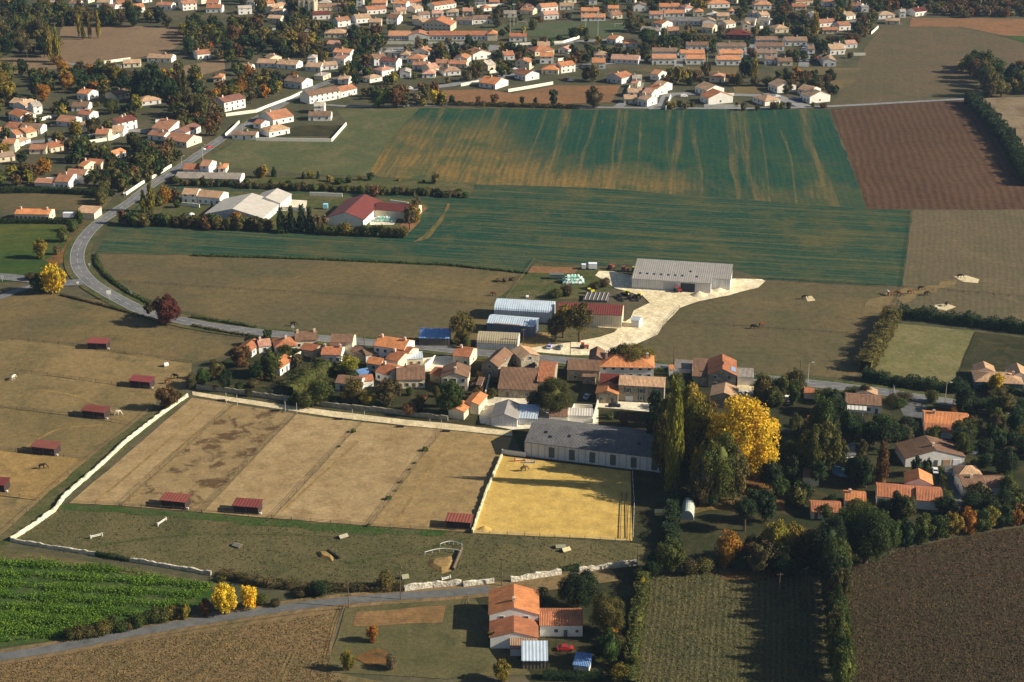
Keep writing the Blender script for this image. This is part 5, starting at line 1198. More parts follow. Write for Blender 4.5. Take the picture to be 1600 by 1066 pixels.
# street lamps and poles
def lamp_mesh():
    m = MB(); m.bar((0, 0, 0), (0, 0, 8), .11, .07, mi=0); m.bar((0, 0, 8), (1.2, 0, 8.4), .06, .05, mi=0); return m.mesh("post")
LP = lamp_mesh(); LP.materials.append(M['pale']); LH = MB(); LH.box(1.0, 1.8, -.18, .18, 8.32, 8.48); LH = LH.mesh("lamp_head"); LH.materials.append(M['frame'])
for x, y, lb in [(1476, 632, "beside road near the right hand field gate"), (317, 250, "beside road below the village"), (380, 218, "at the road corner by white wall"), (285, 268, "beside the white house above road bend"), (1262, 600, "at roadside above orange sheds"), (1178, 95, "in the estate rows"), (1105, 100, "between estate terraces"), (582, 98, "by the village road corner")]:
    r = empty("street_lamp", P(x, y), 0); obj("post", LP, None, r); obj("lamp_head", LH, None, r); tag(r, "slim grey street lamp " + lb, "street lamp", "street lamps along the roads")
UP = MB(); UP.bar((0, 0, 0), (0, 0, 9), .16, .11, mi=0); UP = UP.mesh("post"); UP.materials.append(M['wood']); UC = MB(); UC.box(-.9, .9, -.06, .06, 8.4, 8.55); UC = UC.mesh("crossarm"); UC.materials.append(M['wood'])
for x, y, lb in [(570, 558, "in front of the tall white orange roofed house"), (891, 558, "at edge of chalk track by hamlet road"), (1052, 575, "by road above green bush"), (1249, 598, "at roadside beside the orange sheds"), (784, 916, "behind the farmhouse wall"), (1216, 940, "at top of olive stubble field"), (626, 938, "beside the country lane"), (545, 950, "at bend of country lane beside garden fence"), (818, 548, "beside the low tan barrel barn"), (1501, 800, "beside houses at lower right"), (995, 895, "at the end of pale stone wall"), (1257, 930, "in hedge shadow") , (43, 94, "at edge of far left soil field")]:
    r = empty("utility_pole", P(x, y), random.uniform(-.5, .5)); obj("post", UP, None, r); obj("crossarm", UC, None, r); tag(r, "wooden utility pole " + lb, "utility pole", "wooden utility poles")
FL = MB(); FL.bar((0, 0, 0), (0, 0, 16), .22, .12); FL = FL.mesh("post"); FL.materials.append(M['pale']); FH = MB(); FH.box(-1.2, 1.2, -.15, .15, 15.5, 16.4); FH = FH.mesh("lamp_panel"); FH.materials.append(M['frame'])
for x, y, lb in [(797, 58, "at left end of sports ground"), (803, 40, "behind left goal of sports ground"), (934, 58, "at right end of sports ground, left one"), (915, 56, "at near side of sports ground")]:
    r = empty("floodlight_mast", P(x, y), 0); obj("post", FL, None, r); obj("lamp_panel", FH, None, r); tag(r, "tall grey floodlight mast " + lb, "floodlight", "floodlights of the sports ground")
# road signs
SG = MB(); SG.box(-.5, .5, -.03, .03, 1.3, 2.2); SG = SG.mesh("sign_plate"); SG.materials.append(M['frame']); SP_ = MB(); SP_.box(-.05, .05, -.05, .05, 0, 1.3); SP_ = SP_.mesh("post"); SP_.materials.append(M['pale'])
for x, y, rz, s, lb in [(171, 468, .2, 1.8, "large white road sign below the bend"), (205, 463, -.3, 1.1, "white road sign inside the bend near curved fence"), (140, 419, 0, 1.0, "small white sign at inner edge of the bend"), (122, 448, .2, 1.0, "small sign at side road mouth"), (4, 440, 0, 1.2, "small white sign beside side road at left edge"), (195, 308, .3, 1.2, "white sign at lower end of roadside wall"), (458, 518, 0, 1.1, "white sign by road below dark grazing horse")]:
    r = empty("road_sign", P(x, y), rz); r.scale = (s, s, s); obj("sign_plate", SG, None, r); obj("post", SP_, None, r); tag(r, lb, "road sign", "road signs along the main road")
# goal frames, pool
for x, y, lb in [(816, 39, "left white goal frame of sports ground"), (968, 42, "right white goal frame of sports ground")]:
    m = MB(); m.bar((-3.6, 0, 0), (-3.6, 0, 2.4), .1); m.bar((3.6, 0, 0), (3.6, 0, 2.4), .1); m.bar((-3.6, 0, 2.4), (3.6, 0, 2.4), .1); o = obj("goal_frame", m.mesh("goal_frame"), M['frame'], loc=P(x, y)); tag(o, lb, "goal")
def pool(x, y, w, d, c, lb):
    r = empty("above_ground_pool", P(x, y)); m = MB(); n = 18
    for i in range(n):
        a0, a1 = 2 * math.pi * i / n, 2 * math.pi * (i + 1) / n; m.add([(w * math.cos(a0), w * math.sin(a0), 0), (w * math.cos(a1), w * math.sin(a1), 0), (w * math.cos(a1), w * math.sin(a1), 1.2), (w * math.cos(a0), w * math.sin(a0), 1.2)], [(0, 1, 2, 3)])
    obj("rim", m.mesh("rim"), M['paint'], r, color=c); m = MB(); m.add([(w * math.cos(2 * math.pi * i / n), w * math.sin(2 * math.pi * i / n), 1.05) for i in range(n)], [tuple(range(n))]); obj("water", m.mesh("water"), M['paint'], r, color=(.1, .3, .5)); tag(r, lb, "pool")
pool(1317, 738, 3.6, 0, (.2, .4, .7), "round blue pool behind small white walled shed"); pool(1518, 706, 2.2, 0, (.75, .78, .8), "round white covered pool right of house with garage doors"); pool(796, 630, .1, 0, (1, 1, 1), "x") if False else None
def dome(x, y, w, c, lb, name="garden_igloo", cat="garden dome"):
    v = []; f = []; n = 14; k = 5
    for j in range(k + 1):
        a = math.pi / 2 * j / k
        for i in range(n): v.append((w * math.cos(a) * math.cos(2 * math.pi * i / n), w * math.cos(a) * math.sin(2 * math.pi * i / n), w * .7 * math.sin(a)))
    for j in range(k):
        for i in range(n): f.append((j * n + i, j * n + (i + 1) % n, (j + 1) * n + (i + 1) % n, (j + 1) * n + i))
    o = obj(name, mesh(name, v, f, smooth=True), M['paint'], loc=P(x, y), color=c); tag(o, lb, cat)
dome(299, 336, 1.6, (.8, .8, .82), "white garden dome among bushes before pale hangar"); dome(1326, 651, 1.1, (.8, .8, .8), "small white parasol on lawn of roadside house", "parasol", "parasol"); dome(319, 234, 1.2, (.75, .75, .75), "white tank beside village road bushes", "water_tank", "tank")
# ---------------------------------------------------------------- foliage
def quads(centers, normals, size, seed=0, asp=.75):
    """leaf clumps: one small quad at each centre, facing its normal"""
    r = np.random.default_rng(seed); n = len(centers)
    nn = normals + r.normal(0, .8, (n, 3)); nn /= np.linalg.norm(nn, axis=1)[:, None] + 1e-9
    t = np.cross(nn, r.normal(0, 1, (n, 3))); t /= np.linalg.norm(t, axis=1)[:, None] + 1e-9
    b = np.cross(nn, t); s = (size * r.uniform(.6, 1.35, n))[:, None]
    v = np.stack([centers - t * s - b * s * asp * .6, centers + t * s * .3 - b * s * asp, centers + t * s + b * s * asp * .5, centers - t * s * .2 + b * s * asp], 1).reshape(-1, 3)
    return v
def quad_mesh(name, v, extra=None):
    n = len(v) // 4; ev, ef = extra if extra else (np.zeros((0, 3)), [])
    me = bpy.data.meshes.new(name); V = np.vstack([v, ev]) if len(ev) else v
    nf = n + len(ef); me.vertices.add(len(V)); me.vertices.foreach_set("co", V.astype(np.float32).ravel())
    me.loops.add(nf * 4); idx = np.arange(n * 4)
    if len(ef): idx = np.concatenate([idx, (np.array(ef) + n * 4).ravel()])
    me.loops.foreach_set("vertex_index", idx.astype(np.int32)); me.polygons.add(nf)
    me.polygons.foreach_set("loop_start", np.arange(0, nf * 4, 4, dtype=np.int32)); me.polygons.foreach_set("loop_total", np.full(nf, 4, dtype=np.int32))
    me.update(calc_edges=True); me.materials.append(M['leaf']); return me
def crown(kind, n, leaf, seed, nclump=44):
    """unit crown: height 0..1, radius about .5"""
    r = np.random.default_rng(seed); cs = []; rad = []
    for k in range(nclump):
        d = r.normal(0, 1, 3); d /= np.linalg.norm(d)
        u = r.uniform(.2, 1) ** .4
        if kind == 'R': c = np.array([d[0] * .385 * u, d[1] * .385 * u, .48 + d[2] * .39 * u]); q = r.uniform(.075, .155)
        elif kind == 'T': c = np.array([d[0] * .37 * u, d[1] * .37 * u, .55 + d[2] * .36 * u]); c[:2] *= .8 + .36 * (1 - abs(c[2] - .45)); q = r.uniform(.08, .16)
        elif kind == 'P': z = r.uniform(.08, .93); w = .40 * math.sin(math.pi * min(1, z * .8 + .2)) ** .7; c = np.array([d[0] * w * u, d[1] * w * u, z]); q = r.uniform(.05, .10)
        elif kind == 'C': z = r.uniform(.06, .9); w = .42 * (1 - z) + .03; c = np.array([d[0] * w * u, d[1] * w * u, z]); q = r.uniform(.06, .13)
        elif kind == 'B': c = np.array([d[0] * .34 * u, d[1] * .34 * u, max(.12, .42 + d[2] * .36 * u)]); q = r.uniform(.13, .22)
        elif kind == 'U': c = np.array([d[0] * .36 * u, d[1] * .36 * u, .72 + d[2] * .14 * u]); q = r.uniform(.10, .16)
        else: c = np.array([d[0] * .38 * u, d[1] * .38 * u, .62 + d[2] * .30 * u]); q = r.uniform(.06, .13)
        cs.append(c); rad.append(q)
    cs = np.array(cs); rad = np.array(rad); pr = rad ** 2 / (rad ** 2).sum(); k = r.choice(nclump, n, p=pr)
    d = r.normal(0, 1, (n, 3)); d[:, 2] += .25; d /= np.linalg.norm(d, axis=1)[:, None]
    sq = np.array([1, 1, 1.0 if kind not in 'PC' else 1.6]); rr = rad[k][:, None] * r.uniform(.55 if kind != 'S' else .2, 1.08, (n, 1))
    c = cs[k] + d * rr * sq
    mid = np.array([0, 0, cs[:, 2].mean()]); out = c - mid; out /= np.linalg.norm(out, axis=1)[:, None] + 1e-9
    v = quads(c, d * .6 + out * .6, leaf, seed)
    extra = None
    if kind != 'S':      # a dense heart of twigs and leaves, so that the sky does not show straight through
        ev = []; ef = []; m_ = 8; kk = 6; hw = {'R': .27, 'T': .27, 'P': .20, 'C': .26, 'B': .33, 'U': .34}[kind]; z0, z1 = {'R': (.12, .78), 'T': (.24, .84), 'P': (.08, .88), 'C': (.06, .78), 'B': (.02, .68), 'U': (.62, .82)}[kind]
        for j in range(kk + 1):
            t = j / kk; w = hw * (math.sin(math.pi * (t * .94 + .03)) ** .6 if kind != 'C' else (1 - t) * .9 + .05)
            for i in range(m_): a = 2 * math.pi * i / m_; g = r.uniform(.75, 1.1); ev.append((w * g * math.cos(a), w * g * math.sin(a), z0 + (z1 - z0) * t))
        for j in range(kk):
            for i in range(m_): ef.append((j * m_ + i, j * m_ + (i + 1) % m_, (j + 1) * m_ + (i + 1) % m_, (j + 1) * m_ + i))
        extra = (np.array(ev), ef)
    return quad_mesh("crown", v, extra)
def trunk(kind, seed):
    r = random.Random(seed); m = MB(); top = {'U': .66, 'P': .8, 'C': .8, 'B': .3}.get(kind, .5); w = {'P': .05, 'B': .05}.get(kind, .045)
    m.bar((0, 0, -.02), (0, 0, top * .55), w, w * .75, 7)
    m.bar((0, 0, top * .55), (r.uniform(-.03, .03), r.uniform(-.03, .03), top), w * .75, w * .5, 6)
    if kind not in 'PC':
        for k in range(6):
            a = k * 1.05 + r.uniform(-.3, .3); z = top * r.uniform(.45, .9); l = r.uniform(.2, .34)
            m.bar((0, 0, z), (math.cos(a) * l, math.sin(a) * l, z + r.uniform(.12, .25)), w * .45, w * .15, 5)
    me = m.mesh("trunk"); me.materials.append(M['bark']); return me
PR = {}
for kd in 'RTPCBUS':
    nv = 3 if kd in 'RTB' else 2
    for lod, (n, lf) in {'x': (22000, .0125), 'n': (6500, .022), 'm': (2600, .030), 'f': (900, .048)}.items():
        if lod == 'x' and kd not in 'RT': continue
        if kd == 'S': n = int(n * .6)
        if kd in 'P': lf *= 1.15
        PR[kd, lod] = [(crown(kd, n, lf, 100 + ord(kd) * 7 + v_ * 13 + n, 44 + 12 * (lod == 'n') + 30 * (lod == 'x') + (30 if kd == 'P' else 0)), trunk(kd, v_)) for v_ in range(nv)]
TC = {'g': (.032, .055, .024), 'G': (.060, .092, .026), 'o': (.125, .110, .038), 'y': (.25, .20, .038), 'Y': (.58, .42, .035), 'a': (.33, .16, .03), 'b': (.155, .088, .042), 'r': (.28, .05, .03), 'm': (.115, .032, .030),
      'l': (.225, .205, .035), 'p': (.15, .12, .075), 'd': (.095, .080, .038), 'h': (.095, .108, .032)}
TN = {'g': 'dark green', 'G': 'mid green', 'o': 'olive', 'y': 'yellowish', 'Y': 'bright yellow', 'a': 'orange', 'b': 'brown', 'r': 'red', 'm': 'maroon', 'l': 'lime green', 'p': 'pale thin', 'd': 'dull brown green', 'h': 'dull green'}
KN = {'R': 'broadleaf tree', 'T': 'tall broadleaf tree', 'P': 'poplar', 'C': 'conifer', 'B': 'bush', 'U': 'umbrella pine', 'S': 'sparse tree'}
TREES = []; V = [(490, 0), (1340, 0), (1390, 20), (1345, 60), (1330, 100), (1230, 100), (1000, 98), (900, 105), (700, 132), (560, 135), (490, 120)]
def tree(x, y, w, h, kind, col, label=None, group=None):
    TREES.append(dict(x=x, y=y, w=w, h=h, kind=kind, col=col, label=label, g=group, cat={'P': 'poplar', 'C': 'conifer', 'B': 'bush', 'U': 'pine'}.get(kind, 'tree')))
def plant(t_):
    if t_['x'] > 1000 and 580 < t_['y'] < 1070: t_['w'] *= 1.15; t_['h'] *= 1.1
    x, y, w, h, kind, col, group = (t_[k] for k in ('x', 'y', 'w', 'h', 'kind', 'col', 'g'))
    s = sc(y); W_ = w / s; Hh = h / vs(y); lod = 'x' if (w > 62 and kind in 'RT') else 'n' if (w > 38 and y > 480) else ('m' if y > 400 or w > 26 else 'f')
    cr, tk = random.choice(PR[kind, lod]); p = P(x, y)
    nm = {'P': 'poplar', 'C': 'conifer', 'B': 'bush', 'U': 'umbrella_pine'}.get(kind, 'broadleaf_tree')
    r = empty(nm, p, random.uniform(0, 6.28)); r.scale = (W_, W_ * random.uniform(.9, 1.05), Hh)
    c = TC[col]; k = random.uniform(.82, 1.18); c = tuple(v * k * random.uniform(.93, 1.07) for v in c)
    obj("crown", cr, None, r, color=c); obj("trunk", tk, None, r)
    t_['o'] = r; t_['Hm'] = Hh; r["category"] = t_['cat']
    if group: r["group"] = group
T = tree
def hedge(px, w, h, col, label, dens=9.0, leaf=.20, cat="hedge", var=.3, name="hedge", group=None):
    pts = [P(*p) for p in px]; r = np.random.default_rng(abs(int(px[0][0])) + len(px)); cs = []; ns = []; ev = []; ef = []; b0 = 0
    for i in range(len(pts) - 1):
        a, b = pts[i], pts[i + 1]; L = (b - a).length; d = (b - a) / L; nr = Vector((-d.y, d.x, 0)); n = int(L * (w + 2 * h) * dens)
        n = min(n, 26000); t = r.uniform(0, L, n); u = r.uniform(-1, 1, n) * (w / 2 + h); tops = np.abs(u) < w / 2
        yy = np.where(tops, u, np.sign(u) * w / 2); zz = np.where(tops, h, h - (np.abs(u) - w / 2))
        ph = r.uniform(0, 6, 3); lump = 1 + var * (np.sin(t * .9 + ph[0]) * .4 + np.sin(t * .37 + ph[1]) * .5 + np.sin(t * 2.1 + ph[2]) * .25)
        zz = zz * lump; yy = yy * (1 + var * .8 * np.sin(t * .7 + ph[2])) + r.normal(0, .12, n); zz += r.normal(0, .1, n)
        da = np.array(d); na = np.array(nr); c = np.array(a) + t[:, None] * da + yy[:, None] * na; c[:, 2] = np.maximum(.05, zz); cs.append(c)
        nn = np.where(tops[:, None], np.array([[0, 0, 1.0]]), np.sign(u)[:, None] * na); ns.append(nn)
        k = max(1, int(L / 2))
        for j in range(k + 1):
            tt = L * j / k; lm = 1 + var * (math.sin(tt * .9 + ph[0]) * .4 + math.sin(tt * .37 + ph[1]) * .5 + math.sin(tt * 2.1 + ph[2]) * .25); q = a + d * tt
            for s, z in ((-1, 0), (-1, h * lm * .8), (1, h * lm * .8), (1, 0)): e = q + nr * s * w * .38; ev.append((e.x, e.y, z))
        for j in range(k):
            o = b0 + j * 4
            for e in range(3): ef.append((o + e, o + e + 1, o + e + 5, o + e + 4))
        b0 += (k + 1) * 4
    v = quads(np.vstack(cs), np.vstack(ns), leaf, abs(int(px[0][0]))); me = quad_mesh(name, v, (np.array(ev), ef))
    o = obj(name, me, None, color=TC[col]); tag(o, label, cat, group); return o
# --- individual trees, photo order
T(1156, 748, 118, 120, 'R', 'Y', "huge bright yellow tree right of the long barn")
T(1080, 735, 48, 105, 'T', 'y', "tall yellowish tree between barn end and huge yellow tree")
T(1050, 767, 34, 150, 'P', 'l', "slender lime green poplar at right end of long barn")
T(1098, 712, 52, 85, 'R', 'd'); T(1122, 784, 66, 100, 'R', 'h', "large green and bronze tree in front of huge yellow tree"); T(1146, 782, 44, 84, 'R', 'o')
T(1096, 772, 44, 74, 'R', 'y'); T(1036, 744, 40, 96, 'R', 'o'); T(1046, 716, 48, 96, 'R', 'h'); T(1022, 700, 34, 66, 'R', 'g'); T(1060, 655, 40, 55, 'R', 'G'); T(1030, 668, 26, 50, 'R', 'g'); T(1100, 660, 40, 40, 'R', 'b'); T(1145, 690, 36, 50, 'R', 'y'); T(1078, 790, 18, 20, 'B', 'g'); T(1112, 790, 22, 22, 'B', 'g')
T(1163, 830, 38, 46, 'U', 'g', "round headed dark pine on leafy lawn below yellow tree"); T(1195, 816, 36, 50, 'R', 'g'); T(1175, 795, 30, 30, 'R', 'g')
T(1045, 896, 46, 52, 'R', 'h'); T(1020, 900, 34, 34, 'B', 'g'); T(1000, 905, 22, 22, 'B', 'G'); T(1003, 925, 12, 22, 'B', 'Y', "small bright yellow shrub heading the hedgerow by stubble field"); T(1075, 897, 30, 24, 'B', 'd'); T(1100, 893, 32, 24, 'B', 'o')
T(1137, 886, 40, 56, 'R', 'a', "orange yellow tree in front of round headed pine"); T(1160, 890, 40, 30, 'B', 'g'); T(1185, 893, 50, 46, 'R', 'd'); T(1212, 878, 48, 62, 'R', 'l', "lime green tree with yellow tips right of orange tree"); T(1240, 870, 42, 50, 'R', 'y'); T(1225, 900, 46, 34, 'B', 'g'); T(1262, 880, 46, 50, 'R', 'd')
T(1293, 895, 56, 84, 'R', 'g'); T(1318, 868, 40, 72, 'R', 'G'); T(1352, 880, 78, 86, 'R', 'G', "large round green tree at corner of dark stubble field"); T(1392, 860, 34, 48, 'R', 'G'); T(1310, 905, 36, 60, 'R', 'h')
for i, (x, y, c, h) in enumerate([(1415, 853, 'g', 40), (1440, 848, 'h', 42), (1465, 843, 'G', 40), (1490, 838, 'y', 36), (1512, 834, 'a', 38), (1530, 830, 'G', 34), (1548, 827, 'y', 34), (1566, 824, 'g', 34), (1584, 820, 'a', 34), (1604, 817, 'h', 34)]): T(x, y, 32, h, 'R', c)
for i in range(13):   # tree line between the two stubble fields
    y = 918 + i * 13.5; T(1300 + i * .9 + random.uniform(-4, 4), y, random.uniform(36, 48), random.uniform(58, 84), 'R', random.choice('gGohd'))
T(1312, 990, 14, 30, 'B', 'y'); T(1318, 1050, 14, 30, 'B', 'y'); T(1313, 935, 18, 26, 'B', 'l')
# right gardens
T(1080, 695, 50, 92, 'R', 'y'); T(1092, 735, 50, 80, 'R', 'd'); T(1108, 725, 46, 85, 'R', 'y'); T(1045, 682, 40, 62, 'R', 'h'); T(1095, 790, 44, 60, 'R', 'd'); T(1078, 660, 40, 50, 'R', 'y'); T(1040, 730, 34, 50, 'R', 'g')
belt_r = [(1190, 612, 1250, 640, 8), (1225, 640, 1320, 760, 16), (1320, 660, 1420, 700, 8), (1200, 760, 1260, 800, 5), (1500, 640, 1600, 720, 12), (1330, 740, 1360, 765, 4), (1400, 800, 1600, 822, 12), (1150, 860, 1290, 900, 12)]
for a_, b_, c_, d_, n_ in belt_r:
    for _ in range(n_): T(random.uniform(a_, c_), random.uniform(b_, d_), random.uniform(20, 36), random.uniform(22, 44), random.choice('RRBT'), random.choice('gghGhodg'))
for _ in range(40): T(random.uniform(370, 780), random.uniform(585, 640), random.uniform(10, 22), random.uniform(8, 20), random.choice('BBR'), random.choice('gghdobG'))
T(1380, 712, 50, 44, 'U', 'g', "wide dark umbrella pine left of house with garage doors"); T(1400, 705, 34, 38, 'U', 'g'); T(1376, 755, 32, 58, 'C', 'b', "rusty brown conical tree above terracotta roofed houses")
T(1280, 700, 46, 84, 'R', 'G'); T(1265, 745, 44, 76, 'R', 'h'); T(1290, 742, 46, 80, 'R', 'o'); T(1312, 735, 26, 48, 'R', 'h'); T(1250, 742, 36, 50, 'R', 'g'); T(1300, 650, 36, 40, 'R', 'g'); T(1262, 680, 18, 30, 'R', 'a', "little orange tree peeping above green trees near roadside house"); T(1235, 752, 26, 38, 'R', 'g'); T(1208, 750, 28, 34, 'R', 'b'); T(1345, 730, 22, 44, 'R', 'd'); T(1330, 745, 30, 30, 'B', 'g')
T(1568, 745, 42, 44, 'R', 'g'); T(1555, 615, 26, 32, 'R', 'Y', "small bright yellow tree before tan roofed house far right"); T(1489, 648, 14, 14, 'B', 'a', "small orange shrub behind orange roofed house"); T(1458, 688, 26, 24, 'B', 'h'); T(1512, 690, 26, 30, 'B', 'G'); T(1432, 745, 22, 30, 'R', 'g'); T(1447, 742, 18, 28, 'R', 'g'); T(1530, 778, 18, 28, 'R', 'g'); T(1518, 790, 24, 22, 'B', 'h'); T(1398, 805, 34, 34, 'C', 'g'); T(1570, 780, 22, 26, 'R', 'g'); T(1525, 640, 20, 18, 'B', 'g'); T(1585, 790, 26, 20, 'B', 'h'); T(1590, 660, 30, 26, 'R', 'g'); T(1560, 700, 30, 26, 'R', 'g'); T(1340, 805, 40, 24, 'B', 'h'); T(1290, 810, 26, 22, 'B', 'G'); T(1415, 690, 22, 26, 'B', 'p'); T(1330, 690, 20, 22, 'B', 'p'); T(1360, 690, 24, 26, 'R', 'd'); T(1380, 800, 22, 20, 'B', 'g'); T(1300, 790, 20, 18, 'B', 'g')
for i in range(16): T(random.uniform(1185, 1600), random.uniform(618, 640), random.uniform(14, 28), random.uniform(12, 26), 'B', random.choice('gGhd'))
for i in range(14): T(random.uniform(1490, 1620), random.uniform(655, 800), random.uniform(18, 32), random.uniform(16, 34), random.choice('RB'), random.choice('gGhgd'))
# centre gardens
T(985, 578, 66, 44, 'R', 'o'); T(1010, 574, 30, 34, 'R', 'y'); T(955, 577, 30, 34, 'R', 'd'); T(1056, 612, 30, 28, 'R', 'h'); T(865, 648, 66, 58, 'R', 'h', "broad grey green tree before old stone barn"); T(838, 640, 36, 36, 'B', 'd'); T(1022, 655, 24, 44, 'R', 'g', "dark green tree at right corner of green shuttered house"); T(1058, 640, 30, 30, 'B', 'h'); T(1085, 632, 24, 20, 'B', 'd'); T(1080, 610, 18, 18, 'R', 'G'); T(975, 664, 18, 22, 'B', 'b'); T(953, 655, 16, 12, 'B', 'h')
for x in range(1190, 1250, 14): T(x, 603, 16, 12, 'B', 'g')
T(705, 648, 48, 58, 'R', 'G', "round dark green tree before tall cream house"); T(688, 636, 18, 24, 'B', 'h'); T(608, 634, 46, 46, 'R', 'd'); T(553, 630, 44, 44, 'R', 'a' if False else 'o'); T(575, 636, 30, 28, 'R', 'y'); T(500, 630, 50, 42, 'B', 'h'); T(478, 636, 36, 26, 'B', 'h'); T(545, 584, 50, 30, 'R', 'l'); T(520, 582, 26, 18, 'B', 'G'); T(640, 648, 30, 22, 'B', 'b'); T(655, 642, 20, 26, 'B', 'd')
T(377, 573, 40, 36, 'R', 'b'); T(393, 540, 22, 18, 'B', 'g'); T(418, 534, 24, 20, 'R', 'g'); T(318, 602, 30, 30, 'R', 'G'); T(340, 594, 28, 34, 'R', 'o'); T(352, 610, 30, 36, 'R', 'g'); T(336, 610, 13, 9, 'B', 'r', "small red bush on dark garden wall"); T(402, 590, 34, 26, 'R', 'g'); T(425, 586, 42, 42, 'R', 'h'); T(448, 556, 26, 20, 'B', 'h'); T(465, 575, 24, 24, 'R', 'd'); T(300, 606, 24, 26, 'B', 'd'); T(263, 640, 40, 40, 'R', 'b', "bronze bush at top of diagonal stone wall"); T(280, 625, 20, 18, 'B', 'o'); T(395, 605, 24, 14, 'B', 'd'); T(465, 556, 16, 14, 'B', 'G'); T(790, 590, 10, 12, 'B', 'b')
hedge([(450, 624), (480, 600), (512, 582)], 6, 5.5, 'h', "thick bright green hedge row slanting through hamlet garden", 7)
T(722, 537, 46, 56, 'R', 'o', "round olive tree in meadow left of curved blue grey barn"); T(730, 545, 14, 20, 'B', 'h')
T(905, 535, 54, 64, 'S', 'o', "sparse bronze tree in front of red roofed farm barn"); T(880, 528, 46, 52, 'S', 'y'); T(868, 535, 40, 40, 'S', 'd'); T(885, 462, 26, 20, 'B', 'd'); T(868, 466, 24, 18, 'B', 'h'); T(945, 448, 22, 16, 'B', 'p'); T(930, 452, 20, 14, 'B', 'd')
for x, y in ((800, 438), (790, 440), (780, 440)): T(x, y, 14, 6, 'B', 'p')
# left trees
for x, y, w_ in ((552, 676, 11), (530, 699, 6), (665, 705, 12), (648, 725, 6), (640, 735, 6), (627, 755, 7), (618, 768, 6), (607, 781, 12), (575, 823, 8)): T(x, y, w_, w_ * .6, 'B', 'G')
T(262, 507, 52, 50, 'R', 'm', "round maroon tree beside main road"); T(233, 496, 20, 24, 'S', 'd'); T(85, 458, 50, 52, 'R', 'Y', "golden yellow tree at the side road junction"); T(60, 459, 30, 34, 'R', 'g'); T(66, 404, 28, 34, 'R', 'y'); T(48, 438, 20, 14, 'B', 'd'); T(100, 378, 22, 26, 'B', 'h'); T(114, 362, 22, 24, 'B', 'G'); T(125, 350, 18, 24, 'B', 'G'); T(90, 398, 16, 18, 'B', 'p')
T(237, 332, 15, 46, 'P', 'l', "taller of two yellow green poplars beside road bend"); T(225, 332, 13, 34, 'P', 'l'); T(258, 318, 26, 30, 'R', 'a'); T(272, 316, 22, 24, 'R', 'b'); T(250, 322, 18, 20, 'B', 'h'); T(277, 325, 14, 14, 'B', 'G')
for x, h in ((440, 40), (456, 42), (472, 44), (484, 40)): T(x, 363, 26, h, 'C', 'g')
for i in range(30):
    x = 190 + i * 8 + random.uniform(-3, 3)
    if x < 430: T(x, 352 + (x - 190) * .035 + random.uniform(-2, 3), random.uniform(16, 24), random.uniform(16, 26), 'B' if i % 2 else 'R', random.choice('ghdodbho'))
for i in range(15): T(500 + i * 9.3 + random.uniform(-3, 3), 366 + i * .35, random.uniform(15, 22), random.uniform(14, 24), 'B', random.choice('ghdoyh'))
for x, y, c, h in ((496, 364, 'p', 30), (640, 360, 'p', 34), (650, 348, 'y', 30), (650, 335, 'p', 34), (640, 345, 'o', 26), (586, 308, 'b', 22), (505, 362, 'p', 26), (370, 352, 'a', 24), (340, 354, 'o', 20)): T(x, y, 22, h, 'S' if c == 'p' else 'R', c)
for i in range(60): T(278 + i * 7.6 + random.uniform(-3, 3), 288 + i * .32 + random.uniform(-1, 3), random.uniform(11, 18), random.uniform(10, 16), 'B', random.choice('gghddohpGo'))
for x, y, w, h, k, c in ((412, 278, 20, 22, 'R', 'y'), (428, 276, 14, 16, 'C', 'g'), (403, 278, 16, 16, 'R', 'd'), (474, 280, 9, 12, 'C', 'g'), (497, 280, 9, 12, 'C', 'g'), (578, 282, 15, 14, 'R', 'g'), (530, 288, 20, 14, 'B', 'G'), (545, 286, 14, 12, 'B', 'G'), (562, 282, 10, 10, 'B', 'y'), (680, 287, 16, 18, 'R', 'o'), (662, 286, 6, 6, 'B', 'g'), (623, 283, 10, 6, 'B', 'y'), (485, 279, 14, 14, 'B', 'l'), (515, 284, 14, 12, 'B', 'y')): T(x, y, w, h, k, c)
for i in range(11): T(158 + i * 2.2, 320 - i * 6 + random.uniform(-2, 2), 20, 24, 'B', random.choice('ghdho'))
for i in range(12): T(190 + i * 7, 300 - i * 5.5, 22, 26, 'R', random.choice('ghdbo'))
hedge([(-20, 302), (60, 301), (178, 306)], 3, 3, 'g', "long clipped dark hedge below large white villa", 5, .3, var=.08); hedge([(-20, 349), (60, 349), (118, 350)], 2.5, 2.2, 'g', "clipped dark hedge below long orange roofed bungalow", 5, .3, var=.08)
hedge([(150, 398), (152, 415), (170, 435), (200, 458), (235, 476), (262, 486)], 1.6, 1.0, 'G', "low dark hedge curving inside the road bend", 6, .25); hedge([(300, 497), (340, 503), (400, 513)], 1.6, 1.0, 'G', "low hedge above road right of maroon tree", 6, .25); hedge([(300, 510), (350, 520), (420, 531)], 1.4, .9, 'd', "low scrubby strip between road and left paddocks", 6, .25)
hedge([(95, 462), (160, 478), (225, 496), (262, 510)], 1.2, .8, 'd', "low scrubby strip below road left of maroon tree", 6, .2)
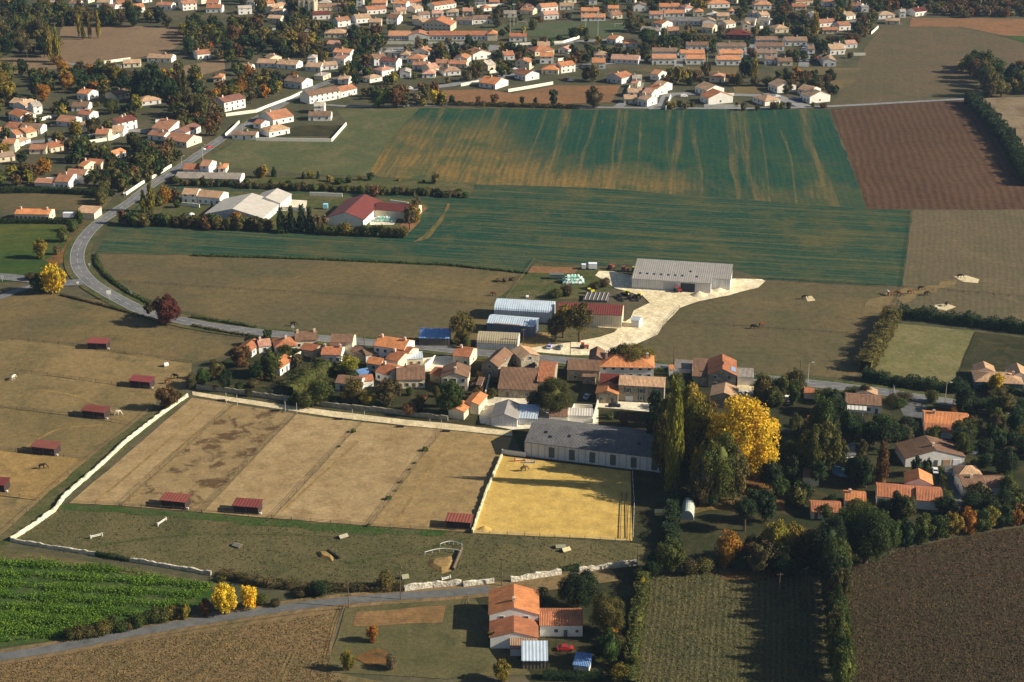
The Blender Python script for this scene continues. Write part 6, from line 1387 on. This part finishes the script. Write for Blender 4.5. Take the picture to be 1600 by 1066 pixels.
# hedges on the right
hedge([(1404, 494), (1450, 500), (1520, 509), (1620, 522)], 4.5, 4.2, 'g', "dark thick hedge along top of weedy yellow field", 5, .3); hedge([(1395, 496), (1378, 530), (1350, 582)], 6, 5.0, 'o', "tall olive hedge on left side of weedy field", 6, .3); hedge([(1348, 592), (1400, 602), (1480, 612), (1512, 612)], 4, 3.6, 'g', "dark hedge along the lower side of weedy field beside road", 6, .3)
hedge([(1515, 160), (1545, 190), (1575, 225), (1590, 255), (1612, 292)], 7, 6, 'g', "long dark hedge between ploughed field and pale stubble", 3, .5); hedge([(1530, 615), (1570, 612), (1640, 625)], 3, 2.4, 'g', "garden hedge before tan roofed house far right", 6, .25); hedge([(1550, 640), (1566, 700)], 2, 1.6, 'h', "thin green hedge slanting down right side gardens", 7, .2)
hedge([(1247, 745), (1250, 800)], 2.2, 2.4, 'G', "straight green hedge left of small white walled shed", 8, .2); hedge([(1470, 735), (1480, 770), (1494, 806)], 1.8, 1.6, 'h', "clipped green hedge between two drives", 9, .18); hedge([(1512, 630), (1600, 645), (1700, 660)], 3, 2.6, 'g', "dark roadside hedge at far right", 6, .25)
hedge([(1006, 905), (998, 960), (990, 1010), (985, 1080)], 3.4, 3.6, 'h', "overgrown hedgerow between farmhouse garden and olive stubble", 8, .24); hedge([(848, 1060), (900, 1062), (942, 1062)], 2.4, 2.2, 'g', "clipped dark hedge at bottom beside blue roofed shed", 16, .14, var=.06)
hedge([(1062, 780), (1050, 800), (1048, 850), (1058, 880)], 4, 4, 'g', "dark overgrown hedge right of the arena and trailers", 6, .25); hedge([(1205, 598), (1230, 601), (1260, 606)], 2, 1.6, 'G', "low roadside hedge by orange sheds", 7, .2); hedge([(985, 575), (1080, 586), (1200, 592)], 2.5, 1.0, 'G', "green verge bank above road right of hipped orange roof", 6, .25)
hedge([(300, 400), (500, 406), (700, 415), (825, 428)], 1.4, .8, 'G', "low weedy bank between green crop and dry meadow", 4, .3); hedge([(905, 170), (760, 166), (700, 165)], 2.4, 2.2, 'd', "scrubby hedge between striped crop and village soil field", 4, .4)
hedge([(345, 900), (420, 916), (500, 922), (560, 922), (630, 922)], 3.0, 1.8, 'd', "rough scrub along the lower side of dark pasture", 8, .22); hedge([(150, 868), (203, 877)], 1.4, 1.2, 'g', "ivy covered gap between low stone walls", 12, .15); hedge([(880, 892), (905, 889)], 1.2, 1.6, 'g', "dark shrubs growing between two stone wall stretches", 12, .15)
# lower left
T(352, 960, 46, 50, 'R', 'Y', "larger of two bright yellow trees above the lane"); T(389, 951, 38, 40, 'R', 'Y', "smaller of two bright yellow trees above the lane"); T(322, 964, 24, 32, 'R', 'b', "rusty small tree left of bright yellow pair"); T(291, 968, 20, 28, 'R', 'y', "little round yellow tree farthest left above lane")
for i in range(14): T(112 + i * 13, 1000 - i * 2.6 + random.uniform(-3, 3), random.uniform(20, 32), random.uniform(16, 30), 'B', random.choice('ohdohG'))
for x, y, w, h, c in ((410, 945, 24, 20, 'h'), (430, 948, 20, 14, 'd'), (500, 930, 38, 26, 'g'), (470, 932, 24, 14, 'd'), (603, 920, 34, 30, 'o'), (345, 908, 20, 10, 'h')): T(x, y, w, h, 'B', c)
T(583, 1003, 24, 28, 'R', 'a', "small orange brown tree in farmhouse garden"); T(544, 1048, 28, 34, 'R', 'l', "small lime green tree at lower left of farmhouse garden"); T(612, 1046, 24, 26, 'B', 'p', "pale cream topped shrub in farmhouse garden"); T(768, 1008, 20, 24, 'R', 'G'); T(784, 1064, 34, 36, 'R', 'y', "yellowing tree below the white roofed open shed"); T(968, 1066, 34, 30, 'B', 'y'); T(952, 1040, 38, 58, 'R', 'G', "dark green tree right of blue roofed shed"); T(958, 1006, 20, 28, 'R', 'a'); T(948, 990, 66, 64, 'R', 'o', "big bronze green tree right of the farmhouse annex"); T(903, 952, 70, 58, 'T', 'g', "dark spreading tree with visible trunk behind farmhouse"); T(920, 920, 28, 24, 'R', 'y'); T(935, 1030, 28, 36, 'R', 'g'); T(965, 1020, 30, 34, 'B', 'd'); T(990, 1050, 20, 30, 'B', 'h')
# palm
pm = empty("palm", P(846, 944), 0); m = MB(); m.bar((0, 0, 0), (0, 0, 4.6), .22, .17, 8); obj("trunk", m.mesh("trunk"), M['bark'], pm); m = MB()
for k in range(22):
    a = k * 2.4; el = .9 - (k % 5) * .35; prev = Vector((0, 0, 4.6)); w0 = .05
    for j in range(5):
        nx = prev + Vector((math.cos(a) * .42, math.sin(a) * .42, .42 * math.sin(el))); el -= .45; pp = Vector((-math.sin(a), math.cos(a), 0)) * (.22 if j < 4 else .08); qq = Vector((-math.sin(a), math.cos(a), 0)) * (.22 if j else .08)
        m.add([prev - qq, prev + qq, nx + pp, nx - pp], [(0, 1, 2, 3)]); prev = nx
obj("crown", m.mesh("crown"), M['leaf'], pm, color=TC['h']); tag(pm, "small palm right of the farmhouse orange roof", "palm")
# belts and scattered trees of the village and the far left
def inside(pt, poly):
    x, y = pt; c = False; n = len(poly)
    for i in range(n):
        (x1, y1), (x2, y2) = poly[i], poly[i - 1]
        if (y1 > y) != (y2 > y) and x < (x2 - x1) * (y - y1) / (y2 - y1) + x1: c = not c
    return c
HB = [(t_['x'], t_['y'], t_['w']) for t_ in THINGS]
def belt(poly, n, wpx, cols, kinds='RRT', avoid=True, hr=(.85, 1.25)):
    xs = [p[0] for p in poly]; ys = [p[1] for p in poly]; k = 0; g = 0
    while k < n and g < n * 60:
        g += 1; x, y = random.uniform(min(xs), max(xs)), random.uniform(min(ys), max(ys))
        if not inside((x, y), poly): continue
        w = random.uniform(*wpx)
        if avoid and any(abs(x - hx) < hw / 2 + w * .4 and -w * 1.0 < hy - y < w * .8 and not (y < hy - 5) or (abs(x - hx) < hw / 2 + w * .3 and 0 <= y - hy < w * .8) for hx, hy, hw in HB): continue
        if any(abs(x - t_['x']) < w * .4 and abs(y - t_['y']) < w * .18 for t_ in TREES): continue
        if poly is V and (595 < x < 1000 and 36 < y < 84 and random.random() < .93): continue
        kd = random.choice(kinds); T(x, y, w * (.45 if kd == 'P' else 1), w * random.uniform(*hr) * (1.5 if kd == 'P' else 1), kd, random.choice(cols)); k += 1
DK_ = 'gghdbo'; MX = 'gghddoobyh'
belt([(-10, 55), (72, 48), (92, 75), (90, 98), (-10, 92)], 22, (20, 32), 'ggohdbo'); belt([(-10, 18), (60, 18), (290, 34), (300, 44), (100, 42), (-10, 60)], 40, (18, 30), 'gghdo', 'RRR', False); belt([(-10, 100), (20, 112), (26, 160), (-10, 170)], 8, (28, 38), 'yoho')
for x, y, w, h, c in ((125, 58, 9, 34, 'y'), (141, 60, 8, 38, 'y'), (155, 60, 10, 42, 'y'), (131, 62, 8, 24, 'h'), (80, 98, 14, 60, 'y'), (91, 97, 12, 54, 'y'), (98, 42, 8, 18, 'o')): T(x, y, w, h, 'P', c)
T(90, 101, 18, 18, 'B', 'b'); T(330, 79, 9, 14, 'R', 'r', "small bright red tree above cream house at far left"); T(240, 158, 52, 66, 'R', 'g', "very large dark green tree among far left houses"); T(215, 160, 40, 40, 'R', 'g'); T(265, 158, 34, 44, 'R', 'g'); T(55, 150, 24, 34, 'R', 'g'); T(68, 158, 32, 30, 'R', 'a'); T(105, 140, 28, 30, 'R', 'a'); T(290, 155, 13, 44, 'P', 'h'); T(315, 190, 34, 50, 'R', 'o'); T(298, 180, 30, 44, 'R', 'd'); T(330, 185, 26, 40, 'R', 'p'); T(74, 232, 8, 26, 'C', 'g', "slim dark cypress before left suburb terracotta house"); T(120, 215, 22, 30, 'R', 'y'); T(145, 210, 28, 30, 'R', 'd'); T(170, 208, 18, 24, 'R', 'o'); T(10, 222, 20, 26, 'R', 'h'); T(6, 246, 28, 26, 'R', 'y'); T(213, 175, 26, 30, 'R', 'l', "lime green tree beside cream house of left suburb"); T(175, 178, 30, 26, 'R', 'h'); T(230, 275, 26, 30, 'R', 'h')
belt([(95, 95 + 20), (230, 118), (300, 120), (400, 135), (400, 165), (300, 165), (150, 150), (60, 145), (30, 118)], 60, (18, 30), 'gghdbooya', 'RRRT'); belt([(285, 40), (400, 45), (480, 60), (480, 95), (400, 100), (350, 105), (290, 85)], 55, (18, 30), 'gghdboyh', 'RRT'); belt([(260, 165), (350, 170), (350, 200), (320, 235), (300, 230), (260, 200)], 22, (18, 28), 'ghdbooh')
belt([(90, 225), (230, 225), (290, 245), (235, 285), (180, 300), (120, 290), (95, 262)], 48, (16, 28), 'gghdbooh'); belt([(-10, 250), (90, 248), (60, 290), (-10, 296)], 20, (16, 26), 'gghdbal'); belt([(0, 160), (200, 165), (230, 200), (150, 215), (0, 205)], 30, (11, 20), 'gghdoyb'); belt([(395, 118), (480, 118), (440, 148), (400, 160), (372, 165), (330, 160)], 26, (18, 28), 'ghdoyba')
belt([(420, 60), (500, 62), (500, 90), (430, 92)], 14, (16, 26), 'yyoodh'); T(455, 80, 16, 22, 'R', 'Y'); T(467, 76, 14, 20, 'R', 'Y'); T(390, 128, 28, 30, 'R', 'a'); T(372, 118, 24, 24, 'R', 'h'); T(553, 68, 28, 32, 'R', 'g', "dark round tree left at village road bend"); T(572, 78, 22, 26, 'R', 'g'); T(588, 58, 22, 22, 'R', 'b')
belt([(380, 0), (470, 2), (470, 30), (520, 45), (470, 60), (380, 50)], 34, (16, 26), 'gghdbo', 'RRT'); belt([(560, 160), (690, 164), (690, 150), (640, 146), (560, 150)], 14, (18, 26), 'oGdbpb', 'RR', False); T(593, 168, 30, 34, 'R', 'G', "green round tree at top of pale meadow"); T(620, 168, 28, 32, 'R', 'b'); T(632, 168, 22, 26, 'R', 'd')
for x, y, w, h, c in ((680, 164, 20, 26, 'Y'), (693, 165, 16, 24, 'y'), (706, 165, 13, 18, 'g'), (747, 164, 12, 16, 'b'), (772, 163, 18, 18, 'b'), (816, 163, 10, 14, 'g'), (836, 163, 8, 12, 'g'), (865, 165, 20, 28, 'g'), (756, 168, 6, 9, 'l'), (660, 166, 16, 14, 'y'), (1060, 128, 16, 28, 'y'), (1046, 128, 18, 26, 'h'), (1072, 132, 22, 26, 'y')): T(x, y, w, h, 'R', c)
T(927, 168, 33, 34, 'R', 'd', "round dark tree at corner of village soil field"); T(1178, 130, 14, 46, 'P', 'y', "tall yellow poplar between estate terraces and fields"); T(1163, 120, 22, 34, 'R', 'g'); T(1172, 122, 18, 30, 'R', 'g'); T(927, 128, 26, 30, 'R', 'o'); T(915, 126, 22, 26, 'R', 'd'); T(1010, 72, 40, 30, 'R', 'G'); T(985, 50, 34, 24, 'R', 'd'); T(1180, 62, 7, 22, 'P', 'y'); T(1093, 66, 12, 14, 'R', 'l'); T(1098, 68, 10, 12, 'R', 'a'); T(1272, 60, 18, 46, 'R', 'y'); T(1327, 22, 10, 24, 'P', 'y')
for x, y in ((520, 250),): pass
belt(V, 520, (11, 21), 'gggGhhhdobyp', 'RRRTB'); belt([(1060, 20), (1240, 22), (1250, 50), (1160, 45), (1040, 62), (1020, 50)], 40, (16, 28), 'bbbdmop', 'RRR'); belt([(1280, 0), (1480, 0), (1440, 12), (1370, 25), (1350, 60), (1290, 60)], 40, (16, 26), 'ghdoby', 'RRT')
belt([(1000, 128), (1100, 120), (1190, 128), (1300, 118), (1310, 150), (1240, 152), (1190, 135), (1100, 135), (1000, 133)], 42, (12, 20), 'gghbbaod', 'RRB'); belt([(1040, 168), (1100, 167), (1095, 172), (1045, 172)], 7, (9, 14), 'hdoy', 'B'); belt([(1150, 168), (1215, 170), (1290, 165), (1290, 170), (1160, 174)], 10, (9, 15), 'hdbo', 'B')
belt([(1480, 6), (1640, 0), (1640, 26), (1490, 28), (1440, 20)], 90, (14, 24), 'bbdopd', 'RRB', False, (.7, .95)); belt([(1485, 100), (1540, 104), (1560, 120), (1640, 100), (1640, 150), (1540, 152), (1530, 140), (1500, 112)], 34, (18, 34), 'gghdobyG', 'RRT', False)
T(1503, 112, 22, 18, 'R', 'y', "yellow tree at left tip of far right grove"); T(1545, 152, 34, 50, 'R', 'o')
# the largest 300 of a kind are things, the remaining small far ones read as one mass
def plant_all():
    global TREES
    r = np.random.default_rng(3); keep = []
    for cat, nm, lb in (('tree', "distant_trees", "mass of small far trees scattered through village and suburbs"), ('bush', "distant_bushes", "mass of small far bushes in gardens and field edges"), ('poplar', '', ''), ('conifer', '', ''), ('pine', '', '')):
        l = sorted([t_ for t_ in TREES if t_['cat'] == cat], key=lambda t_: -(t_['w'] * t_['h'] + (1e6 if t_['label'] else 0)))
        for t_ in l[:300]: plant(t_); keep.append(t_)
        rest = l[300:]
        if not rest: continue
        V = []; Cc = []
        for t_ in rest:
            kd = t_['kind']; me = LOW[kd if kd in LOW else 'R'][r.integers(3)]; s_ = sc(t_['y']); p = P(t_['x'], t_['y']); a = r.uniform(0, 6.28); ca, sa = math.cos(a), math.sin(a)
            w_ = t_['w'] / s_; h_ = t_['h'] / vs(t_['y']); v = me.copy(); x = v[:, 0] * ca - v[:, 1] * sa; y = v[:, 0] * sa + v[:, 1] * ca
            V.append(np.stack([x * w_ + p.x, y * w_ + p.y, v[:, 2] * h_], 1)); c = np.array(TC[t_['col']]) * r.uniform(.8, 1.2) * r.uniform(.93, 1.07, 3); Cc.append(np.tile([*c, 1.0], (len(v), 1)))
        V = np.vstack(V); Cc = np.vstack(Cc); me = quad_mesh(nm, V); me.materials.clear(); me.materials.append(M['leafv'])
        at = me.color_attributes.new("tint", 'FLOAT_COLOR', 'POINT'); at.data.foreach_set("color", Cc.astype(np.float32).ravel())
        o = obj(nm, me, None); tag(o, lb, cat, None, "stuff")
    TREES = keep
def low(kd, seed):
    me = crown(kd, 420, .075, seed, 26); n = len(me.vertices); co = np.zeros(n * 3, np.float32); me.vertices.foreach_get("co", co); co = co.reshape(-1, 3)
    li = np.zeros(len(me.loops), np.int32); me.loops.foreach_get("vertex_index", li); return co[li]
LOW = {kd: [low(kd, 900 + i) for i in range(3)] for kd in 'RTBS'}
# bright green standing crop, rows of tall leafy plants
def crop_plants():
    poly = [(-80, 868), (50, 872), (150, 884), (270, 905), (335, 918), (300, 938), (250, 958), (200, 978), (110, 995), (-80, 1012)]
    r = np.random.default_rng(5); cs = []
    while len(cs) < 17000:
        x, y = r.uniform(-80, 340), r.uniform(866, 1014)
        if not inside((x, y), poly): continue
        q = P(x, y); a = math.sin(q.y * 1.1 + q.x * .12) + .6 * math.sin(q.x * .33 - q.y * .2) + .6 * math.sin(q.x * .07 + 1.3 + q.y * .11) + r.normal(0, .75)
        if x < 70 and 890 < y < 960: a -= 1.0
        if a > .15: cs.append((q.x, q.y))
    cs = np.array(cs); h = r.uniform(.8, 1.9, len(cs)); v = []
    C3 = []; N3 = []
    for k in range(4):
        C3.append(np.stack([cs[:, 0] + r.normal(0, .22, len(cs)), cs[:, 1] + r.normal(0, .22, len(cs)), h * (k + .6) / 4], 1)); N3.append(np.tile([0, -.5, .9], (len(cs), 1)))
    me = quad_mesh("crop_plants", quads(np.vstack(C3), np.vstack(N3), .19, 9)); o = obj("crop_plants", me, None, color=(.10, .19, .022)); tag(o, "tall bright green standing crop in the lower left field", "crop", None, "stuff")
crop_plants(); plant_all()
def tufts(name, poly, n, size, col, label, z=.25):
    r = np.random.default_rng(n); cs = []
    xs = [p[0] for p in poly]; ys = [p[1] for p in poly]
    while len(cs) < n:
        x, y = r.uniform(min(xs), max(xs)), r.uniform(min(ys), max(ys))
        if inside((x, y), poly): q = P(x, y); cs.append((q.x, q.y, r.uniform(.05, z)))
    cs = np.array(cs); me = quad_mesh(name, quads(cs, np.tile([0, -.3, 1.0], (n, 1)), size, n)); o = obj(name, me, None, color=col); tag(o, label, "grass", None, "stuff")
tufts("rough_grass", [(18, 845), (90, 790), (575, 824), (985, 848), (1003, 880), (770, 907), (500, 915), (150, 868)], 7000, .20, (.09, .088, .04), "rough tufted grass of the dark pasture", .3)
tufts("stubble", [(1008, 893), (1180, 892), (1300, 905), (1312, 1080), (985, 1080)], 16000, .20, (.14, .13, .06), "dry stubble of the olive field", .25)
tufts("stubble", [(1326, 884), (1405, 858), (1620, 820), (1620, 1080), (1328, 1080)], 22000, .22, (.085, .07, .038), "dark stubble of the lower right field", .25)
tufts("rough_grass", [(-20, 1045), (200, 1005), (520, 958), (512, 1048), (560, 1080), (-20, 1080)], 16000, .2, (.18, .13, .06), "dry cut grass below the lane", .2)
# ---------------------------------------------------------------- labels that single each thing out
ANCH = [(800, 975, "farmhouse"), (925, 725, "long barn"), (865, 780, "yellow arena"), (1158, 740, "huge yellow tree"), (1000, 625, "green shuttered house"), (980, 590, "hipped orange roofed house"), (810, 615, "old stone barn"), (610, 565, "tall white roadside house"),
        (705, 640, "round dark tree"), (930, 510, "red roofed barn"), (1060, 450, "large grey barn"), (262, 505, "maroon tree"), (85, 455, "golden junction tree"), (540, 350, "red roofed hangar"), (370, 345, "pale hangars"), (300, 273, "blue shuttered house"), (100, 293, "large white villa"),
        (50, 345, "long orange bungalow"), (275, 212, "terracotta farm buildings"), (200, 203, "white two storey block"), (367, 172, "white house above roadside wall"), (445, 192, "large terracotta slope roof"), (520, 158, "long white building"), (480, 20, "church"), (690, 63, "school row"), (680, 48, "village hall"), (870, 47, "sports ground"),
        (240, 150, "very large dark tree"), (80, 75, "poplar clump"), (200, 70, "harrowed field"), (250, 96, "far left cream house"), (830, 150, "village soil field"), (760, 135, "orange and white house"), (885, 112, "red roofed white villa"), (975, 98, "pink roofed long house"), (1000, 150, "small cream estate"), (1080, 98, "middle terraces"),
        (1195, 88, "right terraces"), (1300, 95, "tan roofed end houses"), (1150, 60, "dark red hipped roof"), (1095, 150, "big gabled estate house"), (1178, 128, "tall estate poplar"), (1260, 155, "corner estate house"), (1380, 32, "edge of far field"), (1550, 130, "far right grove"), (1540, 15, "top right scrub"), (1350, 875, "large round green tree"),
        (1305, 980, "field dividing tree line"), (1212, 870, "lime green tree"), (1480, 675, "orange roofed roadside house"), (1460, 725, "house with garage doors"), (1345, 643, "glass veranda house"), (1560, 610, "far right tan house"), (1420, 788, "terracotta bungalow"), (1540, 770, "brown roofed corner house"), (1375, 750, "rusty conical tree"),
        (1130, 600, "blue panel roof house"), (450, 585, "hamlet gardens"), (350, 600, "dark garden wall"), (350, 955, "bright yellow pair"), (180, 990, "bright green crop"), (560, 1000, "farmhouse garden"), (560, 285, "overgrown tree strip"), (640, 120, "village road houses"), (600, 30, "village centre roofs"), (1040, 30, "northern village roofs"), (1200, 12, "top edge houses"),
        (930, 30, "long orange bungalows"), (30, 215, "left suburb lane"), (130, 170, "left suburb gables"), (20, 160, "leftmost suburb"), (440, 105, "twin tan roofed houses"), (420, 50, "church park"), (340, 60, "wood beside red tree"), (150, 255, "slanting orange roof"), (225, 325, "road bend poplars"), (500, 620, "thick slanting hedge"), (200, 10, "top left houses")]
ANCH2 = {}
def rel(x, y, w=0):
    best = None
    for ax, ay, nm in ANCH:
        dx, dy = x - ax, y - ay; k = abs(dx) + abs(dy) * 2.0
        if k < 7: k += 60
        if best is None or k < best[0]: best = (k, dx, dy, nm)
    k, dx, dy, nm = best
    if abs(dx) > abs(dy) * 1.6: s = "left of" if dx < 0 else "right of"
    else: s = "behind" if dy < 0 else "in front of"
    return s + " the " + nm
def size_word(h, lo, hi, a="small", b="large", mid=""):
    return a if h < lo else (b if h > hi else mid)
ORD = ["leftmost", "second", "third", "fourth", "fifth", "sixth", "seventh", "eighth", "ninth", "tenth", "eleventh", "twelfth", "thirteenth", "fourteenth", "fifteenth", "sixteenth", "seventeenth", "eighteenth", "nineteenth", "twentieth"]
used = set(o["label"] for o in bpy.data.objects if "label" in o)
def finish(items):
    g = {}
    for it in items: g.setdefault(it['base'], []).append(it)
    for b, l in g.items():
        l.sort(key=lambda t: t['x'])
        if len(l) == 1: l[0]['o']["label"] = b; continue
        n = len(l)
        for i, it in enumerate(l):
            if n == 2: sfx = "left one" if i == 0 else "right one"
            elif i == n - 1: sfx = "rightmost"
            elif i == 0: sfx = "leftmost"
            else: sfx = (ORD[i] if i < 20 else str(i + 1) + "th") + " from left"
            it['o']["label"] = (b + ", " + sfx) if len((b + " " + sfx).split()) <= 16 else (b.replace("tall ", "").replace("small ", "").replace("two storey ", "").replace(" roof ", " ") + ", " + sfx)
hl = []
for t in THINGS:
    if t['label']: t['o']["label"] = t['label']; continue
    sz = size_word(t['L'], 8, 15, "small", "long"); sh = {'g': 'roofed', 'c': 'gabled', 'h': 'hip roofed', 'f': 'flat roofed', 's': 'lean-to roofed', 'v': 'curved roof'}[t['kind']]
    b = " ".join(q for q in [sz, "two storey" if t['two'] else "", WN[t['wall']], t['cat'], "with", RN[t['roof']], {'g': 'roof', 'c': 'gable roof', 'h': 'hipped roof', 'f': 'flat roof', 's': 'sloping roof', 'v': 'curved roof'}[t['kind']]] if q)
    b += " " + rel(t['x'], t['y'])
    if len(b.split()) > 12: b = b.replace("two storey ", "").replace("long ", "") if len(b.split()) < 15 else b.replace("two storey ", "").replace("long ", "").replace(" roofed", "")
    hl.append(dict(o=t['o'], x=t['x'], base=b))
    if t['cat'] == 'house' and t['y'] < 300: t['o']["group"] = "houses of the village and its suburbs"
finish(hl); finish(BT); tl = []
for t in TREES:
    if t['label']: t['o']["label"] = t['label']; continue
    b = " ".join(q for q in [size_word(t['Hm'], 5, 11, "small", "tall") if t['kind'] not in 'T' else "", TN[t['col']], KN[t['kind']]] if q)
    tl.append(dict(o=t['o'], x=t['x'], base=b + " " + rel(t['x'], t['y'])))
    if "group" not in t['o']: t['o']["group"] = {'tree': "broadleaf trees across the countryside", 'bush': "bushes across the countryside", 'poplar': "poplars", 'conifer': "conifers", 'pine': "umbrella pines"}[t['cat']]
finish(tl)
# ---------------------------------------------------------------- haze
hm = bpy.data.materials.new("haze"); hm.use_nodes = True; nt = hm.node_tree; nt.nodes.clear()
out = nt.nodes.new("ShaderNodeOutputMaterial"); vol = nt.nodes.new("ShaderNodeVolumePrincipled"); nt.links.new(vol.outputs[0], out.inputs["Volume"])
vol.inputs["Color"].default_value = (.45, .66, 1.0, 1); vol.inputs["Density"].default_value = HAZE; vol.inputs["Anisotropy"].default_value = .2
m = MB(); m.box(-4700, 4700, -1700, 7700, -1.0, 245.0)
if HAZE > 0:
    o = obj("haze", m.mesh("haze"), hm); tag(o, "thin pale blue autumn haze filling the air", "haze", None, "stuff")
print("trees", len(TREES), "buildings", len(THINGS), "objects", len(bpy.data.objects))
